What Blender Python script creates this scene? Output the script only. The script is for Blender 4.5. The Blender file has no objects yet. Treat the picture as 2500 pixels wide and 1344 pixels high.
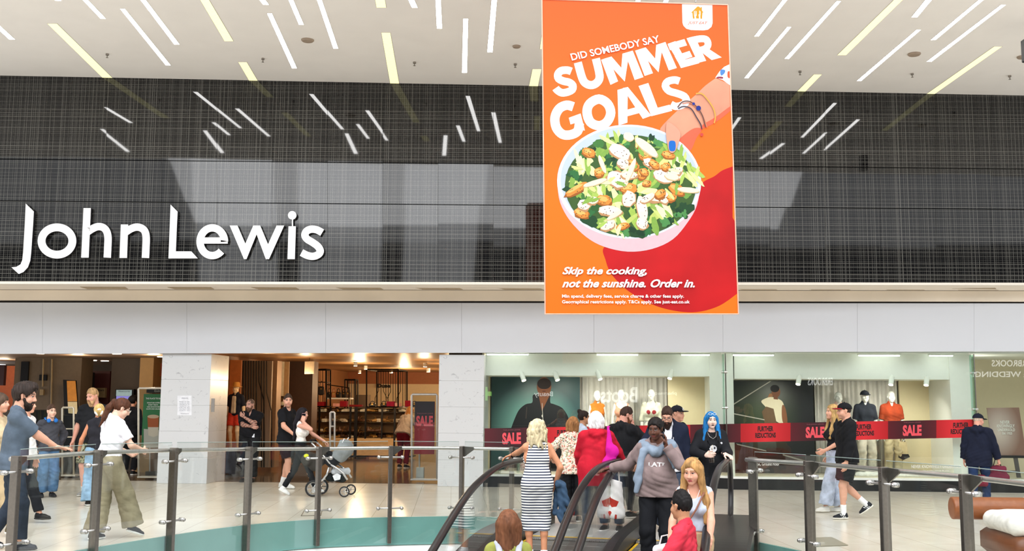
import bpy, math, random
import numpy as np
from mathutils import Vector, Matrix
R = math.radians
sc = bpy.context.scene
COL = sc.collection
# ---------------------------------------------------------------- camera
F, EYE, TILT, ROLL = 2560.0, 1.67, R(6.894), 0.006
cf = Vector((0, math.cos(TILT), math.sin(TILT)))
r0 = Vector((1, 0, 0)); u0 = Vector((0, -math.sin(TILT), math.cos(TILT)))
cr = r0*math.cos(ROLL)+u0*math.sin(ROLL); cu = u0*math.cos(ROLL)-r0*math.sin(ROLL)
cam = bpy.data.cameras.new('camera'); camo = bpy.data.objects.new('camera', cam); COL.objects.link(camo)
cam.sensor_width = 36; cam.lens = 36*F/2500; cam.clip_end = 200
camo.matrix_world = Matrix(((cr.x, cu.x, -cf.x, 0), (cr.y, cu.y, -cf.y, 0), (cr.z, cu.z, -cf.z, EYE), (0, 0, 0, 1)))
sc.camera = camo
EYEV = Vector((0, 0, EYE))
# ---------------------------------------------------------------- light and exposure
sc.view_settings.view_transform = 'Standard'; sc.view_settings.look = 'None'
sc.view_settings.gamma = 1; sc.view_settings.exposure = 0.62
w = bpy.data.worlds.new('world'); sc.world = w; w.use_nodes = True
w.node_tree.nodes['Background'].inputs[0].default_value = (0.95, 0.97, 1.0, 1)
w.node_tree.nodes['Background'].inputs[1].default_value = 0.8
def area(name, loc, target, sx, sy, power, col=(1, 1, 1)):
    l = bpy.data.lights.new(name, 'AREA'); l.shape = 'RECTANGLE'; l.size = sx; l.size_y = sy
    l.energy = power; l.color = col
    o = bpy.data.objects.new(name, l); COL.objects.link(o); o.location = loc
    o.rotation_euler = (Vector(target)-Vector(loc)).to_track_quat('-Z', 'Y').to_euler()
    return o
# daylight through the atrium roof above and behind the camera
area('skylight_daylight', (-1.0, 4.0, 12.5), (-1.0, 11.0, 0), 24, 15, 2900, (0.97, 0.98, 1.0))
for x_ in (-14.5, -9.0, -3.6):
    area('skylight_daylight', (x_, -14.0, 13.0), (x_+3, 6.0, 0), 4.2, 18, 330, (0.95, 0.97, 1.0))
# shop lamps
def bulb(name, loc, power, col, rad=.12):
    l = bpy.data.lights.new(name, 'POINT'); l.energy = power; l.color = col; l.shadow_soft_size = rad
    o = bpy.data.objects.new(name, l); COL.objects.link(o); o.location = loc; return o
for x, y, e in ((-5.4, 23.3, 12), (-3.4, 24.0, 22), (-5.0, 25.5, 20), (-2.2, 26.5, 26), (-4.2, 29.0, 55), (-1.6, 29.0, 55), (-3.4, 33.5, 80), (-1.0, 34.0, 80)):  # bare bulbs; the first is added to brighten the brown wire screen
    bulb('shop_bulb', (x, y, 2.15), e, (1.0, 0.72, 0.42))
for x, y in ((-9.7, 23.5), (-7.9, 23.2), (-9.2, 26.0), (-12.7, 26.3)):  # first and last bulbs are added to light the mirror and orange wall
    bulb('entrance_bulb', (x, y, 2.5), 16, (1.0, 0.78, 0.55))
bulb('window_fill_lamp', (9.6, 21.6, 2.3), 6, (1.0, 0.95, 0.88))  # added fill light for the right-hand window, not a fitting

# ---------------------------------------------------------------- helpers
def ray(px, py):
    return cf+cr*((px-1250)/F)+cu*((672-py)/F)
def P(px, py, Y):                       # where the pixel's line of sight meets the depth Y
    d = ray(px, py); return EYEV+d*(Y/d.y)
def G(px, py, z=0.0):                   # ... meets the level z
    d = ray(px, py); return EYEV+d*((z-EYE)/d.z)
def U(px, py, pt, n, off=0.0):          # ... meets any plane
    d = ray(px, py); return EYEV+d*(((pt-EYEV).dot(n)+off)/d.dot(n))
SLOPE = -0.0623; SANG = math.atan(SLOPE)
SN = Vector((0.0623, 1, 0)).normalized(); SA = Vector((1, -0.0623, 0)).normalized(); S0 = Vector((0, 21.19, 0))
SM = Matrix.Translation(S0) @ Matrix.Rotation(SANG, 4, 'Z'); SMI = SM.inverted()
def S(px, py, dep=0.0): return U(px, py, S0, SN, dep)
def SL(px, py, dep=0.0): return SMI @ S(px, py, dep)    # in the shop front's own axes (a, depth, z)
def px_of(p):
    d = Vector(p)-EYEV; k = d.dot(cf); return 1250+F*d.dot(cr)/k, 672-F*d.dot(cu)/k

def lin(c):
    if isinstance(c, str):
        c = c.lstrip('#'); c = [int(c[i:i+2], 16)/255 for i in (0, 2, 4)]
        c = [x/12.92 if x <= .04045 else ((x+.055)/1.055)**2.4 for x in c]
    return (c[0], c[1], c[2], 1)
MATS = {}
def nt(m):
    t = m.node_tree; return t, t.nodes['Principled BSDF'], (lambda k: t.nodes.new('ShaderNode'+k)), t.links.new
def pm(name, col, rough=.55, metal=0, vary=.08, scale=14, spec=.5, emit=0, ecol=None, bump=0, stretch=(1, 1, 1)):
    if name in MATS: return MATS[name]
    m = bpy.data.materials.new(name); m.use_nodes = True; MATS[name] = m
    t, b, N, L = nt(m); c = lin(col)
    b.inputs['Roughness'].default_value = rough; b.inputs['Metallic'].default_value = metal
    b.inputs['Specular IOR Level'].default_value = spec
    tc = N('TexCoord'); mp = N('Mapping'); mp.inputs['Scale'].default_value = stretch
    L(tc.outputs['Object'], mp.inputs[0])
    n = N('TexNoise'); n.inputs['Scale'].default_value = scale; n.inputs['Detail'].default_value = 3
    L(mp.outputs[0], n.inputs['Vector'])
    r = N('ValToRGB'); r.color_ramp.elements[0].position = .3; r.color_ramp.elements[1].position = .7
    r.color_ramp.elements[0].color = [max(0, x*(1-vary)) for x in c[:3]]+[1]
    r.color_ramp.elements[1].color = [min(1, x*(1+vary)) for x in c[:3]]+[1]
    L(n.outputs[0], r.inputs[0]); L(r.outputs[0], b.inputs['Base Color'])
    if bump:
        bp = N('Bump'); bp.inputs['Strength'].default_value = bump; bp.inputs['Distance'].default_value = .01
        L(n.outputs[0], bp.inputs['Height']); L(bp.outputs[0], b.inputs['Normal'])
    if emit:
        b.inputs['Emission Color'].default_value = lin(ecol or col); b.inputs['Emission Strength'].default_value = emit
    return m
def attr_mat(name, rough=.5, spec=.4, gain=1.0):
    if name in MATS: return MATS[name]
    m = bpy.data.materials.new(name); m.use_nodes = True; MATS[name] = m
    t, b, N, L = nt(m); a = N('Attribute'); a.attribute_name = 'Col'
    n = N('TexNoise'); n.inputs['Scale'].default_value = 40
    mx = N('Mix'); mx.data_type = 'RGBA'; mx.blend_type = 'OVERLAY'; mx.inputs[0].default_value = .12
    L(a.outputs['Color'], mx.inputs[6]); L(n.outputs[0], mx.inputs[7]); hs = N('HueSaturation'); hs.inputs['Value'].default_value = gain; L(mx.outputs[2], hs.inputs['Color']); L(hs.outputs[0], b.inputs['Base Color'])
    b.inputs['Roughness'].default_value = rough; b.inputs['Specular IOR Level'].default_value = spec
    return m
def glass(name, tint=(.93, .97, .95), refl=1.0, rough=0.0):
    if name in MATS: return MATS[name]
    m = bpy.data.materials.new(name); m.use_nodes = True; MATS[name] = m
    t, b, N, L = nt(m); t.nodes.remove(b)
    tr = N('BsdfTransparent'); tr.inputs[0].default_value = (*tint, 1)
    g = N('BsdfGlossy'); g.inputs['Roughness'].default_value = rough; g.inputs[0].default_value = (refl, refl, refl, 1)
    lw = N('LayerWeight'); lw.inputs[0].default_value = .5; mx = N('MixShader')
    pw = N('Math'); pw.operation = 'POWER'; pw.inputs[1].default_value = 5; L(lw.outputs['Facing'], pw.inputs[0])
    ma = N('Math'); ma.operation = 'MULTIPLY_ADD'; ma.inputs[1].default_value = .95; ma.inputs[2].default_value = .042; L(pw.outputs[0], ma.inputs[0])
    L(ma.outputs[0], mx.inputs[0]); L(tr.outputs[0], mx.inputs[1]); L(g.outputs[0], mx.inputs[2])
    L(mx.outputs[0], t.nodes['Material Output'].inputs[0]); return m

def tag(o, label=None, cat=None, group=None, kind=None):
    if label: o['label'] = label
    if cat: o['category'] = cat
    if group: o['group'] = group
    if kind: o['kind'] = kind
    return o
def thing(name, label, cat, loc=(0, 0, 0), rz=0.0, group=None):
    o = bpy.data.objects.new(name, None); o.empty_display_size = .1; COL.objects.link(o)
    o.location = loc; o.rotation_euler = (0, 0, rz); return tag(o, label, cat, group)
def copy_tree(o, parent=None):
    c = o.copy(); COL.objects.link(c)
    if parent: c.parent = parent
    for ch in list(o.children): copy_tree(ch, c)
    return c

class MB:
    def __init__(s): s.v = []; s.f = []; s.mi = []; s.c = []; s.cur = 0; s.col = None
    def add(s, vs, fs):
        k = len(s.v); s.v += [Vector(x) for x in vs]
        for f in fs: s.f.append([i+k for i in f]); s.mi.append(s.cur); s.c.append(s.col)
        return s
    def box(s, c, d, M=None, bev=0):
        hx, hy, hz = d[0]/2, d[1]/2, d[2]/2; c = Vector(c)
        b = min(bev, hx*.9, hy*.9, hz*.9)
        if b <= 0:
            vs = [Vector((x, y, z)) for z in (-hz, hz) for y in (-hy, hy) for x in (-hx, hx)]
            fs = [(0, 2, 3, 1), (4, 5, 7, 6), (0, 1, 5, 4), (2, 6, 7, 3), (0, 4, 6, 2), (1, 3, 7, 5)]
        else:
            o = [(-hx+b, -hy), (hx-b, -hy), (hx, -hy+b), (hx, hy-b), (hx-b, hy), (-hx+b, hy), (-hx, hy-b), (-hx, -hy+b)]
            i = [(x*(1-b/hx), y*(1-b/hy)) for x, y in o]
            vs = [Vector((*p, z)) for r, z in ((i, -hz), (o, -hz+b), (o, hz-b), (i, hz)) for p in r]
            fs = [tuple(range(7, -1, -1)), tuple(range(24, 32))]
            for q in range(3):
                for k in range(8): fs.append((q*8+k, q*8+(k+1) % 8, q*8+8+(k+1) % 8, q*8+8+k))
        s.add([(M @ v if M else v)+c for v in vs], fs); return s
    def tube(s, pts, r, n=10, cap=True, closed=False, sq=1.0):
        pts = [Vector(p) for p in pts]; m = len(pts); rr = r if isinstance(r, (list, tuple)) else [r]*m
        vs = []; up = None
        for i, p in enumerate(pts):
            a = pts[i-1] if (i or closed) else p; b = pts[(i+1) % m] if (i < m-1 or closed) else p
            t = (b-a).normalized()
            if up is None: up = Vector((0, 0, 1)) if abs(t.z) < .9 else Vector((0, 1, 0))
            x = t.cross(up).normalized(); y = x.cross(t).normalized(); up = y
            for k in range(n):
                q = 2*math.pi*k/n; vs.append(p+x*math.cos(q)*rr[i]+y*math.sin(q)*rr[i]*sq)
        fs = []
        for i in range(m if closed else m-1):
            j = (i+1) % m
            for k in range(n): fs.append((i*n+k, i*n+(k+1) % n, j*n+(k+1) % n, j*n+k))
        if cap and not closed: fs += [tuple(range(n-1, -1, -1)), tuple(range((m-1)*n, m*n))]
        s.add(vs, fs); return s
    def cyl(s, a, b, r, r2=None, n=16): return s.tube([a, b], [r, r if r2 is None else r2], n)
    def ell(s, c, r, n=12, M=None):
        c = Vector(c); vs = []; m = n//2
        for i in range(m+1):
            th = math.pi*i/m
            for k in range(n):
                ph = 2*math.pi*k/n; v = Vector((r[0]*math.sin(th)*math.cos(ph), r[1]*math.sin(th)*math.sin(ph), r[2]*math.cos(th)))
                vs.append((M @ v if M else v)+c)
        s.add(vs, [(i*n+k, (i+1)*n+k, (i+1)*n+(k+1) % n, i*n+(k+1) % n) for i in range(m) for k in range(n)]); return s
    def lathe(s, c, prof, n=24, M=None):
        c = Vector(c); vs = []
        for r, z in prof:
            for k in range(n):
                q = 2*math.pi*k/n; v = Vector((r*math.cos(q), r*math.sin(q), z)); vs.append((M @ v if M else v)+c)
        s.add(vs, [(i*n+k, i*n+(k+1) % n, (i+1)*n+(k+1) % n, (i+1)*n+k) for i in range(len(prof)-1) for k in range(n)]); return s
    def poly(s, pts): s.add(pts, [tuple(range(len(pts)))]); return s
    def prism(s, pts, d):               # a flat outline given thickness along the vector d
        pts = [Vector(p) for p in pts]; n = len(pts); d = Vector(d)
        s.add(pts+[p+d for p in pts], [tuple(range(n)), tuple(range(2*n-1, n-1, -1))]+[(k, k+n, (k+1) % n+n, (k+1) % n) for k in range(n)]); return s
    def build(s, name, mat, parent=None, smooth=False, origin=None):
        me = bpy.data.meshes.new(name)
        if origin is None and parent is None:
            lo = [min(v[i] for v in s.v) for i in range(3)]; hi = [max(v[i] for v in s.v) for i in range(3)]
            origin = Vector(((lo[0]+hi[0])/2, (lo[1]+hi[1])/2, lo[2]))
        o3 = Vector(origin) if origin is not None else Vector((0, 0, 0))
        me.from_pydata([tuple(v-o3) for v in s.v], [], s.f)
        for m in (mat if isinstance(mat, (list, tuple)) else [mat]): me.materials.append(m)
        if len(me.materials) > 1: me.polygons.foreach_set('material_index', s.mi)
        if any(c is not None for c in s.c):
            ca = me.color_attributes.new('Col', 'FLOAT_COLOR', 'CORNER'); arr = []
            for p, c in zip(me.polygons, s.c): arr += list(lin(c or '#808080'))*p.loop_total
            ca.data.foreach_set('color', arr)
        if smooth: me.polygons.foreach_set('use_smooth', [True]*len(me.polygons))
        me.validate(); me.update()
        o = bpy.data.objects.new(name, me); COL.objects.link(o)
        if parent: o.parent = parent
        o.location = o3; return o
def struct(name, mb, mat, smooth=False):
    o = mb.build(name, mat, None, smooth); o['kind'] = 'structure'; return o
def soft(o, wdt=.01, seg=2):
    b = o.modifiers.new('bevel', 'BEVEL'); b.width = wdt; b.segments = seg; b.limit_method = 'ANGLE'; return o

_tx = {}
def text2d(s, bold=0.0, shear=0.0, space=1.0):
    k = (s, bold, shear, space)
    if k in _tx: return _tx[k]
    c = bpy.data.curves.new('text', 'FONT'); c.body = s; c.offset = bold; c.shear = shear; c.space_character = space
    c.resolution_u = 3; c.align_x = 'LEFT'
    o = bpy.data.objects.new('text', c); COL.objects.link(o)
    bpy.context.view_layer.update()
    me = bpy.data.meshes.new_from_object(o.evaluated_get(bpy.context.evaluated_depsgraph_get()))
    vs = [(v.co.x, v.co.y) for v in me.vertices]; fs = [tuple(p.vertices) for p in me.polygons]
    bpy.data.objects.remove(o); bpy.data.curves.remove(c); bpy.data.meshes.remove(me)
    x0 = min(v[0] for v in vs); x1 = max(v[0] for v in vs); y0 = min(v[1] for v in vs); y1 = max(v[1] for v in vs)
    _tx[k] = ([((x-x0)/(x1-x0), (y-y0)/(y1-y0)) for x, y in vs], fs); return _tx[k]
def put_text(mb, s, tl, tr, bl, br, bold=0.0, shear=0.0, space=1.0, mirror=False):
    vs, fs = text2d(s, bold, shear, space); out = []
    for x, y in vs:
        if mirror: x = 1-x
        out.append((bl*(1-x)+br*x)*(1-y)+(tl*(1-x)+tr*x)*y)
    mb.add(out, fs); return mb
def text_px(mb, s, x0, y0, x1, y1, fn, bold=0.0, shear=0.0, space=1.0, skew=0.0, mirror=False):
    # fn maps a picture point onto the sign's plane; skew = drop of the right end in pixels
    return put_text(mb, s, fn(x0, y0), fn(x1, y0+skew), fn(x0, y1), fn(x1, y1+skew), bold, shear, space, mirror)
def stroke(pts, w, closed=False):       # a 2D thick polyline as quads with mitred joints
    n = len(pts); L = []; Rr = []
    for i in range(n):
        p = Vector(pts[i]); a = Vector(pts[i-1]) if (i or closed) else None; b = Vector(pts[(i+1) % n]) if (i < n-1 or closed) else None
        d1 = (p-a).normalized() if a else (b-p).normalized(); d2 = (b-p).normalized() if b else d1
        n1 = Vector((-d1.y, d1.x)); n2 = Vector((-d2.y, d2.x)); m = (n1+n2)
        m = m.normalized() if m.length > 1e-6 else n1; k = min(2.5, 1/max(.3, m.dot(n1)))
        L.append(p+m*w/2*k); Rr.append(p-m*w/2*k)
    return [[L[i], Rr[i], Rr[(i+1) % n], L[(i+1) % n]] for i in range(n if closed else n-1)]
def arc(cx, cy, rx, ry, a0, a1, n=16):
    return [(cx+rx*math.cos(R(a0+(a1-a0)*i/n)), cy+ry*math.sin(R(a0+(a1-a0)*i/n))) for i in range(n+1)]
# ---------------------------------------------------------------- setting: floor and void
def floor_mat():
    m = bpy.data.materials.new('cream_floor_tiles'); m.use_nodes = True; t, b, N, L = nt(m)
    tc = N('TexCoord'); mp = N('Mapping'); mp.inputs['Rotation'].default_value = (0, 0, R(90-3.2)); L(tc.outputs['Object'], mp.inputs[0])
    br = N('TexBrick'); br.inputs['Scale'].default_value = 1; br.inputs['Mortar Size'].default_value = .0035
    br.inputs['Mortar Smooth'].default_value = .3; br.inputs['Brick Width'].default_value = 2.3; br.inputs['Row Height'].default_value = .575
    br.inputs['Color1'].default_value = lin('#dcd5c7'); br.inputs['Color2'].default_value = lin('#d6cebe'); br.inputs['Mortar'].default_value = lin('#9d9482')
    L(mp.outputs[0], br.inputs['Vector'])
    n = N('TexNoise'); n.inputs['Scale'].default_value = 2.2; n.inputs['Detail'].default_value = 6; L(tc.outputs['Object'], n.inputs['Vector'])
    mx = N('Mix'); mx.data_type = 'RGBA'; mx.blend_type = 'SOFT_LIGHT'; mx.inputs[0].default_value = .35
    L(br.outputs[0], mx.inputs[6]); L(n.outputs[0], mx.inputs[7]); L(mx.outputs[2], b.inputs['Base Color'])
    b.inputs['Roughness'].default_value = .22; b.inputs['Specular IOR Level'].default_value = .45
    return m
EDGE_PX = [(217, 1342), (409, 1306), (600, 1280), (758, 1267), (900, 1262), (1122, 1258)]
EDGE_L = [Vector((-5.5, 6.5, 0)), Vector((-5.55, 8.5, 0)), Vector((-5.4, 10.4, 0)), Vector((-5.2, 11.2, 0))]+[G(*p) for p in EDGE_PX[1:]]
def smooth_line(pts, k=5):
    out = []
    for i in range(len(pts)-1):
        p0 = pts[max(0, i-1)]; p1 = pts[i]; p2 = pts[i+1]; p3 = pts[min(len(pts)-1, i+2)]
        for j in range(k):
            t = j/k
            out.append(.5*((2*p1)+(p2-p0)*t+(2*p0-5*p1+4*p2-p3)*t*t+(3*p1-p0-3*p2+p3)*t**3))
    return out+[pts[-1]]
EA = R(14.4); EU = Vector((math.sin(EA), math.cos(EA), 0)); EV = Vector((math.cos(EA), -math.sin(EA), 0))
def E(u, v, z=0.0): return EU*u+EV*v+Vector((0, 0, z))      # the escalators' own axes
EDGE_L = smooth_line(EDGE_L)
EDGE_R = smooth_line([G(1839, 1319), G(1960, 1344), Vector((3.62, 11.25, 0)), Vector((4.0, 10.35, 0)), Vector((4.3, 9.3, 0)), Vector((4.45, 8.0, 0)), Vector((4.5, 6.5, 0))])
LAND = [E(15.2, -3.34), E(13.0, -3.34), E(13.0, -.56)]
outline = [Vector((-16, 6.5, 0))]+EDGE_L+LAND+EDGE_R+[Vector((16, 6.5, 0)), Vector((16, 31, 0)), Vector((-16, 31, 0))]
mb = MB(); mb.prism([p-Vector((0, 0, .3)) for p in outline], (0, 0, .3))
fl = mb.build('floor', floor_mat(), None, origin=(0, 0, 0)); fl['kind'] = 'structure'
def ribbon(mb, pts, z0, z1, th, off=0.0):
    pts = [Vector(p) for p in pts]; n = len(pts); nr = []
    for i in range(n):
        t = (pts[min(n-1, i+1)]-pts[max(0, i-1)]).normalized(); nr.append(Vector((t.y, -t.x, 0)))
    a = [p+q*off for p, q in zip(pts, nr)]; c = [p+q*(off+th) for p, q in zip(pts, nr)]
    Z = lambda p, z: Vector((p.x, p.y, z)); vs = []
    for p, q in zip(a, c): vs += [Z(p, z0), Z(p, z1), Z(q, z1), Z(q, z0)]
    fs = [(i*4+k, i*4+(k+1) % 4, i*4+4+(k+1) % 4, i*4+4+k) for i in range(n-1) for k in range(4)]
    fs += [(3, 2, 1, 0), (4*n-4, 4*n-3, 4*n-2, 4*n-1)]
    mb.add(vs, fs); return mb
teal = pm('teal_painted_metal', '#719f99', .35, vary=.06, scale=3)
RET_L = [E(15.2, -3.34), E(13.0, -3.34)]
for nm, e in (('trim_1', EDGE_L+RET_L[:1]), ('trim_2', EDGE_R)):
    struct(nm, ribbon(MB(), e, -.40, -.004, .02, .0), teal)
white_rim = pm('white_rim_paint', '#e8e8e6', .5, vary=.03)
for nm, e in (('trim_3', EDGE_L+RET_L[:1]), ('trim_4', EDGE_R)):
    struct(nm, ribbon(ribbon(MB(), e, -.62, -.41, .28, -.2), e, -1.5, -.62, .1, -.1), white_rim)
low = MB().box((0, 9, -5.6), (34, 34, .2)); struct('floor_lower', low, pm('lower_floor_tiles', '#d9d4c8', .3, vary=.05, scale=1.5))

# ---------------------------------------------------------------- dark patterned wall, soffit, fascia, ceiling
PY = 19.9
def W(px, py, off=0.0): return P(px, py, PY-off)
def plaid():
    m = bpy.data.materials.new('plaid_black_glass'); m.use_nodes = True; t, b, N, L = nt(m)
    tc = N('TexCoord'); sp = N('SeparateXYZ'); L(tc.outputs['Object'], sp.inputs[0])
    def math_(op, a, c=None):
        q = N('Math'); q.operation = op
        for i, x in enumerate((a, c)):
            if x is None: continue
            if isinstance(x, (int, float)): q.inputs[i].default_value = x
            else: L(x, q.inputs[i])
        return q.outputs[0]
    def lines(src, step, wd, seed, pw):
        c = math_('MULTIPLY', src, 1/step); c = math_('ADD', c, seed)
        f = math_('FRACT', c); k = math_('FLOOR', c)
        wn = N('TexWhiteNoise'); wn.noise_dimensions = '1D'; L(k, wn.inputs['W'])
        mk = math_('LESS_THAN', f, wd)
        return math_('MULTIPLY', mk, math_('POWER', wn.outputs['Value'], pw))
    tot = None
    for ax in ('X', 'Z'):
        s = sp.outputs[ax]
        band = N('TexNoise'); band.noise_dimensions = '1D'; band.inputs['Scale'].default_value = 1.3; L(s, band.inputs['W'])
        bnd = math_('ADD', math_('MULTIPLY', band.outputs[0], 1.3), -.1)
        a = lines(s, .041, .26, 13.3, 1.6); c = lines(s, .0733, .15, 71.9, 1.0); d = lines(s, .19, .5, 5.1, 3)
        l = math_('ADD', math_('ADD', math_('MULTIPLY', a, bnd), math_('MULTIPLY', c, .9)), math_('MULTIPLY', d, .12))
        tot = l if tot is None else math_('ADD', tot, l)
    r = N('ValToRGB'); L(tot, r.inputs[0])
    e = r.color_ramp.elements; e[0].color = lin('#0d0d0e'); e[1].color = lin('#605f5b'); e[1].position = 1.15 if False else 1.0
    L(r.outputs[0], b.inputs['Base Color'])
    b.inputs['Roughness'].default_value = .035; b.inputs['Specular IOR Level'].default_value = .5
    return m
rnd = random.Random(5)
mb = MB(); rows = [(184, 233, 387, 411), (389, 413, 489, 510), (491, 512, 686, 690)]
def yl(pair, px): return pair[0]+(pair[1]-pair[0])*px/2500.0
stepx = 135
for ri, (a0, a1, c0, c1) in enumerate(rows):
    for k in range(-2, 21):
        x0 = -10+k*stepx; x1 = x0+stepx-.6
        p = [W(x0, yl((a0, a1), x0)), W(x1, yl((a0, a1), x1)), W(x1, yl((c0, c1), x1)), W(x0, yl((c0, c1), x0))]
        ty, tx = rnd.uniform(-.0026, .0026), rnd.uniform(-.0022, .0022)
        c = sum(p, Vector())/4
        p = [q+Vector((0, (q.x-c.x)*ty+(q.z-c.z)*tx, 0)) for q in p]
        mb.prism(p[::-1], (0, .06, 0))
wb = struct('wall_back', mb, plaid())
mb = MB(); q = [W(-300, 180), W(2800, 230), W(2800, 692), W(-300, 688)]
mb.prism([p+Vector((0, .08, 0)) for p in q][::-1], (0, .3, 0)); struct('wall_core', mb, pm('black_backing', '#0c0c0c', .8))
cream = pm('cream_soffit_paint', '#efe5d6', .6, vary=.03, scale=2)
lip = MB().prism([W(-300, 686, .05), W(2800, 690, .05), W(2800, 696, .05), W(-300, 692, .05)][::-1], (0, .12, 0))
struct('trim_5', lip, pm('white_lip_paint', '#e9e2d6', .5, vary=.02))
so = [W(-300, 692, -.06), W(2800, 696, -.06), S(2800, 709, -.12), S(-300, 706, -.12)]
struct('ceiling_soffit', MB().prism(so, (0, 0, .12)), cream)
def sofq(px, v):
    a = W(px, 692+4*px/2500.); c = S(px, 706+3*px/2500., -.12); return a*(1-v)+c*v
vent_m = pm('beige_vent_metal', '#b19f83', .5)
for i, (x0, x1) in enumerate([(195, 305), (408, 515), (612, 722), (818, 928), (1012, 1122), (1212, 1318), (1792, 1890), (1962, 2068), (2148, 2250), (2322, 2430)]):
    q = [sofq(x0, .4), sofq(x1, .4), sofq(x1+8, .82), sofq(x0+22, .82)]
    mb = MB().prism([p-Vector((0, 0, .014)) for p in q], (0, 0, .012))
    for s_ in range(5):
        f = .12+.17*s_
        a, c = q[0].lerp(q[3], f), q[1].lerp(q[2], f)
        mb.tube([a-Vector((0, 0, .016)), c-Vector((0, 0, .016))], .006, 5)
    od = ['first', 'second', 'third', 'fourth', 'fifth', 'sixth', 'seventh', 'eighth', 'ninth', 'last'][i]
    tag(mb.build('air_vent', vent_m), 'slim beige air vent in the soffit under the dark wall, %s from the left' % od, 'vent', 'soffit vents')
band = [S(-300, 707, -.12), S(2800, 710, -.12), S(2800, 736, -.12), S(-300, 732, -.12)]
struct('trim_6', MB().prism(band[::-1], SN*.1), pm('beige_band_paint', '#efe3d1', .55, vary=.05, scale=1.2))
gap = [S(-300, 700, -.02), S(2800, 704, -.02), S(2800, 745, -.02), S(-300, 742, -.02)]
struct('trim_7', MB().prism(gap[::-1], SN*.1), pm('dark_gap', '#2a241d', .8))
mb = MB(); js = [-300, -60, 104, 456, 795, 1127, 1450, 1765, 2093, 2378, 2800]
for a, c in zip(js, js[1:]):
    f = lambda t, b_, x: t+(b_-t)*x/2500.
    mb.prism([S(c-.2, f(738, 740, c), -.1), S(a+.2, f(738, 740, a), -.1), S(a+.2, f(863, 857, a), -.1), S(c-.2, f(863, 857, c), -.1)], SN*.12)
struct('wall_fascia', mb, pm('white_fascia_panel', '#d0d3d9', .38, vary=.015, scale=1))
# the deep head behind the fascia that closes the shops above
q = [S(-300, 742, .03), S(2800, 742, .03), S(2800, 855, .03), S(-300, 862, .03)]
struct('wall_header', MB().prism(q[::-1], SN*.25), pm('dark_header', '#332c25', .7))

cA, cB = W(0, 184), W(2500, 233); cN = (cB-cA).cross(Vector((0, 1, 0))).normalized()
if cN.z > 0: cN = -cN
def C(px, py, off=0.0): return U(px, py, cA, cN, off)
kx = (cB.z-cA.z)/(cB.x-cA.x)
def cz(x): return cA.z+kx*(x-cA.x)
q = [Vector((-15, PY+.4, cz(-15))), Vector((15, PY+.4, cz(15))), Vector((15, 12.9, cz(15))), Vector((-15, 12.9, cz(-15)))]
struct('ceiling', MB().prism(q, (0, 0, .4)), pm('warm_white_ceiling_paint', '#f8f4ef', .7, vary=.02, scale=1.5))
lampw = pm('white_lamp_diffuser', '#ffffff', .4, emit=12.0, ecol=(1, .985, .97))
lampy = pm('yellow_lamp_diffuser', '#fbf6c8', .4, emit=.62, ecol='#fff7b8')
lframe = pm('lamp_frame', '#c9c4ba', .4)
white = [(-40, 32, 30, 96, 14), (190, -20, 252, 45, 13), (299, 21, 411, 159, 12), (335, -20, 432, 108, 13), (658, 32, 719, 166, 12),
         (704, -15, 736, 60, 12), (775, -15, 820, 118, 12), (1069, -15, 1073, 69, 13), (1137, 45, 1134, 177, 12), (1208, -15, 1196, 127, 13),
         (1562, -12, 1515, 130, 12), (1632, -12, 1560, 150, 12), (1926, -13, 1847, 88, 11), (1927, 65, 1822, 190, 10), (2048, 2, 1921, 143, 11), (2243, 72, 2097, 197, 11),
         (2410, -13, 2278, 97, 12), (2450, 11, 2268, 150, 12)]
yellow = [(127, 57, 263, 190, 24), (494, -10, 559, 100, 22), (592, 151, 619, 197, 21), (926, -12, 931, 18, 24), (942, 79, 964, 206, 22),
          (1336, 60, 1328, 119, 20), (1311, 168, 1302, 212, 22), (2205, -12, 2055, 134, 22), (1997, 181, 1953, 226, 20), (2437, 113, 2269, 231, 20)]
ORD = ['first', 'second', 'third', 'fourth', 'fifth', 'sixth', 'seventh', 'eighth', 'ninth', 'tenth', 'eleventh', 'twelfth', 'thirteenth', 'fourteenth', 'fifteenth', 'sixteenth', 'seventeenth', 'eighteenth']
def strip(q, mat, label, grp):
    cen = sum(q, Vector())/4
    rt = thing('ceiling_light', label, 'ceiling light', cen, 0, grp)
    q = [p-cen for p in q]
    MB().prism([p+Vector((0, 0, -.004)) for p in q], (0, 0, .003)).build('diffuser', mat, rt)
    fr = MB(); qq = [p+(p.normalized()*.0) for p in q]
    for i in range(4): fr.tube([qq[i], qq[(i+1) % 4]], .006, 4)
    fr.build('frame', lframe, rt)
for lst, mat, nm in ((white, lampw, 'bright white'), (yellow, lampy, 'wide pale yellow')):
    lst = sorted(lst, key=lambda l: l[2])
    for i, (x0, y0, x1, y1, w_) in enumerate(lst):
        q = [C(x0-w_/2, y0), C(x0+w_/2, y0), C(x1+w_/2, y1), C(x1-w_/2, y1)]
        strip(q, mat, '%s strip light in the ceiling, %s from the left by its lower end' % (nm, ORD[i]), nm+' ceiling strip lights')
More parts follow.
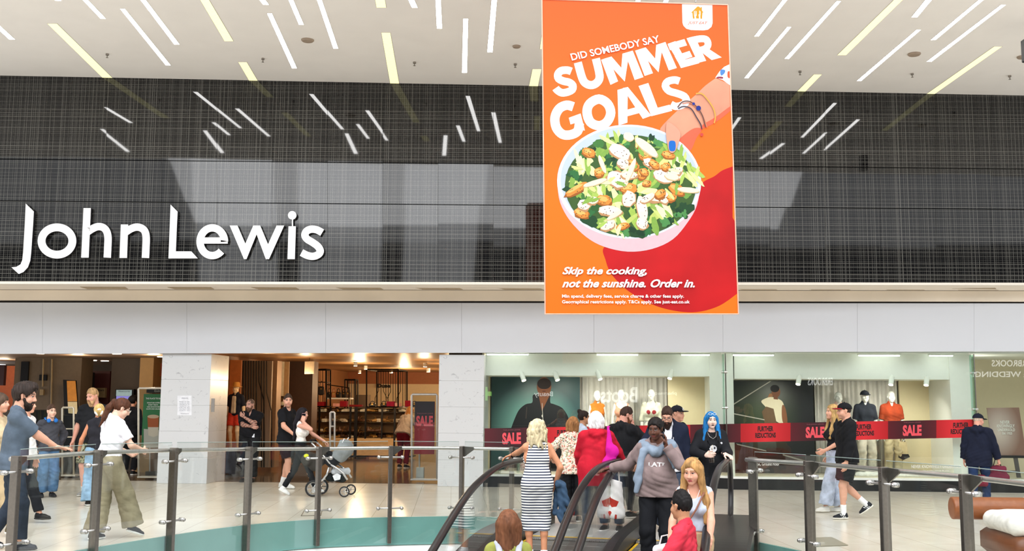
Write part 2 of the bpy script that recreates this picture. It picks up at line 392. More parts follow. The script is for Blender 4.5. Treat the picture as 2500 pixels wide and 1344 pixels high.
# more strips nearer the void, seen mirrored in the dark wall
for i, (x0, y0, x1, y1) in enumerate([(219, 296, 316, 369), (480, 300, 543, 374), (832, 307, 866, 376), (1084, 310, 1086, 381), (1925, 335, 1860, 385)]):
    q = []
    for x, y in ((x0-5, y0), (x0+5, y0), (x1+5, y1), (x1-5, y1)):
        p = C(x, y); yy = min(15.9, max(13.0, 2*PY-p.y)); q.append(Vector((p.x, yy, cz(p.x))))
    strip(q, lampw, 'bright white strip light near the ceiling edge, %s from the left' % ORD[i], 'strip lights near the ceiling edge')
grey_m = pm('grey_sprinkler_metal', '#9a938a', .4, .6)
for i, (x, y) in enumerate([(262, 131), (642, 142), (1012, 151), (1258, 155), (1953, 173), (2227, 179), (2465, 184)]):
    p = C(x, y); mb = MB().cyl(p, p-Vector((0, 0, .03)), .028, n=12).cyl(p, p-Vector((0, 0, .07)), .009, n=8).cyl(p-Vector((0, 0, .07)), p-Vector((0, 0, .075)), .022, n=10)
    tag(mb.build('sprinkler', grey_m), 'small grey sprinkler head on the ceiling, %s from the left' % ORD[i], 'sprinkler', 'ceiling sprinklers')
for x, y, r_, l in ((751, 97, .11, 'round brown speaker grille in the ceiling, left half'), (2232, 131, .11, 'round beige speaker grille in the ceiling, right half'),
                    (1261, 112, .07, 'small round smoke detector on the ceiling left of the orange banner'), (2496, 138, .09, 'round white smoke detector on the ceiling at the right edge')):
    p = C(x, y); mb = MB().lathe(p, [(0, 0), (r_, 0), (r_, -.015), (r_*.85, -.03), (0, -.035)], 20)
    tag(mb.build('ceiling_speaker' if 'speaker' in l else 'smoke_detector', pm('taupe_grille', '#a3917f', .6)), l, 'speaker' if 'speaker' in l else 'smoke detector')
cb = MB().box(C(2500, 60, .55)+Vector((.15, 0, 0)), (.3, .25, .5))
q0 = C(2503, 60)
tag(MB().box(P(2500, 123, 16)+Vector((.07, 0, 0)), (.16, .16, .36), None, .01).build('ceiling_loudspeaker', pm('black_box', '#202124', .5)), 'black box hanging at the right edge below the ceiling', 'loudspeaker')

# ---------------------------------------------------------------- marble pillars
def marble():
    m = bpy.data.materials.new('white_marble'); m.use_nodes = True; t, b, N, L = nt(m)
    tc = N('TexCoord'); mp = N('Mapping'); mp.inputs['Rotation'].default_value = (0, R(35), R(20)); L(tc.outputs['Object'], mp.inputs[0])
    n = N('TexNoise'); n.inputs['Scale'].default_value = 9; n.inputs['Detail'].default_value = 14; n.inputs['Distortion'].default_value = 1.2; L(mp.outputs[0], n.inputs[0])
    r = N('ValToRGB'); e = r.color_ramp.elements; e[0].position = .28; e[0].color = lin('#b4b6ba'); e[1].position = .38; e[1].color = lin('#d4d6d8')
    L(n.outputs[0], r.inputs[0]); L(r.outputs[0], b.inputs['Base Color']); b.inputs['Roughness'].default_value = .3; return m
mar = marble()
def wbox(px0, py0, px1, py1, dep, thick, mb=None, bev=0, z0=None, z1=None):
    # a box in the shop front's axes whose front face covers a rectangle of the picture at that depth
    A = SL(px0, py0, dep); B_ = SL(px1, py1, dep)
    if z0 is None: z0 = min(A.z, B_.z)
    if z1 is None: z1 = max(A.z, B_.z)
    c = Vector(((A.x+B_.x)/2, dep+thick/2, (z0+z1)/2)); d = (abs(B_.x-A.x), thick, z1-z0)
    M3 = SM.to_3x3(); m = mb or MB(); m.box(SM @ c, d, M3.to_4x4(), bev); return m
for x0, x1, d_, l in ((395, 511, 1.1, 'white marble pillar with a paper notice, left of the shoe shop'), (1072, 1181, 1.1, 'white marble pillar between the shoe shop and the display windows')):
    mb = MB(); zt = 2.62; n_ = 5
    for k in range(n_):
        wbox(x0, 900, x1, 1000, 0, d_, mb, .004, zt*k/n_+.0007, zt*(k+1)/n_-.0007)
    tag(mb.build('marble_pillar', mar), l, 'pillar')
    wbox(x0+1, 900, x1-1, 1000, .02, d_-.04, mb)

# ---------------------------------------------------------------- shop shells
dark = pm('dark_brown_wall', '#57483a', .7, vary=.1, scale=2)
dceil = pm('brown_shop_ceiling', '#8a7059', .6, vary=.05)
def shop_plane(nm, a0, a1, b0, b1, z, th, mat):
    c = SM @ Vector(((a0+a1)/2, (b0+b1)/2, z+th/2)); return struct(nm, MB().box(c, (a1-a0, b1-b0, th), SM.to_3x3().to_4x4()), mat)
aL = SL(395, 1000).x; aL2 = SL(511, 1000).x; aR = SL(1072, 1000).x; aR2 = SL(1181, 1000).x
wfl = pm('dark_wood_floor', '#6b5843', .12, vary=.15, scale=5, stretch=(1, 6, 1))
shop_plane('ceiling_entrance', -15, aL+.2, .25, 8, 2.66, .1, dceil)
shop_plane('floor_entrance', -15, aL, .55, 8, .0, .006, pm('dark_entrance_floor', '#5d4c3a', .2, vary=.1))
shop_plane('wall_entrance', -15, aL+.3, 8, 8.1, 0, 2.7, dark)
shop_plane('wall_partition', aL+.05, aL2-.72, 1.1, 16.4, 0, 2.75, pm('orange_brown_shop_wall', '#a8754c', .55, vary=.06, scale=2))
shop_plane('ceiling_shoe_shop', aL2-.85, aR+.3, .25, 16.4, 2.72, .1, pm('orange_lit_shop_ceiling', '#a67a4e', .35, vary=.06))
shop_plane('floor_shoe_shop', aL2-.75, aR, .55, 16.4, .0, .006, wfl)
shop_plane('wall_shoe_shop', aL2-.85, aR+.3, 16.3, 16.4, 0, 2.75, pm('cream_shop_wall', '#e2cda4', .6, vary=.03))
shop_plane('wall_shoe_shop_band', aL2-.85, aR+.3, 16.2, 16.3, 2.30, .44, pm('orange_shop_wall_band', '#a3623a', .6, vary=.04))
shop_plane('wall_partition_right', aR+.05, aR2-.05, 1.1, 16.4, 0, 2.75, dark)
# ---------------------------------------------------------------- raised letters on the dark wall
def cv(pts, n=6, closed=False):
    m = len(pts); out = []
    for i in range(m if closed else m-1):
        g = lambda j: Vector(pts[j % m] if closed else pts[min(max(j, 0), m-1)])
        p0, p1, p2, p3 = g(i-1), g(i), g(i+1), g(i+2)
        for j in range(n):
            t = j/n; out.append(tuple(.5*((2*p1)+(p2-p0)*t+(2*p0-5*p1+4*p2-p3)*t*t+(3*p1-p0-3*p2+p3)*t**3)))
    if not closed: out.append(tuple(pts[-1]))
    return out
sign_m = pm('white_letter_face', '#f6f6f8', .35, vary=.01)
LET = {}
def qk(k): return (k[0]*.36, 400+k[1]*.36)
def ring(cx, cy, rx, ry, w_, a0=0, a1=360, n=36): return stroke(arc(cx, cy, rx-w_/2, -(ry-w_/2), a0, a1, n), w_)
letters = [
 ('J', [[(175, 268), (230, 322), (226, 400), (170, 400)], [(170, 400), (226, 400), (212, 600), (158, 600)], [(158, 600), (212, 600), (206, 655), (152, 650)], [(152, 650), (206, 655), (190, 700), (140, 680)], [(140, 680), (190, 700), (160, 732), (128, 746), (78, 700), (112, 697)]]),
 ('o', stroke(arc(387, 522, 131-26.5, 119-26.5, 0, 354, 59), 53, True)),
 ('h', [[(567, 299), (617, 299), (602, 635), (551, 635)]]+stroke(cv([(592, 462), (625, 440), (663, 425), (698, 430), (723, 455), (733, 500), (731, 570), (728, 635)], 4), 50)),
 ('n', [[(820, 410), (870, 410), (862, 637), (811, 637)]]+stroke(cv([(850, 464), (885, 441), (923, 428), (958, 434), (983, 457), (992, 502), (990, 570), (987, 637)], 4), 50)),
 ('L', [[(1157, 275), (1205, 323), (1200, 420), (1152, 420)], [(1152, 420), (1200, 420), (1193, 592), (1143, 640)], [(1193, 592), (1298, 592), (1342, 640), (1143, 640)]]),
 ('e', ring(1440, 527, 108, 119, 50, 0, 318)+[[(1385, 498), (1545, 498), (1545, 540), (1380, 540)]]),
 ('w', [[(1558, 417), (1611, 417), (1690, 600), (1672, 645), (1655, 645)], [(1672, 645), (1640, 595), (1718, 417), (1765, 417)], [(1718, 417), (1765, 417), (1838, 592), (1803, 645)], [(1825, 645), (1803, 645), (1795, 595), (1876, 417), (1928, 417)]]),
 ('i', [[(1957, 422), (2007, 422), (2000, 645), (1950, 645)], [(1980, 370), (1988, 370), (1988, 425), (1980, 425)], arc(1982, 348, 29, 29, 0, 359, 24)]),
 ('s', stroke(cv([(2185, 466), (2150, 447), (2112, 442), (2080, 455), (2068, 482), (2082, 508), (2120, 532), (2155, 558), (2172, 588), (2160, 612), (2125, 626), (2085, 620), (2045, 600)], 4), 50)),
]
sgn = thing('shop_sign', 'large white raised lettering on the dark plaid wall above the shop entrance', 'sign', W(410, 690, .1))
LN = Vector((0, -1, 0))
ret_m = pm('dark_letter_return', '#15151a', .5)
for ch, polys in letters:
    mb = MB(); fc = MB()
    for i, pl in enumerate(polys):
        ar = sum(pl[j-1][0]*pl[j][1]-pl[j][0]*pl[j-1][1] for j in range(len(pl)))
        if ar > 0: pl = list(pl)[::-1]
        pts = [P(*qk(k), PY-.09-.0004*(i % 3))-sgn.location for k in pl]
        mb.prism(pts[::-1], (0, .07, 0)); fc.prism([p-Vector((0, .006, 0)) for p in pts[::-1]], (0, .005, 0))
    lt = fc.build('letter', sign_m, sgn); mb.build('letter_return', ret_m, lt)

# ---------------------------------------------------------------- hanging banner
bTL, bTR = P(1323, -2, 13.0), P(1777, 12, 13.2); bBL, bBR = P(1331, 766, 13.0), P(1803, 766, 13.2)
bN = (bTR-bBL).cross(bTL-bBR).normalized()
if bN.y > 0: bN = -bN
def B(px, py, off=0.0): return U(px, py, bBL, bN, off)
ban = thing('advertising_banner', 'large orange advertising banner with a bowl of salad, hanging over the escalators', 'banner', B(1565, 766))
bo = ban.location
bst = [0]
def bput(name, polys, mat, lay, cols=None):
    mb = MB()
    for i, pl in enumerate(polys):
        mb.col = cols[i] if cols else None
        pts = [B(x, y, (.0006*lay+i*.000006))-bo for x, y in pl]
        n = sum(((pts[j]-pts[0]).cross(pts[j-1]-pts[0]) for j in range(2, len(pts))), Vector())
        if n.dot(bN) > 0: pts = pts[::-1]
        mb.poly(pts)
    return mb.build(name, mat, ban)
def orange_print():
    m = bpy.data.materials.new('orange_print'); m.use_nodes = True; t, b, N, L = nt(m)
    tc = N('TexCoord'); sp = N('SeparateXYZ'); L(tc.outputs['Generated'], sp.inputs[0])
    r = N('ValToRGB'); e = r.color_ramp.elements; e[0].color = lin('#d2640f'); e[1].color = lin('#cc4c16'); e[0].position = .35
    L(sp.outputs['Z'], r.inputs[0]); L(r.outputs[0], b.inputs['Base Color']); b.inputs['Roughness'].default_value = .5
    b.inputs['Specular IOR Level'].default_value = .2; return m
mb = MB(); mb.prism([p-bo for p in (B(1323, -2), B(1777, 12), B(1803, 766), B(1331, 766))], -bN*.02 if True else 0)
mb.build('sheet', orange_print(), ban)
fr = MB()
cs = [B(1323, -2, .004)-bo, B(1777, 12, .004)-bo, B(1803, 766, .004)-bo, B(1331, 766, .004)-bo]
for i in range(4): fr.tube([cs[i], cs[(i+1) % 4]], .008, 6)
fr.build('hem', pm('pale_banner_hem', '#d8a58e', .5), ban)
hk = MB().tube([B(1698, 6)-bo, B(1700, -6)-bo, B(1694, -16)-bo], .008, 6).tube([B(1400, -2)-bo, B(1400, -30)-bo], .006, 6)
hk.build('hanging_hook', pm('steel_hook', '#888888', .3, .9), ban)
def k1(pts, sc_=.29765, ox=1300, oy=0): return [(ox+x*sc_, oy+y*sc_) for x, y in pts]
def k2(pts): return k1(pts, .3647, 1300, 290)
flat = lambda nm, c: pm('print_'+nm, c, .5, vary=.02, spec=.2)
shadow = k2(cv([(1340, 318), (1270, 345), (1215, 385), (1130, 430), (900, 600), (600, 800), (478, 860), (488, 940), (530, 1040), (640, 1150), (800, 1240), (950, 1283), (1100, 1292), (1250, 1250), (1375, 1165)], 5)+[(1362, 700), (1340, 660)])
bput('printed_shadow', [shadow], pm('print_red', '#a81014', .5, vary=.2, scale=1.1, spec=.2), 1)
bput('printed_arm', [k1(cv([(1503, 640), (1420, 700), (1330, 785), (1190, 905), (1050, 1050), (1080, 1090), (1105, 1140), (1112, 1215), (1142, 1250), (1175, 1235), (1200, 1160), (1255, 1230), (1300, 1228), (1340, 1130), (1385, 1060), (1440, 1035), (1500, 1002), (1622, 905)], 4)+[(1618, 690)])], pm('print_skin', '#bb8067', .5, vary=.16, scale=2.2, spec=.2), 2)
bput('printed_fingers', [k1(cv([(1200, 1160), (1255, 1232), (1300, 1230), (1345, 1130), (1390, 1060), (1330, 1050), (1250, 1100)], 4, True)), k1(cv([(1380, 1060), (1500, 1003), (1622, 908), (1625, 870), (1500, 960), (1400, 1020)], 4, True))], flat('shaded_skin', '#d9553c'), 3)
bput('printed_sleeve', [k1([(1500, 636), (1535, 585), (1572, 548), (1614, 528), (1620, 698), (1560, 655)])], flat('sleeve', '#f0f0f4'), 4)
bput('printed_sleeve_pattern', [k1(cv(p, 3, True)) for p in ([(1545, 570), (1580, 575), (1575, 600), (1550, 620), (1540, 600)], [(1600, 590), (1616, 585), (1617, 640), (1600, 630)], [(1520, 628), (1560, 630), (1560, 645), (1510, 640)])], attr_mat('banner_colours', .5, spec=.2, gain=.74), 5, ['#4b7fc0', '#d2572f', '#8b3140'])
ell = lambda cx, cy, a, b, rot=0, n=40: [(cx+a*math.cos(2*math.pi*i/n)*math.cos(rot)-b*math.sin(2*math.pi*i/n)*math.sin(rot), cy+a*math.cos(2*math.pi*i/n)*math.sin(rot)+b*math.sin(2*math.pi*i/n)*math.cos(rot)) for i in range(n)]
body = k2(cv([(166, 440), (185, 560), (250, 680), (360, 790), (480, 855), (640, 888), (800, 870), (940, 805), (1040, 690), (1100, 580), (1128, 430)], 4))
bput('printed_bowl_body', [body], flat('bowl_body', '#c6a2a8'), 3)
bput('printed_bowl_rim', [ell(1536, 443, 176, 139, .02, 60)], flat('bowl_rim', '#b9c0cc'), 4)
bput('printed_bowl_inside', [ell(1537, 440, 168, 131, .02, 60)], flat('bowl_inside', '#a3aebf'), 5)
# the printed salad: leaves, croutons, chicken and shaved cheese
rs = random.Random(11); polys = []; cols = []
def blob(cx, cy, a, b, rot, jag, n=14):
    out = []
    for i in range(n):
        th = 2*math.pi*i/n; k = 1+rs.uniform(-jag, jag); x, y = a*k*math.cos(th), b*k*math.sin(th)
        out.append((cx+x*math.cos(rot)-y*math.sin(rot), cy+x*math.sin(rot)+y*math.cos(rot)))
    return out
def inside(x, y, s_=1.0): return ((x-1539)/(158*s_))**2+((y-452)/(122*s_))**2 < 1
polys.append(ell(1539, 453, 160, 124, .02, 40)); cols.append('#3c5a2a')
def scatter(n, a, b, jag, pal, s_=.96, edge=0):
    k = 0
    while k < n:
        x, y = rs.uniform(1375, 1705), rs.uniform(325, 580)
        if not inside(x, y, s_): continue
        if edge and inside(x, y, edge): continue
        polys.append(blob(x, y, a*rs.uniform(.6, 1.3), b*rs.uniform(.6, 1.2), rs.uniform(0, 3.1), jag)); cols.append(rs.choice(pal)); k += 1
scatter(70, 22, 11, .3, ['#2f5a2c', '#3f7436', '#1f4526', '#6d9a45', '#89ab4c'], .98)
scatter(50, 24, 8, .25, ['#b9c768', '#cfd584', '#9dbb52', '#dfe0a4', '#7fa648'], .95)
for cx, cy in ((1422, 395), (1500, 350), (1655, 390), (1460, 470), (1625, 520), (1510, 545), (1690, 430)):
    for q in range(7):
        polys.append(blob(cx+rs.uniform(-16, 16), cy+rs.uniform(-16, 16), 24, 5, rs.uniform(.5, 1.9), .2)); cols.append(rs.choice(['#c7d27a', '#dbe09c', '#a6bf5a', '#8db04c', '#e6e7b8']))
for cx, cy in ((1437, 372), (1520, 345), (1600, 345), (1580, 400), (1405, 430), (1430, 520), (1530, 560), (1575, 560), (1630, 545), (1660, 520), (1490, 390)):
    for q in range(6):
        polys.append(blob(cx+rs.uniform(-13, 13), cy+rs.uniform(-9, 9), 10, 6, rs.uniform(0, 3), .45)); cols.append(rs.choice(['#23502c', '#2f6a38', '#163a22', '#4d8a4a']))
def piece(cx, cy, a, b, rot, base, dark, light, spots=True):
    polys.append(blob(cx, cy+2, a, b, rot, .14)); cols.append(dark)
    polys.append(blob(cx, cy-1, a*.93, b*.88, rot, .12)); cols.append(base)
    polys.append(blob(cx-a*.15, cy-b*.25, a*.6, b*.45, rot, .2)); cols.append(light)
    if spots:
        for q in range(7):
            polys.append(blob(cx+rs.uniform(-a, a)*.7, cy+rs.uniform(-b, b)*.6, 1.5, 1.1, 0, .3, 6)); cols.append('#5a3b22')
for cx, cy, a, b, rot in ((1575, 380, 17, 12, .2), (1463, 420, 13, 13, 0), (1437, 372, 17, 12, .3), (1535, 460, 22, 14, -.1), (1475, 488, 20, 13, .2), (1420, 520, 20, 13, .3), (1652, 462, 22, 14, .5), (1563, 352, 14, 12, 1), (1632, 378, 17, 10, .2), (1545, 408, 18, 10, 0), (1520, 552, 18, 8, -.3), (1622, 410, 12, 9, .1), (1567, 425, 12, 14, 0), (1408, 462, 34, 10, -.5)):
    piece(cx, cy, a, b, rot, '#d68a3a', '#9c5a22', '#eab565')
for cx, cy, a, b, rot in ((1513, 370, 30, 19, .5), (1507, 438, 28, 22, .3), (1535, 485, 17, 22, .4), (1568, 510, 14, 34, -.2), (1620, 430, 27, 17, .3), (1612, 480, 30, 13, -.2), (1590, 400, 22, 11, .5), (1490, 515, 32, 13, .1), (1568, 545, 16, 14, .6), (1426, 500, 16, 15, 0)):
    piece(cx, cy, a, b, rot, '#efdfcc', '#b98a5e', '#faf1e4')
for q in range(16):
    while True:
        cx, cy = rs.uniform(1385, 1690), rs.uniform(335, 570)
        if inside(cx, cy, .88): break
    if q % 2: piece(cx, cy, rs.uniform(14, 24), rs.uniform(9, 14), rs.uniform(-.8, .8), '#ecdac6', '#b98a5e', '#f8eee0')
    else: piece(cx, cy, rs.uniform(11, 16), rs.uniform(8, 12), rs.uniform(-.8, .8), '#d68a3a', '#9c5a22', '#eab565')
for q in range(26):
    cx, cy = rs.uniform(1385, 1690), rs.uniform(335, 570)
    if inside(cx, cy, .95): polys.append(blob(cx, cy, 15, 4.5, rs.uniform(0, 3.1), .3)); cols.append(rs.choice(['#cfd889', '#a8c45c', '#86ab4a', '#e2e4b0']))
for cx, cy, a, b, rot in ((1578, 358, 36, 12, .7), (1540, 415, 32, 7, -1.2), (1453, 445, 31, 7, -.3), (1680, 463, 28, 7, .1), (1535, 333, 14, 11, .4), (1470, 400, 24, 6, 1.2), (1500, 585-60, 22, 6, -.5), (1640, 430, 18, 10, .2)):
    polys.append(blob(cx, cy+1.5, a, b, rot, .06, 18)); cols.append('#c9b083'); polys.append(blob(cx, cy, a*.97, b*.85, rot, .06, 18)); cols.append('#f3e7c4')
bput('printed_salad', polys, attr_mat('banner_colours', .5, spec=.2, gain=.74), 6, cols)
bput('printed_thumb', [k1(cv([(1112, 1000), (1095, 1080), (1108, 1190), (1128, 1248), (1165, 1245), (1195, 1180), (1210, 1080)], 4, True))], flat('thumb', '#c08670'), 8+20)
bput('printed_nail', [k1(cv([(1120, 1165), (1145, 1152), (1172, 1165), (1172, 1225), (1150, 1240), (1122, 1228)], 4, True))], flat('blue_nail', '#0f58a6'), 9+20)
def bstroke(nm, pl, w_, c, lay): bput(nm, stroke(k1(cv(pl, 4)), w_), flat(nm, c), lay)
bstroke('printed_gold_bracelet', [(1340, 768), (1390, 768), (1440, 820), (1485, 890), (1500, 960), (1490, 1010)], 3.2, '#b98a3c', 9+20)
bstroke('printed_bangle', [(1190, 880), (1230, 835), (1290, 832), (1350, 880), (1395, 950), (1420, 1040)], 3.0, '#5b3c34', 9+20)
bstroke('printed_chain', [(1195, 890), (1240, 872), (1300, 890), (1345, 960), (1380, 1020), (1390, 1060)], 2.8, '#3a2f3a', 9+20)
bstroke('printed_pink_bangle', [(1230, 850), (1300, 845), (1365, 905), (1410, 980), (1432, 1045)], 2.2, '#b56a4a', 9+20)
bput('printed_beads', [ell(*k1([(1322, 850)])[0], 3.4, 3.4), ell(*k1([(1362, 886)])[0], 6, 6), ell(*k1([(1388, 1103)])[0], 4, 4)], attr_mat('banner_colours', .5, spec=.2, gain=.74), 31, ['#1d2f8a', '#162a80', '#c4433a'])
# white lettering
wt = flat('white', '#dcdcde')
def bold_letters(lst, wdt):
    out = []
    for l in lst: out += l
    return out
k = lambda pts: k1(pts)
def st(pts, w_): return [k1(q) for q in [[(p.x, p.y) for p in quad] for quad in stroke(pts, w_)]]
big = []
# SUMMER (crop coordinates of the letters' centre lines)
big += st(cv([(318, 585), (285, 575), (235, 580), (208, 610), (215, 645), (255, 665), (300, 675), (330, 700), (325, 735), (285, 755), (240, 760), (205, 740), (190, 722)][0:13], 3), 62)[:]
big += st(cv([(372, 512), (408, 640), (440, 685), (490, 697), (535, 670), (550, 615), (520, 480)], 4), 66)
def em(a, b, c, d, e):   # an M: left stem, two diagonals, right stem, each as its own quad
    return [k1(q) for q in a]
big += [k1(q) for q in ([(563, 490), (625, 470), (702, 666), (640, 695)], [(585, 482), (648, 463), (745, 575), (757, 668)], [(757, 668), (725, 600), (738, 440), (795, 423)], [(760, 434), (822, 415), (910, 632), (838, 655)])]
big += [k1(q) for q in ([(842, 415), (905, 395), (988, 600), (920, 622)], [(865, 408), (928, 388), (1022, 500), (1034, 592)], [(1034, 592), (1003, 520), (1015, 368), (1072, 350)], [(1035, 362), (1090, 344), (1184, 557), (1118, 577)])]
big += [k1(q) for q in ([(1108, 360), (1172, 337), (1282, 540), (1226, 556)], [(1108, 360), (1128, 412), (1268, 372), (1246, 320)], [(1165, 458), (1190, 505), (1312, 465), (1288, 417)], [(1192, 505), (1218, 558), (1368, 518), (1340, 465)])]
big += [k1(q) for q in ([(1264, 314), (1330, 297), (1425, 498), (1358, 515)],)]
big += st(cv([(1290, 335), (1375, 318), (1425, 325), (1440, 365), (1415, 400), (1340, 420)], 4), 56)
big += [k1([(1370, 415), (1445, 400), (1552, 470), (1470, 492)])]
# GOALS
big += st(cv([(335, 875), (280, 862), (220, 890), (185, 960), (195, 1045), (245, 1100), (310, 1105), (370, 1075), (385, 1010)], 4), 76)
big += [k1([(298, 965), (395, 930), (430, 1070), (365, 1060), (345, 1010), (312, 1020)])]
big += st(cv([(470, 850), (445, 930), (480, 1010), (550, 1032), (620, 985), (642, 910), (600, 840), (535, 812)], 4, True), 76) if False else [k1([(p.x, p.y) for p in q]) for q in stroke(cv([(470, 850), (447, 920), (475, 1000), (545, 1030), (610, 1000), (642, 925), (615, 850), (545, 812)], 4, True), 76, True)]
big += [k1(q) for q in ([(697, 737), (782, 713), (778, 1005), (706, 1028)], [(740, 722), (782, 713), (975, 948), (905, 974)], [(755, 905), (880, 870), (900, 920), (770, 955)])]
big += [k1(q) for q in ([(870, 705), (950, 680), (1035, 905), (975, 952)], [(960, 900), (1125, 858), (1146, 908), (975, 952)])]
big += st(cv([(1205, 665), (1165, 655), (1110, 668), (1090, 705), (1120, 745), (1185, 765), (1245, 790), (1262, 830), (1225, 862), (1175, 872), (1135, 855)], 3), 60)
# keep the arm in front of the lettering's end, as printed
bput('printed_headline', big, wt, 1.5)
def btext(nm, s, tl, tr, bl, br, bold=0, shear=0, lay=31, mat=wt, space=1.0):
    mb = MB(); put_text(mb, s, *[B(*k, .0006*lay)-bo for k in (tl, tr, bl, br)], bold, shear, space); return mb.build(nm, mat, ban)
q_ = lambda *p: k1([p])[0]
btext('printed_lead_line', 'DID SOMEBODY SAY', q_(308, 440), q_(1032, 288), q_(325, 497), q_(1047, 345), .018)
x_ = lambda *p: k2([p])[0]
btext('printed_slogan', 'Skip the cooking,', x_(205, 990), x_(768, 990), x_(198, 1055), x_(764, 1055), .03, .25)
btext('printed_slogan', 'not the sunshine. Order in.', x_(205, 1072), x_(1092, 1072), x_(198, 1128), x_(1086, 1128), .03, .25)
btext('printed_terms', 'Min spend, delivery fees, service charge & other fees apply.', x_(198, 1174), x_(1014, 1174), x_(198, 1203), x_(1014, 1203), .02)
btext('printed_terms', 'Geographical restrictions apply. T&Cs apply. See just-eat.co.uk', x_(198, 1212), x_(1053, 1212), x_(198, 1241), x_(1053, 1241), .02)
lg = [(1227, 30), (1475, 38), (1477, 190), (1468, 220), (1440, 243), (1400, 249), (1300, 246), (1262, 235), (1238, 210), (1230, 185)]
bput('logo_tab', [k1(lg)], wt, 2)
og = flat('logo_orange', '#d67a10')
house = [[(1300, 105), (1350, 55), (1360, 52), (1372, 58), (1372, 100), (1350, 108)], [(1350, 55), (1372, 58), (1403, 103), (1310, 105)], [(1378, 58), (1390, 58), (1390, 90), (1378, 80)],
         [(1310, 100), (1325, 95), (1330, 152), (1316, 154)], [(1330, 98), (1372, 96), (1372, 118), (1330, 122)], [(1340, 118), (1362, 118), (1366, 152), (1342, 152)], [(1374, 98), (1395, 100), (1391, 154), (1378, 154)]]
bput('logo_house', [k1(h) for h in house], og, 3)
bput('logo_fork', [k1(h) for h in ([(1325, 90), (1328, 90), (1330, 130), (1326, 130)], [(1334, 88), (1337, 88), (1339, 135), (1335, 135)], [(1343, 90), (1346, 90), (1346, 130), (1342, 130)], [(1368, 85), (1378, 95), (1378, 125), (1370, 130)])], wt, 4)
btext('logo_name', 'JUST EAT', q_(1277, 174), q_(1437, 178), q_(1272, 204), q_(1432, 206), .03, .25, 3, flat('logo_pink', '#c9634a'), 1.05)
# ---------------------------------------------------------------- glass balustrades round the void
steel = pm('brushed_steel', '#c4c2bf', .3, .85, vary=.06, scale=30, stretch=(1, 1, .1))
postm = pm('dark_brushed_steel', '#7b756e', .32, .9, vary=.08, scale=30)
bglass = glass('balustrade_glass', (.962, .982, .974), 1.0)
def on_edge(line, px):
    best = None
    for a, b in zip(line, line[1:]):
        xa, xb = px_of(a)[0], px_of(b)[0]
        if min(xa, xb) <= px <= max(xa, xb) and xa != xb:
            t = (px-xa)/(xb-xa); return a.lerp(b, t), (b-a).normalized()
    return None
def balustrade(label, line, posts, sgn):
    L_ = []
    for px, py in posts:
        p, t = on_edge(line, px); out = Vector((t.y, -t.x, 0))
        if out.y > 0 and abs(out.y) > .3: out = -out
        p = p+out*.09
        z = P(px, py, p.y).z; L_.append((p, t, out, z))
    root = thing('glass_balustrade', label, 'balustrade', (L_[0][0].x, L_[0][0].y, 0)); o = root.location
    rails = []
    for i, (p, t, out, z) in enumerate(L_):
        rot = Matrix.Rotation(math.atan2(t.y, t.x), 4, 'Z'); zb = -.36
        pr = MB().box(Vector((p.x, p.y, (z+.035+zb)/2))-o, (.055, .11, z+.035-zb), rot, .006)
        for zz in (z-.02, z-.10): pr.cyl(Vector((p.x, p.y, zz))+out*.05-o, Vector((p.x, p.y, zz))+out*.062-o, .011, n=8)
        post = pr.build('post', postm, root)
        sg = 1 if t.x > 0 else -1
        g = MB(); base = Vector((p.x, p.y, z))-out*.03-o
        g.prism([base+t*sg*.02+Vector((0, 0, .03)), base+t*sg*.17+Vector((0, 0, .02)), base+t*sg*.17-Vector((0, 0, .02)), base+t*sg*.02-Vector((0, 0, .13))], -out*.02)
        g.build('gusset', postm, post)
        for dz in (.13, .86):
            c = Vector((p.x, p.y, z-dz))+out*.02-o; m = MB()
            m.cyl(c-t*.17, c+t*.17, .013, n=10)
            for q in (-.17, .17): m.cyl(c+t*q-out*.035, c+t*q+out*.03, .026, n=12).cyl(c+t*q+out*.03, c+t*q+out*.045, .019, n=12)
            m.build('clamp_arm', steel, post, True)
        rails.append(Vector((p.x, p.y, z))-out*.085-o)
    hr = MB().tube(smooth_line(rails, 4), .025, 12); hr.build('handrail', steel, root, True)
    for (p, t, u_, z), (p2, t2, u2, z2) in zip(L_, L_[1:]):
        d = (p2-p).normalized(); a, b = p+d*.045+u_*.0, p2-d*.045+u2*.0
        n = Vector((d.y, -d.x, 0))*.006
        m = MB(); pts = [Vector((a.x, a.y, -.36)), Vector((b.x, b.y, -.36)), Vector((b.x, b.y, z2+.10)), Vector((a.x, a.y, z+.10))]
        m.prism([q-o-n for q in pts], n*2); gp = m.build('glass_panel', bglass, root)
        MB().tube([pts[3]-o, pts[2]-o], .004, 5).build('glass_edge', pm('polished_glass_edge', '#8a9a95', .3), gp)
    return root
lineL = EDGE_L+[E(15.2, -3.34)]
balustrade('curved glass balustrade with steel posts left of the escalators', lineL, [(8, 1120), (212, 1105), (402, 1099), (591, 1096), (769, 1095), (949, 1093), (1130, 1094), (1253, 1096)], 1)
balustrade('curved glass balustrade with steel posts right of the escalators', [LAND[2]]+EDGE_R, [(1824, 1122), (1998, 1132), (2183, 1148), (2390, 1166), (2640, 1195)], -1)

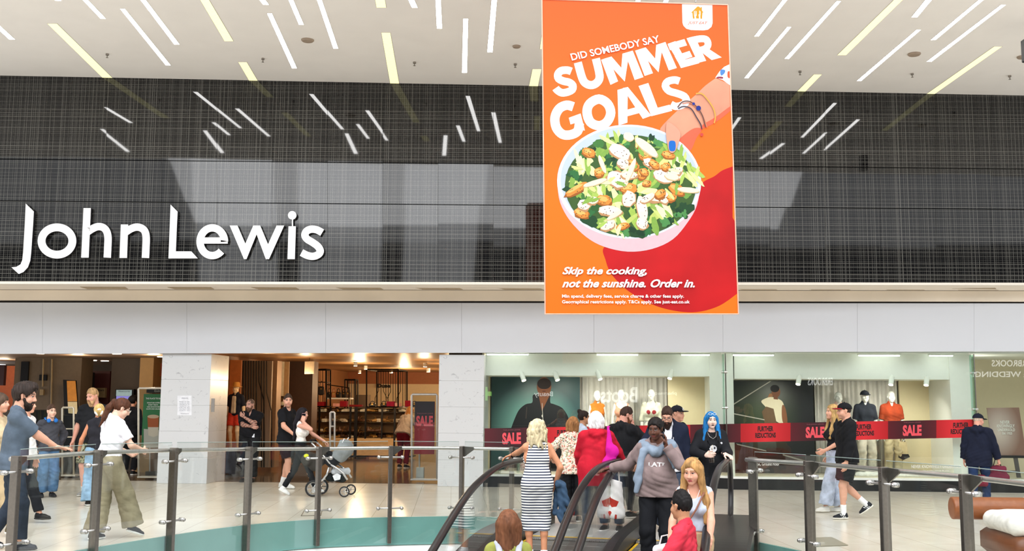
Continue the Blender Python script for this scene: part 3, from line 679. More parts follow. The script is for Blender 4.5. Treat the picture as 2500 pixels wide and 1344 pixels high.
# ---------------------------------------------------------------- escalators
rub = pm('black_rubber_handrail', '#191617', .3, vary=.1, spec=.4)
deckm = pm('bronze_steel_deck', '#2f2b29', .36, .6, vary=.1, scale=20)
stepm = pm('ridged_step_metal', '#8b8a86', .4, .7, vary=.3, scale=60, stretch=(12, .3, 1))
yel = pm('yellow_step_edge', '#e2b21a', .5)
plate = pm('landing_plate', '#c9c8c4', .3, .3, vary=.05)
PATH = [(14.2, .95), (13.2, .95), (12.3, .95), (11.75, .92), (11.2, .84), (10.7, .73), (10.2, .56), (9.7, .36), (9.2, .15), (8.4, -.22), (7, -.98), (5, -2.1), (3, -3.25), (1, -4.4)]
PATH = [(p.x, p.y) for p in smooth_line([Vector((a, b, 0)) for a, b in PATH], 4)]
def zr(u):
    for (a, za), (b, zb) in zip(PATH, PATH[1:]):
        if b <= u <= a: return za+(zb-za)*(a-u)/(a-b)
    return PATH[0][1] if u > PATH[0][0] else PATH[-1][1]
def escalator(label, va, vb, outer):
    root = thing('escalator', label, 'escalator', E(13.0, (va+vb)/2)); o = root.location
    for v in (va, vb):
        pts = [E(13.95, v, .17)]+[E(14.2+.39*math.cos(R(a)), v, .56+.39*math.sin(R(a))) for a in range(-90, 90, 15)]+[E(u, v, z) for u, z in PATH]
        MB().tube([p-o for p in pts], .042, 10, sq=.75).build('handrail', rub, root, True)
        # glass panel under the handrail
        m = MB(); vs = []; us = [14.5, 14.35]+[u for u, z in PATH]
        for u in us:
            zt = (.56 if u > 14.45 else .80 if u > 14.3 else zr(u)-.02); zb = zr(u)-.95+.12
            for dv in (-.006, .006): vs += [E(u, v+dv, zb)-o, E(u, v+dv, zt)-o]
        fs = []
        for i in range(len(us)-1):
            a, b = i*4, i*4+4
            fs += [(a, b, b+1, a+1), (a+2, a+3, b+3, b+2), (a+1, b+1, b+3, a+3)]
        m.add(vs, fs).build('glass_panel', bglass, root)
        # decking and skirt
        sd = 1 if v == vb else -1
        w0, w1 = (v-sd*.085, v+sd*(outer[0 if sd < 0 else 1]))
        lo, hi = min(w0, w1), max(w0, w1); vs = []
        us = [14.62, 14.6]+[u for u, z in PATH if u < 14.4]
        for u in us:
            zt = zr(u)-.95+(.10 if u > 14.61 else .20); zb = zr(u)-1.45
            if u > 12.9: zb = max(zb, .001)
            vs += [E(u, lo, zb)-o, E(u, lo, zt-.035)-o, E(u, lo+.035, zt)-o, E(u, hi-.035, zt)-o, E(u, hi, zt-.035)-o, E(u, hi, zb)-o]
        fs = [tuple(range(6))[::-1]]
        for i in range(len(us)-1):
            for k in range(6): fs.append((i*6+k, i*6+(k+1) % 6, i*6+6+(k+1) % 6, i*6+6+k))
        MB().add(vs, fs).build('decking', deckm, root)
    wv = (vb-va)-.19; vm = (va+vb)/2; M3 = Matrix.Rotation(-EA, 4, 'Z')
    MB().box(E(13.75, vm, .008)-o, (wv, 1.5, .014), M3, .003).build('landing_plate', plate, root)
    cm = MB(); cm.box(E(12.93, vm, .012)-o, (wv, .14, .02), M3)
    for k in range(40): cm.box(E(12.85, vm-wv/2+wv*(k+.5)/40, .010)-o, (.008, .06, .012), M3)
    cm.build('comb_plate', steel, root)
    MB().box(E(13.02, vm, .02)-o, (wv, .05, .008), M3).build('yellow_edge', yel, root)
    k = 0; u = 12.65
    while u > 6.2:
        z = min(zr(u+.0)-.95, -.004)
        st_ = MB().box(E(u, vm, z-.11)-o, (wv, .40, .22), M3, .004).build('step', stepm, root)
        y = MB()
        y.box(E(u, vm-wv/2+.02, z+.002)-o, (.03, .39, .006), M3); y.box(E(u, vm+wv/2-.02, z+.002)-o, (.03, .39, .006), M3)
        y.build('yellow_line', yel, st_)
        u -= .405; k += 1
    return root
escalator('left escalator of the pair, carrying the woman in the striped dress', -3.198, -2.05, (.3, .10))
escalator('right escalator of the pair, carrying the people coming down', -1.84, -.705, (.10, .34))
# pit walls under the escalators
struct('wall_pit', MB().box(E(12.6, -1.95, -.95), (2.9, .1, 1.3), Matrix.Rotation(-EA, 4, 'Z')), deckm)
# ---------------------------------------------------------------- rounded bodies: tapered limbs blended into one surface
def cap(a, b, ra, rb=None, k=.03, flat=None, op='u', cut=None):
    return (np.array(a, float), np.array(b, float), ra, ra if rb is None else rb, k, flat or [], op, cut or [])
def field(prims, h, lo=None, hi=None, fold=None, planes=()):
    A = [p for p in prims if p[6] == 'u']
    if lo is None:
        lo = np.min([np.minimum(p[0], p[1])-max(p[2], p[3]) for p in A], 0)-3*h-.012
        hi = np.max([np.maximum(p[0], p[1])+max(p[2], p[3]) for p in A], 0)+3*h+.012
    n = np.ceil((hi-lo)/h).astype(int)+1
    ax = [lo[i]+h*np.arange(n[i]) for i in range(3)]
    D = np.full(n, .5, np.float32)
    for a, b, ra, rb, k, flat, op, cut in prims:
        m = max(ra, rb)+k+.03
        s0 = [max(0, int((min(a[i], b[i])-m-lo[i])/h)) for i in range(3)]; s1 = [min(n[i], int((max(a[i], b[i])+m-lo[i])/h)+2) for i in range(3)]
        if any(s1[i] <= s0[i] for i in range(3)): continue
        g = np.meshgrid(*[ax[i][s0[i]:s1[i]] for i in range(3)], indexing='ij', sparse=True)
        ab = b-a; l2 = float(ab @ ab)
        t = np.clip(((g[0]-a[0])*ab[0]+(g[1]-a[1])*ab[1]+(g[2]-a[2])*ab[2])/l2, 0, 1) if l2 > 1e-12 else 0.0
        wx, wy, wz = g[0]-a[0]-t*ab[0], g[1]-a[1]-t*ab[1], g[2]-a[2]-t*ab[2]
        for nrm, f in flat:
            q = (wx*nrm[0]+wy*nrm[1]+wz*nrm[2])*(1/f-1)
            wx, wy, wz = wx+nrm[0]*q, wy+nrm[1]*q, wz+nrm[2]*q
        d = np.sqrt(wx*wx+wy*wy+wz*wz)-(ra+(rb-ra)*t)
        for cp, cn in cut:
            d = np.maximum(d, (g[0]-cp[0])*cn[0]+(g[1]-cp[1])*cn[1]+(g[2]-cp[2])*cn[2])
        sl = tuple(slice(s0[i], s1[i]) for i in range(3)); o = D[sl]
        if op == 'u':
            hh = np.clip(.5+.5*(o-d)/k, 0, 1); D[sl] = o+(d-o)*hh-k*hh*(1-hh)
        else:
            hh = np.clip(.5-.5*(o+d)/k, 0, 1); D[sl] = o+(-d-o)*hh+k*hh*(1-hh)
    if fold or planes: g = np.meshgrid(*ax, indexing='ij', sparse=True)
    if fold: D = D+fold(*g).astype(np.float32)
    for cp, cn in planes:
        D = np.maximum(D, ((g[0]-cp[0])*cn[0]+(g[1]-cp[1])*cn[1]+(g[2]-cp[2])*cn[2]).astype(np.float32))
    return D, lo
def surfnet(D, lo, h):
    I = D < 0; c = np.zeros(np.array(D.shape)-1, np.int8)
    for i in (0, 1):
        for j in (0, 1):
            for k in (0, 1): c += I[i:i+c.shape[0], j:j+c.shape[1], k:k+c.shape[2]]
    m = (c > 0) & (c < 8); x, y, z = np.nonzero(m)
    if len(x) == 0: return np.zeros((0, 3)), np.zeros((0, 4), int)
    pos = np.zeros((len(x), 3)); cnt = np.zeros(len(x))
    for a in range(3):
        for u in (0, 1):
            for v in (0, 1):
                o0 = [0, 0, 0]; o0[(a+1) % 3] = u; o0[(a+2) % 3] = v; o1 = list(o0); o1[a] = 1
                d0 = D[x+o0[0], y+o0[1], z+o0[2]]; d1 = D[x+o1[0], y+o1[1], z+o1[2]]
                s = (d0 < 0) != (d1 < 0); t = np.where(s, d0/np.where(s, d0-d1, 1), 0)
                for q in range(3): pos[:, q] += np.where(s, o0[q]+(t if q == a else 0), 0)
                cnt += s
    V = lo+h*(np.stack([x, y, z], 1)+pos/cnt[:, None])
    idx = np.full(c.shape, -1, int); idx[m] = np.arange(len(x)); Fs = []
    for a in range(3):
        b, e = (a+1) % 3, (a+2) % 3
        sl0 = [slice(None)]*3; sl1 = [slice(None)]*3
        sl0[a] = slice(0, -1); sl1[a] = slice(1, None)
        ch = I[tuple(sl0)] != I[tuple(sl1)]
        p = np.argwhere(ch); ok = (p[:, b] > 0) & (p[:, e] > 0) & (p[:, b] < D.shape[b]-1) & (p[:, e] < D.shape[e]-1); p = p[ok]
        if not len(p): continue
        ib = np.zeros(3, int); ib[b] = 1; ie = np.zeros(3, int); ie[e] = 1
        q = [idx[tuple(r.T)] for r in (p, p-ib, p-ib-ie, p-ie)]
        f = np.stack(q, 1); ins = I[tuple(p.T)]
        f[~ins] = f[~ins][:, ::-1]; Fs.append(f)
    return V, np.concatenate(Fs)
def sdf_part(name, prims, h, mat, parent, scale=1.0, fold=None, planes=(), colour=None, extra=None):
    D, lo = field(prims, h, fold=fold, planes=planes); V, Fq = surfnet(D, lo, h)
    if extra:
        for pr, hh in extra:
            D, lo = field(pr, hh); v, f = surfnet(D, lo, hh); Fq = np.concatenate([Fq, f+len(V)]); V = np.concatenate([V, v])
    me = bpy.data.meshes.new(name); nf = len(Fq)
    me.vertices.add(len(V)); me.vertices.foreach_set('co', (V*scale).astype(np.float32).ravel())
    me.loops.add(nf*4); me.loops.foreach_set('vertex_index', Fq.astype(np.int32).ravel())
    me.polygons.add(nf); me.polygons.foreach_set('loop_start', np.arange(0, nf*4, 4, dtype=np.int32))
    me.polygons.foreach_set('use_smooth', np.ones(nf, bool)); me.update(calc_edges=True); me.validate()
    if colour is not None:
        ca = me.color_attributes.new('Col', 'FLOAT_COLOR', 'POINT'); ca.data.foreach_set('color', colour(V).astype(np.float32).ravel())
    me.materials.append(mat); o = bpy.data.objects.new(name, me); COL.objects.link(o)
    if parent: o.parent = parent
    return o

def unit(v): v = np.array(v, float); return v/max(1e-9, np.linalg.norm(v))
def rotm(axis, ang):
    return np.array(Matrix.Rotation(ang, 3, Vector(axis)))
def ik(a, b, l1, l2, hint):
    d = b-a; L = np.linalg.norm(d); u = d/max(L, 1e-9)
    if L > (l1+l2)*.998: b = a+u*(l1+l2)*.998; L = (l1+l2)*.998
    if L < abs(l1-l2)+.02: L = abs(l1-l2)+.02; b = a+u*L
    x = (l1*l1-l2*l2+L*L)/(2*L); y = math.sqrt(max(0, l1*l1-x*x))
    hv = np.array(hint, float); hv = unit(hv-u*(hv @ u)); return a+u*x+hv*y, b
SKIN = {'pale': '#e3b69e', 'fair': '#d9a288', 'tan': '#c48a63', 'dark': '#5b3626', 'olive': '#b98563', 'pink': '#d89c86'}
cloth_cache = {}
def cloth(col, kind='plain', rough=.85):
    key = 'cloth_%s_%s' % (kind, col.lstrip('#'))
    if key in MATS: return MATS[key]
    if kind == 'plain': return pm(key, col, rough, vary=.14, scale=11, spec=.2, bump=.6)
    if kind == 'denim': return pm(key, col, .85, vary=.3, scale=9, spec=.2, bump=.6)
    if kind == 'leather': return pm(key, col, .4, vary=.1, scale=20, bump=.1)
    m = bpy.data.materials.new(key); m.use_nodes = True; MATS[key] = m; t, b, N, L = nt(m)
    b.inputs['Roughness'].default_value = rough; b.inputs['Specular IOR Level'].default_value = .2
    tc = N('TexCoord')
    if kind == 'stripe':
        wv = N('TexWave'); wv.bands_direction = 'Z'; wv.inputs['Scale'].default_value = 10.2; wv.inputs['Distortion'].default_value = .25
        wv.inputs['Detail Scale'].default_value = .6
        L(tc.outputs['Object'], wv.inputs[0]); r = N('ValToRGB'); r.color_ramp.interpolation = 'CONSTANT'
        e = r.color_ramp.elements; e[0].color = lin(col); e[1].color = lin('#f0eeea'); e[1].position = .36; L(wv.outputs['Fac'], r.inputs[0]); L(r.outputs[0], b.inputs['Base Color'])
    elif kind in ('floral', 'camo', 'fruit', 'tattoo'):
        v = N('TexVoronoi' if kind != 'camo' else 'TexNoise'); v.inputs['Scale'].default_value = {'floral': 62, 'camo': 9, 'fruit': 15, 'tattoo': 50}[kind]
        L(tc.outputs['Object'], v.inputs['Vector']); r = N('ValToRGB'); r.color_ramp.interpolation = 'CONSTANT'
        pal = {'floral': ['#e9dcc6', '#e0a595', '#efe2cf', '#9a9a72', '#e6c4ae', '#d7705f', '#efe6d6', '#6b6a60', '#ead9bf', '#efe2cf', '#e6d6c0'], 'camo': ['#5c5d47', '#8d8a6c', '#3c3d30', '#a5a083'], 'fruit': ['#e6e3de', '#e9e6e2', '#b5372c', '#ece9e6', '#cf6a58', '#e4e0dc'], 'tattoo': ['#bb8a76', '#5d4a44', '#c79a86', '#4f4340']}[kind]
        while len(r.color_ramp.elements) < len(pal): r.color_ramp.elements.new(.5)
        for i, c in enumerate(pal):
            r.color_ramp.elements[i].position = (i/len(pal)) if kind != 'camo' else .3+.4*i/len(pal); r.color_ramp.elements[i].color = lin(c)
        if kind == 'camo': L(v.outputs[0], r.inputs[0])
        else:
            s = N('SeparateColor'); L(v.outputs['Color'], s.inputs[0]); L(s.outputs[0], r.inputs[0])
        L(r.outputs[0], b.inputs['Base Color'])
    return m
def hairmat(col):
    return pm('hair_'+col.lstrip('#'), col, .62, vary=.45, scale=26, spec=.2, bump=.5, stretch=(1, 1, .14))
skinm = attr_mat('skin', .48, spec=.35)

def hand_prims(wr, d, n, th, curl, sc_=1.0, spread=.12):
    # wr wrist, d finger direction, n palm normal, th thumb side
    d, n = unit(d), unit(n); n = unit(n-d*(n @ d)); t = unit(th); t = unit(t-d*(t @ d)-n*(t @ n)); P_ = []
    c = curl
    for i, (off, L_, r) in enumerate(((.030, .072, .0095), (.010, .080, .0098), (-.011, .074, .0095), (-.030, .058, .0085))):
        a = wr+t*off*.55+d*.012; k = wr+d*(.092-.004*abs(i-1))*1.0+t*off
        P_.append(cap(a, k, .0155, .0125, .012, [(n, .85)]))
        ang = c*(.55+.1*i); dd = unit(d+t*(off*spread*6)); p = k
        for seg, (f, r_) in enumerate(((.46, 1.0), (.31, .93), (.25, .85))):
            q = math.cos(ang)*dd+math.sin(ang)*n; e = p+q*L_*f; P_.append(cap(p, e, r*r_, r*(r_-.06), .004)); p = e; ang += c*(.75 if seg == 0 else .5)
    b = wr+t*.022+d*.022; q1 = unit(d*.62+t*.75+n*(.25+.3*min(c, 1))); p = b+q1*.042; P_.append(cap(b, p, .016, .0125, .01))
    q2 = unit(d*.85+t*(.42-.5*min(c, 1))+n*(.2+.5*min(c, 1))); e = p+q2*.034; P_.append(cap(p, e, .0115, .0105, .006)); P_.append(cap(e, e+unit(q2+d*.3)*.024, .0105, .0085, .004))
    P_.append(cap(wr-d*.05, wr+d*.02, .027, .024, .015, [(n, .75)]))
    return P_

def person(label, pos, face, H, skin='fair', w=1.0, fem=False, belly=0.0, lean=0.0, side=0.0, twist=0.0, head=(0, 0), headroll=0,
           arms=None, feet=None, hair=None, hairc='#2a1f1a', beard=None, top=None, bottom=None, shoes=None, extras=None, cat='person', name='person',
           mannequin=False, brows=None, lips=None, hands=True, group=None, lod=1.0, glasses=None, smile=False, low=0.0, headsc=1.0, tattoo=False, socks=None, skirt=None):
    s = H/1.75; rt = thing(name, label, cat, pos, R(face), group)
    up = np.array([0, 0, 1.]); X = np.array([1., 0, 0]); Y = np.array([0, 1., 0])
    pel = np.array([0, 0, .95-low])
    M = rotm((0, 0, 1), R(twist)) @ rotm((1, 0, 0), -R(lean)) @ rotm((0, 1, 0), R(side))
    def T(x, y, z): return pel+M @ np.array([x, y, z-.95])
    fw, rg, upv = M @ Y, M @ X, M @ up
    sx = .152*w if fem else .172*w
    fl = [(fw, .78)]
    hipr = (.105 if fem else .1)*w
    wa = (.108 if fem else .128)*w+belly*.5
    torso = [cap(pel+X*-.07*w, pel+X*.07*w, hipr, None, .05, [(Y, .88)]),
             cap(T(-.035*w, belly*.5, 1.07), T(.035*w, belly*.5, 1.07), wa, None, .06, [(fw, .80+belly)]),
             cap(T(-.06*w, .005, 1.27), T(.06*w, .005, 1.27), .116*w, None, .06, [(fw, .80)]),
             cap(T(-sx+.03, -.005, 1.395), T(sx-.03, -.005, 1.395), .056*w, None, .05, fl),
             cap(T(0, -.025, 1.455), T(sx*.8, -.015, 1.405), .05*w, .046*w, .04, fl), cap(T(0, -.025, 1.455), T(-sx*.8, -.015, 1.405), .05*w, .046*w, .04, fl),
             cap(T(0, -.02, 1.40), T(0, -.005, 1.50), .068*w, .055, .04)]
    if belly: torso.append(cap(T(0, .05+belly*.4, 1.08), T(0, .05+belly*.4, 1.12), .09+belly, None, .08))
    if fem: torso += [cap(T(q*.068, .06, 1.255), T(q*.066, .075, 1.245), .058, None, .04) for q in (-1, 1)]
    B_ = list(torso)
    sh = {}; el = {}; wr = {}; hd = {}; ar = arms or {}
    for side_, q in (('R', 1), ('L', -1)):
        a = dict(p=(q*.27*w, .02, .88), hint=(q*.4, -1, -.1), curl=.5, n=None, d=None); a.update(ar.get(side_, {}))
        S_ = T(q*sx, -.01, 1.395); sh[side_] = S_
        tgt = np.array(a['p'], float)
        el[side_], wr[side_] = ik(S_, tgt, .285, .255, a['hint'])
        ra = (.043 if fem else .05)*(.6+.4*w)
        B_ += [cap(S_, el[side_], ra, ra*.83, .03), cap(el[side_], wr[side_], ra*.83, .027, .02), cap(el[side_]+(wr[side_]-el[side_])*.1, el[side_]+(wr[side_]-el[side_])*.4, ra*.84, ra*.7, .02)]
        d = unit(wr[side_]-el[side_]) if a['d'] is None else unit(a['d'])
        n = np.array(a['n']) if a['n'] is not None else np.array([-q*1., .25, 0])
        th = a.get('th', (0, 1, .3)) ; hd[side_] = (wr[side_], d, n, np.array(th, float), a['curl'])
    hj = {}; kn = {}; an = {}; td = {}; ft = feet or {}
    for side_, q in (('R', 1), ('L', -1)):
        f = dict(p=(q*.1, 0, 0), yaw=q*8, pitch=0, hint=(q*.15, 1, 0)); f.update(ft.get(side_, {}))
        hj[side_] = pel+np.array([q*.088*w, 0, -.03]); A_ = np.array(f['p'], float)+np.array([0, 0, .085])
        kn[side_], an[side_] = ik(hj[side_], A_, .435, .415, f['hint'])
        yw, pt = R(f['yaw']), R(f['pitch']); td[side_] = (np.array([math.sin(-yw)*-1*math.cos(pt), math.cos(yw)*math.cos(pt), -math.sin(pt)]), np.array([math.sin(yw)*math.sin(pt), math.cos(yw)*math.sin(pt), math.cos(pt)]))
        lw = .5+.5*w; kb = (kn[side_]-hj[side_]); sb = an[side_]-kn[side_]; bk = unit(np.cross(np.cross(unit(sb), Y), unit(sb)))
        B_ += [cap(hj[side_], kn[side_], .086*lw, .053*lw, .05), cap(kn[side_], an[side_], .05*lw, .036*lw, .03), cap(kn[side_]+sb*.18-Y*.018, kn[side_]+sb*.42-Y*.012, .048*lw, .042*lw, .03)]
        B_.append(cap(an[side_]-td[side_][1]*.045, an[side_]-td[side_][1]*.055+td[side_][0]*.13, .034, .026, .02))
    # head
    nb = T(0, 0, 1.495); yw, pt = R(head[0]), R(head[1])
    HM = M @ rotm((0, 0, 1), yw) @ rotm((1, 0, 0), -pt) @ rotm((0, 1, 0), R(headroll))
    hs = headsc*(1.0 if not fem else .97)
    def Hd(x, y, z): return nb+HM @ (np.array([x, y+.02, z+.128])*hs)
    hX, hY, hZ = HM @ X, HM @ Y, HM @ up
    e3 = lambda c, r, k=.02, op='u': cap(Hd(*c), Hd(*c), r[0]*hs, None, k, [(hY, r[1]/r[0]), (hZ, r[2]/r[0])], op)
    HP = [e3((0, -.012, .032), (.076, .096, .09)), e3((0, .022, -.042), (.06, .07, .074)), e3((0, .062, -.094), (.026, .024, .02), .025),
          cap(Hd(-.03, .072, .03), Hd(.03, .072, .03), .018*hs, None, .015), cap(Hd(0, .088, .014), Hd(0, .106, -.024), .008*hs, .0125*hs, .01),
          cap(Hd(-.014, .094, -.03), Hd(.014, .094, -.03), .008*hs, None, .008),
          cap(Hd(-.04, .055, -.03), Hd(.04, .055, -.03), .026*hs, None, .03), cap(Hd(-.018, .08, -.062), Hd(.018, .08, -.062), .011*hs, None, .008)]
    HP += [cap(Hd(q*.031, .1, .009), Hd(q*.031, .1, .009), .014*hs, None, .012, None, 's') for q in (-1, 1)]
    HP += [cap(Hd(q*.078, -.012, .014), Hd(q*.074, -.006, -.022), .018*hs, .011*hs, .006, [(hX, .5)]) for q in (-1, 1)]
    nk = [cap(T(0, -.015, 1.42), Hd(0, -.03, -.06), (.05 if fem else .058)*(.5+.5*w), (.05 if fem else .057)*(.5+.5*w), .03)]
    B_ += nk
    sk = np.array(lin(SKIN.get(skin, skin))); lp = np.array(lin(lips)) if lips else sk*np.array([.8, .55, .55, 1])
    bc = np.array(lin(brows or hairc)); hc_ = Hd(0, 0, 0)
    def paint(V):
        c = np.tile(sk, (len(V), 1)); c[:, 3] = 1
        if mannequin: return c
        l = (V-hc_) @ np.stack([hX, hY, hZ], 1)/hs; x, y, z = l[:, 0], l[:, 1], l[:, 2]; ax_ = np.abs(x)
        f = y > .06
        m = f & (((ax_/.023)**2+((z+.062)/.0105)**2) < 1); c[m] = lp
        if smile:
            m = f & (ax_ < .019) & (np.abs(z+.0615-ax_*.12) < .0042); c[m] = np.array([.75, .72, .68, 1])
        m = f & (np.abs(z-.034-.12*(.035-np.abs(ax_-.03))) < .0055) & (ax_ > .012) & (ax_ < .05); c[m] = bc
        m = f & (((ax_-.031)/.014)**2+((z-.01)/.0068)**2 < 1); c[m] = np.array([.5, .48, .46, 1])
        m = f & (((ax_-.031)/.0072)**2+((z-.01)/.0072)**2 < 1); c[m] = np.array([.03, .02, .015, 1])
        m = f & (np.abs(z-.0185) < .0028) & (np.abs(ax_-.031) < .018); c[m] = sk*.25+bc*.3
        if beard and beard.get('stubble'): 
            m = (y > .01) & (z < -.035-.55*(.075-np.clip(y, 0, .075))*0-.0) & (z < -.06+.35*(y-.06)) & (z > -.14) & ~(((ax_/.023)**2+((z+.062)/.0105)**2) < 1); c[m] = sk*.72+np.array(lin(hairc))*.28
        if tattoo:
            for a_ in ('R', 'L'):
                for p0, p1 in ((el[a_], wr[a_]),):
                    ab = p1-p0; t_ = np.clip(((V-p0) @ ab)/(ab @ ab), 0, 1); dd = np.linalg.norm(V-p0-t_[:, None]*ab, axis=1)
                    nz = np.sin(V[:, 0]*150)*np.sin(V[:, 1]*130+2)*np.sin(V[:, 2]*140)+.4*np.sin(V[:, 0]*70+V[:, 2]*90)
                    m = (dd < .06) & (nz > .0); c[m] = sk*.35
        return c
    ex = [(HP+nk, .0065/lod)]
    if hands: ex += [(hand_prims(hd[a_][0], hd[a_][1], hd[a_][2], hd[a_][3], hd[a_][4]), .0048/lod) for a_ in ('R', 'L')]
    body = sdf_part('body', B_, .0135/lod, skinm, rt, s, colour=paint, extra=ex)
    J = dict(T=T, Hd=Hd, hX=hX, hY=hY, hZ=hZ, sh=sh, el=el, wr=wr, hd=hd, kn=kn, an=an, td=td, hj=hj, pel=pel, fw=fw, rg=rg, up=upv, s=s, rt=rt, hs=hs, M=M, hc=hc_, torso=torso, w=w, fem=fem, sx=sx)
    grow = lambda L_, o: [p[:2]+(p[2]+o, p[3]+o)+p[4:] for p in L_]
    ph = random.Random(label).uniform(0, 6)
    def folds(am, f=1.0):
        def g(x, y, z):
            q1 = 11*f*z+9*x+5*np.sin(6*x+ph)+9*y+3*np.sin(5*z+2*ph); q2 = 15*x+17*z+8*np.sin(4*y+3*z+ph)+ph; q3 = -19*x+23*z+12*y+4*np.sin(7*z+ph)
            msk = .5+.5*np.sin(6*z+5*x+ph); m2 = .5+.5*np.sin(8*z-6*x+3*y+2*ph)
            return am*((1-2*np.abs(np.sin(q1)))*msk*.8+(1-2*np.abs(np.sin(q2)))*m2*.9+(1-2*np.abs(np.sin(q3)))*(1-msk)*.7)
        return g
    # top
    if top:
        t = dict(col='#222222', kind='plain', o=.018, sleeve=.45, sr=.014, hem=.93, neck=.075, collar=0, loose=0, open=False, name='shirt', hood=False, fold=.0048); t.update(top)
        P_ = grow(torso, t['o'])
        if t['hem'] < .9: P_.append(cap(T(-.06*w, 0, .9), T(.06*w, 0, .9), hipr+t['o']+.01+t['loose'], None, .06, [(fw, .85)])); P_.append(cap(T(-.05*w, 0, t['hem']), T(.05*w, 0, t['hem']), hipr+t['o']+.01+t['loose'], None, .06, [(fw, .85)]))
        if t['loose']: P_.append(cap(T(-.05*w, 0, 1.0), T(.05*w, 0, 1.2), .12*w+t['loose'], None, .06, [(fw, .82)]))
        for a_ in ('R', 'L'):
            sl = t['sleeve'] if not isinstance(t['sleeve'], dict) else t['sleeve'][a_]
            ra = (.043 if fem else .05)*(.6+.4*w)+t['sr']
            if sl <= 0: continue
            u1 = min(1, sl*2); end = sh[a_]+(el[a_]-sh[a_])*u1; du = unit(el[a_]-sh[a_])
            P_.append(cap(sh[a_], end+du*(.05 if sl < .5 else 0), ra, ra+.004 if sl < .5 else ra*.9, .03, None, 'u', [(end, du)] if sl < .5 else None))
            if sl > .5:
                e2 = el[a_]+(wr[a_]-el[a_])*min(1, (sl-.5)*2); dv = unit(wr[a_]-el[a_])
                P_.append(cap(el[a_], e2+dv*.04, ra*.9, .030+t['sr'], .025, None, 'u', [(e2, dv)]))
        if t['collar']: P_.append(cap(T(0, -.012, 1.47), Hd(0, -.028, -.085), .07*(.5+.5*w), .066*(.5+.5*w), .015, None, 'u', [(T(0, 0, 1.49+t['collar']), upv)]))
        if t['hood']: P_ += [cap(T(-.07, -.085, 1.44), T(.07, -.085, 1.44), .05, None, .03), cap(T(0, -.1, 1.40), T(0, -.11, 1.34), .06, .03, .03), cap(T(-.08, .0, 1.47), T(-.03, .07, 1.42), .026, .02, .02), cap(T(.08, .0, 1.47), T(.03, .07, 1.42), .026, .02, .02)]
        if t['neck'] and not t['collar']: P_.append(cap(T(0, .01+.02*(t.get('deep', 0)), 1.5-t.get('deep', 0)*.07), T(0, 0, 1.62), t['neck']*(.6+.4*w), t['neck'], .008, None, 's'))
        if t['collar']: P_.append(cap(T(0, .09, 1.40-t.get('deep', 0)), T(0, .06, 1.56), .02, .05, .008, None, 's'))
        for pq in t.get('sub', []): P_.append(pq(J))
        pl = [(T(0, 0, t['hem']), -upv)]
        sdf_part(t['name'], P_, .0115/lod, cloth(t['col'], t['kind'], t.get('rough', .85)), rt, s, folds(t['fold']), pl)
        J['top_r'] = t
    if bottom:
        t = dict(col='#222222', kind='plain', len=.96, thigh=.1, knee=.075, hem=.065, waist=1.03, name='trousers', o=.016, fold=.0048); t.update(bottom)
        P_ = [(p[0], p[1], p[2]+t['o'], p[3]+t['o'])+p[4:] for p in torso[:2]]
        for a_ in ('R', 'L'):
            dv = unit(an[a_]-kn[a_]); L_ = t['len']; lw = .5+.5*w
            if L_ <= .5:
                du = unit(kn[a_]-hj[a_]); e = hj[a_]+(kn[a_]-hj[a_])*L_*2; P_.append(cap(hj[a_], e+du*.05, t['thigh']*lw, t['hem']*lw, .03, None, 'u', [(e, du)]))
            else:
                e = kn[a_]+(an[a_]-kn[a_])*(L_-.5)*2
                P_ += [cap(hj[a_], kn[a_], t['thigh']*lw, t['knee']*lw, .03), cap(kn[a_], e+dv*.06, t['knee']*lw, t['hem']*lw, .025, None, 'u', [(e, dv)])]
        sdf_part(t['name'], P_, .0115/lod, cloth(t['col'], t['kind']), rt, s, folds(t['fold']), [(T(0, 0, t['waist']), upv)])
    if skirt:
        t = dict(col='#222222', kind='plain', top=1.02, hem=.35, r0=.13, r1=.16, name='skirt', fold=.003); t.update(skirt)
        mid = (kn['R']+kn['L'])/2; P_ = grow(torso[:2], t.get('g', .008))
        for a_ in ('R', 'L'):
            P_.append(cap(hj[a_]+np.array([0, 0, .02]), kn[a_], t['r0']*w, t['r1']*.8*w, .04)); dv = unit(an[a_]-kn[a_]); P_.append(cap(kn[a_], kn[a_]+dv*max(.02, (kn[a_][2]-t['hem'])+.05), t['r1']*.8*w, t['r1']*.72*w, .05))
        P_.append(cap(pel, mid, t['r0']*w, t['r1']*.7*w, .05)); P_.append(cap(mid, (an['R']+an['L'])/2, t['r1']*.7*w, t['r1']*.6*w, .05))
        if t.get('join'): P_ += grow(torso, .014)
        for pq in t.get('sub', []): P_.append(pq(J))
        sdf_part(t['name'], P_, .0115/lod, cloth(t['col'], t['kind']), rt, s, folds(t['fold']), [(np.array([0, 0, t['hem']]), -up), (T(0, 0, t['top']), upv)])
    if socks:
        for a_ in ('R', 'L'):
            e = an[a_]+(kn[a_]-an[a_])*socks[1]; sdf_part('sock', [cap(an[a_]-td[a_][1]*.02, e, .044, .046, .02, None, 'u', [(e, unit(kn[a_]-an[a_]))])], .011/lod, cloth(socks[0]), rt, s)
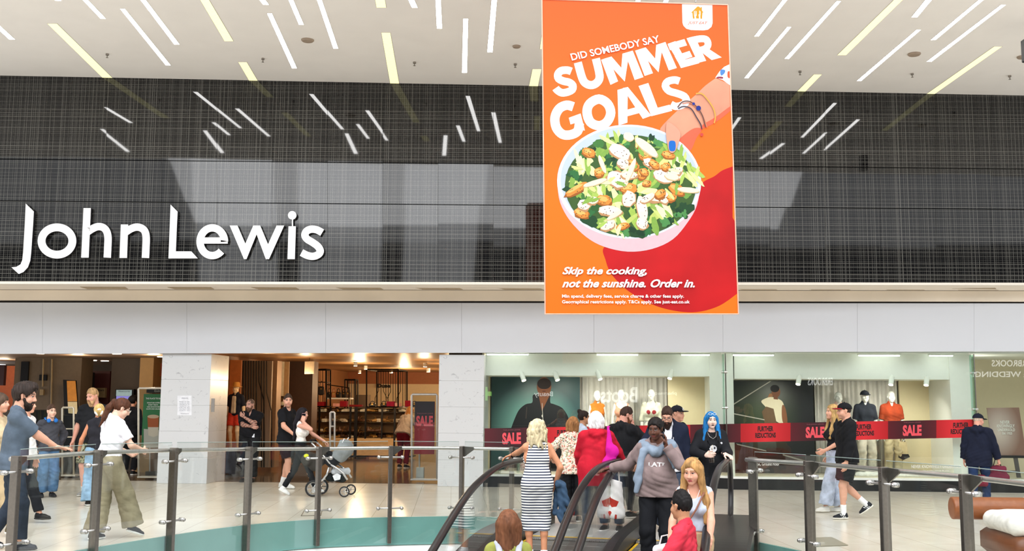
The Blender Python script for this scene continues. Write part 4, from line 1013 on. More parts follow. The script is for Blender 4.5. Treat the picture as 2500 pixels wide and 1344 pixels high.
    if shoes:
        t = dict(col='#222222', sole='#e8e6e0', kind='plain', high=0, st=None, big=1.0); t.update(shoes)
        for a_ in ('R', 'L'):
            f, u_ = td[a_]; A_ = an[a_]; g = t['big']
            P_ = [cap(A_-u_*.04-f*.025, A_-u_*.045+f*.07, .040*g, .038*g, .02), cap(A_-u_*.05+f*.06, A_-u_*.056+f*.14, .040*g, .031*g, .03), cap(A_-f*.012-u_*.03, A_-f*.012+u_*(.015+t['high']), .038*g, .041*g, .025, None, 'u', [(A_+u_*(.015+t['high']), u_)])]
            so = sdf_part('shoe', P_, .009/lod, cloth(t['col'], t['kind'], .6), rt, s, None, [(A_-u_*.072, -u_)])
            sdf_part('sole', [cap(A_-u_*.066-f*.03, A_-u_*.066+f*.06, .044*g, .042*g, .03, [(u_, .42)]), cap(A_-u_*.066+f*.06, A_-u_*.066+f*.145, .044*g, .034*g, .03, [(u_, .42)])], .009/lod, cloth(t['sole'], 'plain', .6), so, s)
            if t['st']:
                mb = MB()
                for i in range(3):
                    q0 = A_+f*(.02+.026*i)
                    for sg in (-1, 1):
                        sd = np.cross(f, u_)*sg; mb.tube([Vector((q0-u_*.005+sd*.034)*s), Vector((q0-f*.02-u_*.035+sd*.041)*s), Vector((q0-f*.035-u_*.06+sd*.043)*s)], .006*s, 5)
                mb.build('stripe', cloth(t['st']), so)
    if hair: make_hair(hair, hairc, J, lod)
    if beard and not beard.get('stubble'):
        L_ = beard.get('len', .03)
        P_ = [cap(Hd(0, .04, -.075), Hd(0, .052, -.095-L_), .055*hs, .04*hs, .03), cap(Hd(-.058, .02, -.03), Hd(-.036, .06, -.09), .018*hs, .02*hs, .03), cap(Hd(.058, .02, -.03), Hd(.036, .06, -.09), .018*hs, .02*hs, .03),
              cap(Hd(-.024, .094, -.048), Hd(.024, .094, -.048), .008*hs, None, .01), cap(Hd(-.03, .086, -.055), Hd(-.034, .075, -.08), .009*hs, None, .015), cap(Hd(.03, .086, -.055), Hd(.034, .075, -.08), .009*hs, None, .015),
              cap(Hd(0, .105, -.066), Hd(0, .105, -.066), .018*hs, None, .01, [(hZ, .5)], 's')]
        sdf_part('beard', P_, .0075/lod, hairmat(beard.get('col', hairc)), rt, s, lambda x, y, z: .003*np.sin(190*x+60*z)*np.sin(170*y+40*z))
    if glasses:
        mb = MB()
        for q in (-1, 1):
            c = Vector(Hd(q*.032, .108 if not glasses.get('up') else .07, .01 if not glasses.get('up') else .105)); pts = [c+Vector(hX)*.024*math.cos(a)+(Vector(hZ) if not glasses.get('up') else Vector(hY*-.5+hZ*.8))*.019*math.sin(a) for a in [i*math.pi/7 for i in range(14)]]
            mb.tube([p*s for p in pts], .0028*s, 5, closed=True)
            a, b = Hd(q*.056, .105, .014), Hd(q*.078, -.01, .018)
            if glasses.get('up'): a, b = Hd(q*.056, .07, .105), Hd(q*.08, -.01, .06)
            mb.tube([Vector(a)*s, Vector(b)*s], .0026*s, 5)
        mb.tube([Vector(Hd(-.009, .108 if not glasses.get('up') else .07, .014 if not glasses.get('up') else .108))*s, Vector(Hd(.009, .108 if not glasses.get('up') else .07, .014 if not glasses.get('up') else .108))*s], .0026*s, 5)
        mb.build('glasses', pm('spectacle_'+glasses.get('col', '#1a1a1a').lstrip('#'), glasses.get('col', '#1a1a1a'), .3), rt)
    if extras: extras(J)
    return rt, J

def make_hair(st, col, J, lod):
    Hd, T, hs, hX, hY, hZ, s, rt = (J[k] for k in ('Hd', 'T', 'hs', 'hX', 'hY', 'hZ', 's', 'rt'))
    e3 = lambda c, r, k=.02, op='u': cap(Hd(*c), Hd(*c), r[0]*hs, None, k, [(hY, r[1]/r[0]), (hZ, r[2]/r[0])], op)
    kind = st if isinstance(st, str) else st['kind']; o = {} if isinstance(st, str) else st
    th = o.get('th', .014); P_ = [e3((0, -.016, .036), (.078+th, .098+th, .091+th))]; fq = 1.0; am = .0035
    fl = [(hY, .6)]
    if kind == 'crop': P_ = [e3((0, -.016, .034), (.0785, .0985, .0925)), e3((0, -.004, .062), (.066, .088, .076+th))]
    if kind == 'buzz': P_ = [e3((0, -.016, .034), (.0785, .0985, .0925))]
    if kind in ('short', 'buzz', 'ponytail', 'bun', 'braids', 'updo', 'crop'):
        face = [cap(Hd(-.03, .11, -.02), Hd(.03, .11, -.02), .082*hs, None, .012, None, 's'), cap(Hd(-.028, .125, .042), Hd(.028, .125, .042), .054*hs, None, .012, None, 's'), cap(Hd(-.1, .035, -.075), Hd(.1, .035, -.075), .068*hs, None, .012, None, 's'), cap(Hd(0, -.03, -.13), Hd(0, -.08, -.16), .085*hs, None, .02, None, 's')]
        face += [cap(Hd(q*.09, .005, -.02), Hd(q*.088, .0, .0), .028*hs, None, .008, None, 's') for q in (-1, 1)]
        if kind == 'short': P_ += [cap(Hd(-.04, .06, .105), Hd(.045, .07, .1), .03*hs, None, .03), cap(Hd(0, 0, .11), Hd(0, .05, .115), .04*hs, None, .03)]
        P_ += face
    if kind == 'long':
        L_ = o.get('len', 1.2)
        face = [cap(Hd(-.025, .115, -.03), Hd(.025, .115, -.03), .08*hs, None, .012, None, 's'), cap(Hd(-.02, .13, .03), Hd(.02, .13, .03), .062*hs, None, .02, None, 's')]
        P_ += [cap(Hd(-.04, -.07, 0), T(-.07, -.10, 1.42), .055*hs, .05, .05), cap(Hd(.04, -.07, 0), T(.07, -.10, 1.42), .055*hs, .05, .05)]
        P_ += [cap(T(-.07, -.11, 1.42), T(-.06, -.13, L_), .05, .035, .05, [(J['fw'], .6)]), cap(T(.07, -.11, 1.42), T(.06, -.13, L_), .05, .035, .05, [(J['fw'], .6)]), cap(T(0, -.11, 1.42), T(0, -.13, L_-.02), .06, .04, .05, [(J['fw'], .6)])]
        P_ += face
        for q in (-1, 1):
            if o.get('front', 1): P_ += [cap(Hd(q*.078, .0, .03), Hd(q*.085, .01, -.09), .03*hs, .034*hs, .03), cap(Hd(q*.085, .01, -.09), T(q*.12, .07, 1.33), .034, .036, .03), cap(T(q*.12, .075, 1.33), T(q*.115, .105, o.get('flen', 1.2)), .036, .022, .03)]
            else: P_ += [cap(Hd(q*.078, -.02, .03), Hd(q*.08, -.04, -.09), .032*hs, .04*hs, .03)]
    if kind == 'bob':
        P_ += [cap(Hd(q*.07, -.04, 0), Hd(q*.075, -.045, -.16-o.get('len', .06)), .05*hs, .045*hs, .05) for q in (-1, 0, 1)]+[cap(Hd(0, -.07, 0), Hd(0, -.075, -.17-o.get('len', .06)), .06*hs, .05*hs, .05)]
        P_ += [cap(Hd(-.02, .125, -.04), Hd(.02, .125, -.04), .08*hs, None, .012, None, 's')]
    if kind == 'curly':
        rr = random.Random(3)
        for i in range(o.get('n', 90)):
            z = rr.uniform(-o.get('drop', .2), .11); a = rr.uniform(R(-200), R(20)); k = .1+(.02 if z < 0 else 0)
            r_ = k*math.sqrt(max(.1, 1-(max(0, z)/.15)**2)); p = (r_*math.cos(a)*.95, r_*math.sin(a)-.01, z)
            P_.append(cap(Hd(*p), Hd(p[0]*1.06, p[1]*1.06, p[2]-.035), .022*hs, .014*hs, .008))
        P_.append(cap(Hd(0, -.06, 0), Hd(0, -.06, -o.get('drop', .2)+.05), .075*hs, .06*hs, .03)); P_.append(cap(Hd(-.025, .12, -.05), Hd(.025, .12, -.05), .085*hs, None, .01, None, 's')); am = .005
    if kind == 'ponytail':
        L_ = o.get('len', .28); P_ += [cap(Hd(0, -.1, .05), Hd(0, -.135, .045), .03*hs, .026*hs, .02), cap(Hd(0, -.135, .045), Hd(0, -.15, -.06), .028*hs, .036*hs, .02), cap(Hd(0, -.15, -.06), Hd(0, -.135, -.06-L_*.55), .036*hs, .03*hs, .03), cap(Hd(0, -.135, -.06-L_*.5), Hd(0, -.13, -.06-L_), .03*hs, .008*hs, .02)]
    if kind == 'bun': P_ += [cap(Hd(0, -.08, .11), Hd(0, -.095, .125), .042*hs, None, .02)]
    if kind == 'updo': P_ += [cap(Hd(-.02, -.1, .0), Hd(.02, -.1, -.01), .045*hs, None, .03), cap(Hd(0, -.09, -.04), Hd(.01, -.1, -.06), .03*hs, None, .03)]
    if kind == 'braids':
        for i in range(-4, 5):
            P_ += [cap(Hd(i*.017, .06-abs(i)*.006, .1-abs(i)*.007), Hd(i*.018, -.09, .06), .012*hs, None, .004), cap(Hd(i*.018, -.09, .06), Hd(i*.016, -.115, -.06), .011*hs, None, .006)]
        P_ += [cap(Hd(0, -.11, .02), Hd(0, -.135, .0), .045*hs, None, .02)]
    f1 = o.get('strand', 1)
    sdf_part('hair', P_, .0085/lod, hairmat(col), rt, s, lambda x, y, z: am*f1*(np.sin(150*x+18*z+2*np.sin(40*z))*np.sin(120*y+20*z)))

def cap_hat(J, col, logo=None, lcol='#ffffff', brimcol=None):
    Hd, hs, hX, hY, hZ, s, rt = (J[k] for k in ('Hd', 'hs', 'hX', 'hY', 'hZ', 's', 'rt'))
    c = Hd(0, -.014, .045)
    o = sdf_part('cap', [cap(c, c, .094*hs, None, .02, [(hY, 1.2), (hZ, .98)])], .008, cloth(col), rt, s, None, [(Hd(0, 0, .043), -(hZ-hY*.12))])
    b = sdf_part('brim', [cap(Hd(-.025, .10, .043), Hd(.025, .10, .043), .072*hs, None, .02, [(hZ, .16), (hY, 1.05)])], .007, cloth(brimcol or col), o, s)
    mb = MB().ell(Vector(Hd(0, -.014, .14))*s, (.01, .01, .006), 8); mb.build('button', cloth(col), o)
    if logo:
        m = MB(); z_ = Vector(hZ); x_ = Vector(hX)
        def at(u, v):
            return (Vector(Hd(u, .098-u*u*6-v*v*2.2-v*.25, .075+v)))*s
        put_text(m, logo, at(-.022, .022), at(.022, .022), at(-.022, -.018), at(.022, -.018), .02); m.build('emblem', cloth(lcol), o)
    return o
# ---------------------------------------------------------------- display windows right of the pillars
SR = SM.to_3x3().to_4x4()
sglass = glass('shop_window_glass', (.93, .96, .94), 1.0)
black = pm('black_plinth', '#17181a', .35); offw = pm('window_white_paint', '#eef0ea', .6, vary=.02); beige = pm('window_beige_paint', '#dccfb0', .65, vary=.02)
LB = lambda a0, a1, b0, b1, z0, z1, mb=None: (mb or MB()).box(SM @ Vector(((a0+a1)/2, (b0+b1)/2, (z0+z1)/2)), (a1-a0, b1-b0, z1-z0), SR)
ax = lambda px, dep=0.0: SL(px, 1000, dep).x
a_w0, a_w1, a_w2, a_w3 = ax(1183), ax(1765), ax(2373), 16
for i, (a0, a1) in enumerate(((a_w0, a_w1), (a_w1, a_w2), (a_w2, a_w3))):
    struct('window_%d' % (i+1), LB(a0+.01, a1-.01, .0, .012, .24, 2.7), sglass)
struct('baseboard_window', LB(a_w0, a_w3, -.02, .3, 0, .21), black)
struct('trim_8', LB(a_w0, a_w3, -.03, .1, .21, .25), offw)
struct('floor_window', LB(a_w0, a_w3, .1, 3.0, .1, .22), pm('window_floor', '#d8cdb4', .5))
struct('wall_window', LB(a_w0, a_w3, 2.9, 3.0, 0, 2.9), beige)
struct('ceiling_window', LB(a_w0, a_w3, .03, 3.0, 2.68, 2.78), offw)
struct('wall_window_bulkhead', wbox(1184, 862, 1738, 918, .45, 2.4), offw)
struct('wall_window_bulkhead', wbox(1792, 862, 2338, 926, .45, 2.4), offw)
struct('wall_window_column', LB(ax(1732, .5), ax(1790, .5), .4, 1.4, .2, 2.7), offw)
struct('wall_window_column', LB(ax(2318, .5), ax(2372, .5), .4, 2.9, .2, 2.7), offw)
struct('wall_window_panel', wbox(1630, 914, 1738, 1158, 1.25, .1), pm('beige_panel_paint', '#d9cba6', .6, vary=.02))
struct('wall_window_panel', wbox(2194, 922, 2336, 1158, 1.7, .1), pm('beige_panel_paint', '#d9cba6', .6, vary=.02))
struct('wall_window_side', LB(a_w0-.06, a_w0-.02, .05, 3.0, .2, 2.7), beige)
for i, (x0, x1, l) in enumerate(((1186, 1292, 'white tube light at the left end above the womenswear window'), (1455, 1560, 'white tube light in the middle above the womenswear window'), (1662, 1735, 'white tube light at the right end above the womenswear window'), (1788, 1892, 'white tube light at the left end above the menswear window'), (2095, 2200, 'white tube light in the middle above the menswear window'), (2268, 2330, 'white tube light at the right end above the menswear window'))):
    p0, p1 = S(x0, 900, .22), S(x1, 900, .22); c = (p0+p1)/2; c.z = 2.652; tl_ = thing('tube_light', l, 'tube light', c, SANG); L_ = (p1-p0).length
    MB().box((0, 0, .012), (L_, .07, .03)).build('housing', offw, tl_); MB().cyl((-L_/2+.02, 0, -.012), (L_/2-.02, 0, -.012), .014, n=10).build('tube', pm('tube_glow', '#ffffff', .3, emit=7, ecol='#fbfff6'), tl_)
fin = glass('green_glass_fin', (.62, .80, .72), 1.0)
for px, l in ((1765, 'upright green glass fin with steel clamps between the two large display windows'), (2372, 'upright green glass fin with steel clamps near the right edge of the windows')):
    a = ax(px); rt = thing('glass_fin', l, 'glass fin', SM @ Vector((a, -.02, .24)), SANG)
    MB().box((0, -.08, 1.2), (.02, .16, 2.4)).build('fin', fin, rt)
    tb = MB().cyl((.05, -.09, 0), (.05, -.09, 2.42), .012, n=8); tb.build('rod', postm, rt)
    for z in (1.35, 2.05):
        MB().cyl((-.03, -.09, z), (.08, -.09, z), .028, n=10).build('clamp', steel, rt)
def spot(px, py, dep, tilt, l):
    p = S(px, py, dep); rt = thing('spotlight', l, 'spotlight', p, SANG); c = Vector((0, 0, 0)); d = Vector((math.sin(tilt)*.6, -.35, -.8)).normalized()
    MB().cyl(c-d*.09, c+d*.09, .05, n=14).cyl(c-d*.13, c-d*.09, .02, n=8).build('housing', offw, rt)
    MB().cyl(c+d*.0905, c+d*.093, .044, n=14).build('lens', pm('warm_spot_lens', '#fff2d8', .3, emit=7, ecol='#ffe9c4'), rt)
    sl = bpy.data.lights.new('spot_lamp', 'SPOT'); sl.energy = 34; sl.spot_size = R(140); sl.spot_blend = .8; sl.color = (1, .93, .82); sl.shadow_soft_size = .05
    so_ = bpy.data.objects.new('spot_lamp', sl); COL.objects.link(so_); so_.parent = rt; so_.location = d*.15; so_.rotation_euler = Vector((d.x, .55, -.8)).to_track_quat('-Z', 'Y').to_euler()
for i, (px, py) in enumerate([(1276, 919), (1358, 918), (1462, 916), (1637, 914), (1950, 928), (2176, 929), (2262, 930)]):
    spot(px, py, .4, .5 if i < 3 else -.4, 'white spotlight under the window bulkhead, %s from the left' % ORD[i])

# printed posters in the windows
attrp = attr_mat('print_colours', .5, spec=.2)
def flatprint(root, name, polys, cols, dep, mat=None, step=.0006):
    mb = MB()
    for i, pl in enumerate(polys):
        mb.col = cols[i]; pts = [S(x, y, dep-.004-step*(i+1))-root.location for x, y in pl]
        n = sum(((pts[j]-pts[0]).cross(pts[j-1]-pts[0]) for j in range(2, len(pts))), Vector())
        if n.dot(-SN) > 0: pts = pts[::-1]
        mb.poly(pts)
    o = mb.build(name, mat or attrp, root); return o
def radial(name, c0, c1, loc, rad):
    m = bpy.data.materials.new(name); m.use_nodes = True; t, b, N, L = nt(m); tc = N('TexCoord'); mp = N('Mapping')
    mp.inputs['Location'].default_value = loc; mp.inputs['Scale'].default_value = rad; L(tc.outputs['Generated'], mp.inputs[0])
    g = N('TexGradient'); g.gradient_type = 'SPHERICAL'; L(mp.outputs[0], g.inputs[0]); r = N('ValToRGB'); e = r.color_ramp.elements
    e[0].color = lin(c0); e[1].color = lin(c1); L(g.outputs[0], r.inputs[0]); L(r.outputs[0], b.inputs['Base Color']); b.inputs['Roughness'].default_value = .4; return m
def local_box(px0, py0, px1, py1, dep, th, o):
    m = wbox(px0, py0, px1, py1, dep, th); m.v = [v-o for v in m.v]; return m
pk = lambda pts: [(1180+x*.1786, 860+y*.1786) for x, y in pts]
t = thing('fashion_poster', 'large teal poster of a person in a black zipped jacket in the display window', 'poster', S(1307, 1150, 1.6))
local_box(1200, 917, 1416, 1160, 1.6, .06, t.location).build('board', radial('teal_print', '#23474a', '#7fb8ac', (-.93, -.5, -1.25), (1.8, 1, 2.4)), t)
jk = pk(cv([(370, 1060), (430, 900), (490, 780), (580, 705), (668, 682), (676, 585), (735, 572), (765, 602), (895, 602), (915, 575), (916, 682), (960, 702), (1070, 750), (1140, 840), (1175, 930), (1195, 1060)], 4))+pk([(1200, 1640), (360, 1640)])
flatprint(t, 'printed_figure', [ell(*pk([(830, 470)])[0], 17.5, 24), ell(*pk([(832, 425)])[0], 17, 13.5), pk([(745, 560), (915, 560), (880, 720), (790, 720)]), jk, pk([(760, 600), (900, 600), (870, 660), (800, 800)]), pk([(800, 690), (806, 690), (826, 1060), (818, 1060)]), pk([(792, 500), (868, 500), (862, 508), (798, 508)]), pk([(805, 522), (855, 522), (848, 535), (812, 535)]), pk([(768, 440), (808, 440), (808, 450), (768, 450)]), pk([(850, 440), (890, 440), (890, 450), (850, 450)]), pk([(590, 740), (600, 740), (590, 900), (575, 900)]), ell(*pk([(806, 865)])[0], 1.6, 3.2)],
          ['#7d4a2c', '#2a1a14', '#6c3e24', '#17171a', '#7a482b', '#b9b6ae', '#96593a', '#562a20', '#2a1812', '#2a1812', '#3b332d', '#cfccc4'], 1.6)
pq = lambda pts: [(1760+x*.3675, 850+y*.3675) for x, y in pts]
t = thing('fashion_poster', 'large dark poster of a person in a cream top beside the menswear mannequins', 'poster', S(1888, 1165, 1.6))
local_box(1787, 929, 1991, 1166, 1.6, .06, t.location).build('board', radial('dark_green_print', '#15181a', '#3a4a2a', (-.75, -.5, -1.5), (1.9, 1, 2.3)), t)
flatprint(t, 'printed_figure', [pq([(92, 632), (300, 680), (600, 860), (95, 860)]), pq([(300, 660), (410, 660), (600, 760), (600, 860), (300, 860)]), pq([(300, 350), (322, 300), (345, 296), (344, 350), (316, 380)]), pq(cv([(268, 352), (300, 330), (335, 322), (375, 332), (408, 352), (420, 395), (404, 440), (420, 492), (382, 492), (335, 450), (300, 392)], 4, True)), pq([(300, 385), (350, 400), (370, 495), (290, 495), (272, 420)]), pq(cv([(408, 375), (430, 400), (442, 492), (414, 494), (404, 440)], 3, True)), ell(*pq([(366, 288)])[0], 10.5, 14), ell(*pq([(358, 266)])[0], 11, 9), pq([(350, 318), (376, 318), (380, 340), (350, 336)]),
          pq([(78, 370), (330, 213), (334, 218), (80, 377)]), pq([(80, 428), (290, 470), (290, 477), (80, 436)]), pq([(100, 630), (300, 676), (304, 684), (110, 640)]), pq([(410, 700), (600, 755), (600, 766), (412, 710)]), ell(*pq([(322, 815)])[0], 12, 10), ell(*pq([(410, 790)])[0], 9, 6)],
          ['#4a2720', '#3a2320', '#9a6a45', '#e6dcc0', '#6e563e', '#87583a', '#7a4b30', '#120f0e', '#7a4b30', '#b4b0a6', '#b4b0a6', '#97928a', '#97928a', '#15161a', '#15161a'], 1.6)
def curtain(px0, px1, py0, dep, l):
    a0, a1 = ax(px0, dep), ax(px1, dep); zt = SL(px0, py0, dep).z; n = int((a1-a0)/.012); vs = []; rt = S(px0, 1150, dep)
    for i in range(n+1):
        a = a0+(a1-a0)*i/n; k = .035*math.sin(i*.72+1.5*math.sin(i*.11))+.02*math.sin(i*.31)
        for z, s_ in ((.23, 1.15), (1.2, 1.0), (zt-.1, .8), (zt, .55)): vs.append(SM @ Vector((a, dep+k*s_, z)))
    fs = [(i*4+j, i*4+j+4, i*4+j+5, i*4+j+1) for i in range(n) for j in range(3)]
    o = MB().add(vs, fs).build('curtain', pm('white_voile', '#d6d3cd', .8, vary=.05), None, True); o.modifiers.new('s', 'SOLIDIFY').thickness = .004; return tag(o, l, 'curtain')
curtain(1416, 1628, 912, 1.75, 'pale grey gathered curtain behind the womenswear mannequins')
curtain(1990, 2192, 924, 1.75, 'pale grey gathered curtain behind the menswear mannequins')
# red sale strip across the glass
t = thing('sale_strip', 'long red and black sale strip stuck across the shop windows', 'sale strip', S(1780, 1090, -.01))
bx = [1183, 1318, 1440, 1562, 1685, 1808, 1930, 2050, 2168, 2286, 2379]
yt = lambda x: 1045+(1023-1045)*(x-1183)/1192.; yb_ = lambda x: 1092+(1067-1092)*(x-1183)/1192.
def red_print(nm, c0, c1):
    m = bpy.data.materials.new(nm); m.use_nodes = True; tt, b, N, L = nt(m); tc = N('TexCoord'); sp = N('SeparateXYZ'); L(tc.outputs['Generated'], sp.inputs[0])
    q = N('Math'); q.operation = 'PINGPONG'; q.inputs[1].default_value = .5; L(sp.outputs['X'], q.inputs[0]); r = N('ValToRGB'); e = r.color_ramp.elements
    e[0].color = lin(c0); e[1].color = lin(c1); e[1].position = .5; L(q.outputs[0], r.inputs[0]); L(r.outputs[0], b.inputs['Base Color']); b.inputs['Roughness'].default_value = .35; return m
rp = red_print('print_bright_red', '#b3121c', '#dc2b33'); dp = red_print('print_dark_red', '#5a0f1c', '#2c0b14')
tred = pm('print_sale_red', '#e8505c', .4); tblk = pm('print_dark_letters', '#2a0a10', .4); tpale = pm('print_faint_letters', '#8f4a55', .4)
for i, (x0, x1) in enumerate(zip(bx, bx[1:])):
    q = [S(x0, yt(x0), -.006), S(x1, yt(x1), -.006), S(x1, yb_(x1), -.006), S(x0, yb_(x0), -.006)]
    MB().prism([p-t.location for p in q][::-1], SN*.003).build('panel', rp if i % 2 else dp, t)
    fn = lambda x, y: S(x, y, -.008)-t.location
    xm = (x0+x1)/2; y0, y1 = yt(xm), yb_(xm); h = y1-y0; sk = -1.0
    if i % 2 == 0 and i not in (2, 4):
        xm = xm if i else 1249
        text_px(MB(), 'SALE', xm-23, y0+.25*h, xm+23, y0+.86*h, fn, .05, 0, 1, sk).build('sale_lettering', tred, t)
        text_px(MB(), 'THE JOHN LEWIS', xm-21, y0+.09*h, xm+21, y0+.16*h, fn, .02, 0, 1, sk).build('small_lettering', tpale, t)
    elif i % 2:
        if i == 9: xm = 2346
        text_px(MB(), 'FURTHER', xm-19, y0+.17*h, xm+19, y0+.46*h, fn, .045, 0, 1, sk).build('lettering', tblk, t)
        text_px(MB(), 'REDUCTIONS', xm-25, y0+.52*h, xm+25, y0+.8*h, fn, .045, 0, 1, sk).build('lettering', tblk, t)
wl = pm('white_window_lettering', '#eceae4', .4)
for s_, b4, l in (('Fashion, Ground Floor', (1833, 1128, 1903, 1137), 'small white lettering on the glass below the dark poster'), ('NEVER KNOWINGLY UNDERSOLD', (2225, 1134, 2347, 1142), 'faint white lettering on the glass below the right end of the sale strip'), ('On quality, service & price', (2253, 1146, 2318, 1151), 'second, smaller line of white lettering on the glass at right')):
    tag(text_px(MB(), s_, *b4, lambda x, y: S(x, y, -.006), .015).build('window_lettering', wl), l, 'lettering')
# easel with poster
t = thing('easel', 'black display easel holding a brown poster behind the right-hand window', 'easel', S(2455, 1165, 1.0), SANG)
eb = pm('black_easel_wood', '#1b1a1a', .5)
for x in (-.28, .22): MB().box((x, 0, .36), (.07, .05, .78), Matrix.Rotation(-.12 if x > 0 else 0, 4, 'Y')).build('leg', eb, t)
MB().box((0, -.02, .42), (.75, .07, .05)).build('ledge', eb, t); MB().box((0, .02, .12), (.55, .04, .04)).build('crossbar', eb, t)
t2 = thing('poster', 'brown tinted poster of white lettering standing on the black easel', 'poster', S(2455, 1116, .96))
o = t2.location
MB().prism([S(2409, 995, .97)-o, S(2488, 994, .97)-o, S(2506, 1111, .97)-o, S(2426, 1113, .97)-o][::-1], SN*.02).build('board', radial('brown_print', '#8d6a5c', '#d8c8c0', (-.5, -.5, -.85), (1.6, 1, 1.6)), t2)
for s_, x0, x1, y0, y1 in (('NEVER', 2442, 2465, 1026, 1034), ('KNOWINGLY', 2434, 2477, 1035, 1043), ('UNDERSOLD', 2436, 2478, 1045, 1052), ('Est. 1925', 2447, 2471, 1054, 1060)):
    text_px(MB(), s_, x0, y0, x1, y1, lambda x, y: S(x, y, .95)-o, .02).build('lettering', wl, t2)
tag(sdf_part('fur_rug', [cap(Vector(SM @ Vector((ax(2100, 1), 1.0, .25))), Vector(SM @ Vector((ax(2250, 1), 1.0, .25))), .16, None, .05, [((0, 0, 1), .45)])], .02, pm('white_fur', '#e9e8e4', .9, bump=.8, scale=60), None, 1, lambda x, y, z: .02*np.sin(40*x)*np.sin(35*y)*np.sin(20*z+x*9)), 'white furry rug bunched on the window floor below the menswear mannequins', 'rug')

# ---------------------------------------------------------------- mannequins
mk = dict(skin='#c9c7c0', mannequin=True, cat='mannequin', name='mannequin', lod=.8, brows='#dedcd6')
def stand(px, ytop, dep): 
    p = S(px, 1000, dep); zt = P(px, ytop, p.y).z; return Vector((p.x, p.y, .225)), zt-.225
for i, (px, yt_, f, kw) in enumerate([
    (1458, 951, 185, dict(label='white female mannequin in an orange sleeveless top', fem=True, w=.86, top=dict(col='#b5651e', sleeve=0, hem=1.08, o=.008, neck=.05), bottom=dict(col='#a9825a', thigh=.09, knee=.075))),
    (1518, 948, 180, dict(label='white female mannequin in a dusty pink camisole', fem=True, w=.86, top=dict(col='#c08a72', sleeve=0, hem=1.05, o=.008, neck=.12, deep=.9), bottom=dict(col='#c9c3b6', thigh=.09, knee=.075))),
    (1590, 948, 172, dict(label='white female mannequin in an open pale floral jacket', fem=True, w=.86, top=dict(col='#c9c7b4', sleeve=.85, hem=1.08, sr=.03, o=.02, neck=.1, deep=.9), bottom=dict(col='#bdb9ac', thigh=.09, knee=.075), extras=lambda J: [MB().ell(Vector(J['T'](q*.06, .135, 1.26))*J['s'], (.045, .03, .05), 10).build('bikini_cup', cloth('#8e2a30'), J['rt'], True) for q in (-1, 1)])),
    (2047, 955, 178, dict(label='white male mannequin in a pale pink shirt, behind the walking couple', w=.95, top=dict(col='#d8b3a5', sleeve=.4, hem=.88, collar=.015), bottom=dict(col='#c4b595'))),
    (2112, 953, 176, dict(label='white male mannequin in a navy short-sleeved shirt and navy cap', w=.95, top=dict(col='#22252e', sleeve=.42, hem=.88, collar=.015), bottom=dict(col='#cdc7b8', knee=.085, hem=.08), extras=lambda J: cap_hat(J, '#1d2029'))),
    (2176, 953, 176, dict(label='white male mannequin in a rust red polo shirt and beige trousers', w=.95, top=dict(col='#8e3416', sleeve=.42, hem=.88, collar=.015), bottom=dict(col='#b7a988', knee=.085, hem=.08)))]):
    loc, h_ = stand(px, yt_, 1.0); kw.update(mk); person(pos=loc, face=f, H=h_, arms={'R': dict(p=(.21, .06, .87), curl=.3), 'L': dict(p=(-.21, .06, .87), curl=.3)}, **kw)
    b_ = MB().lathe(loc-Vector((0, 0, .005)), [(0, .008), (.2, .008), (.2, 0)], 20)
hb = thing('handbag', 'small beige and black handbag hanging from the rust polo mannequin', 'bag', S(2206, 1122, .85), SANG)
MB().prism([(-.08, 0, .36), (.07, 0, .36), (.10, 0, .12), (-.09, 0, .12)], (0, .08, 0)).build('bag_body', cloth('#c9b78f'), hb)
MB().prism([(-.09, 0, .12), (.10, 0, .12), (.13, 0, .06), (0, 0, 0), (-.1, 0, .05)], (0, .08, 0)).build('bag_base', cloth('#221d1c', 'leather'), hb)
MB().tube([(-.05, .03, .36), (-.03, .03, .45), (.0, .03, .47), (.03, .03, .45), (.05, .03, .36)], .008, 6).build('handle', cloth('#3a332b', 'leather'), hb)

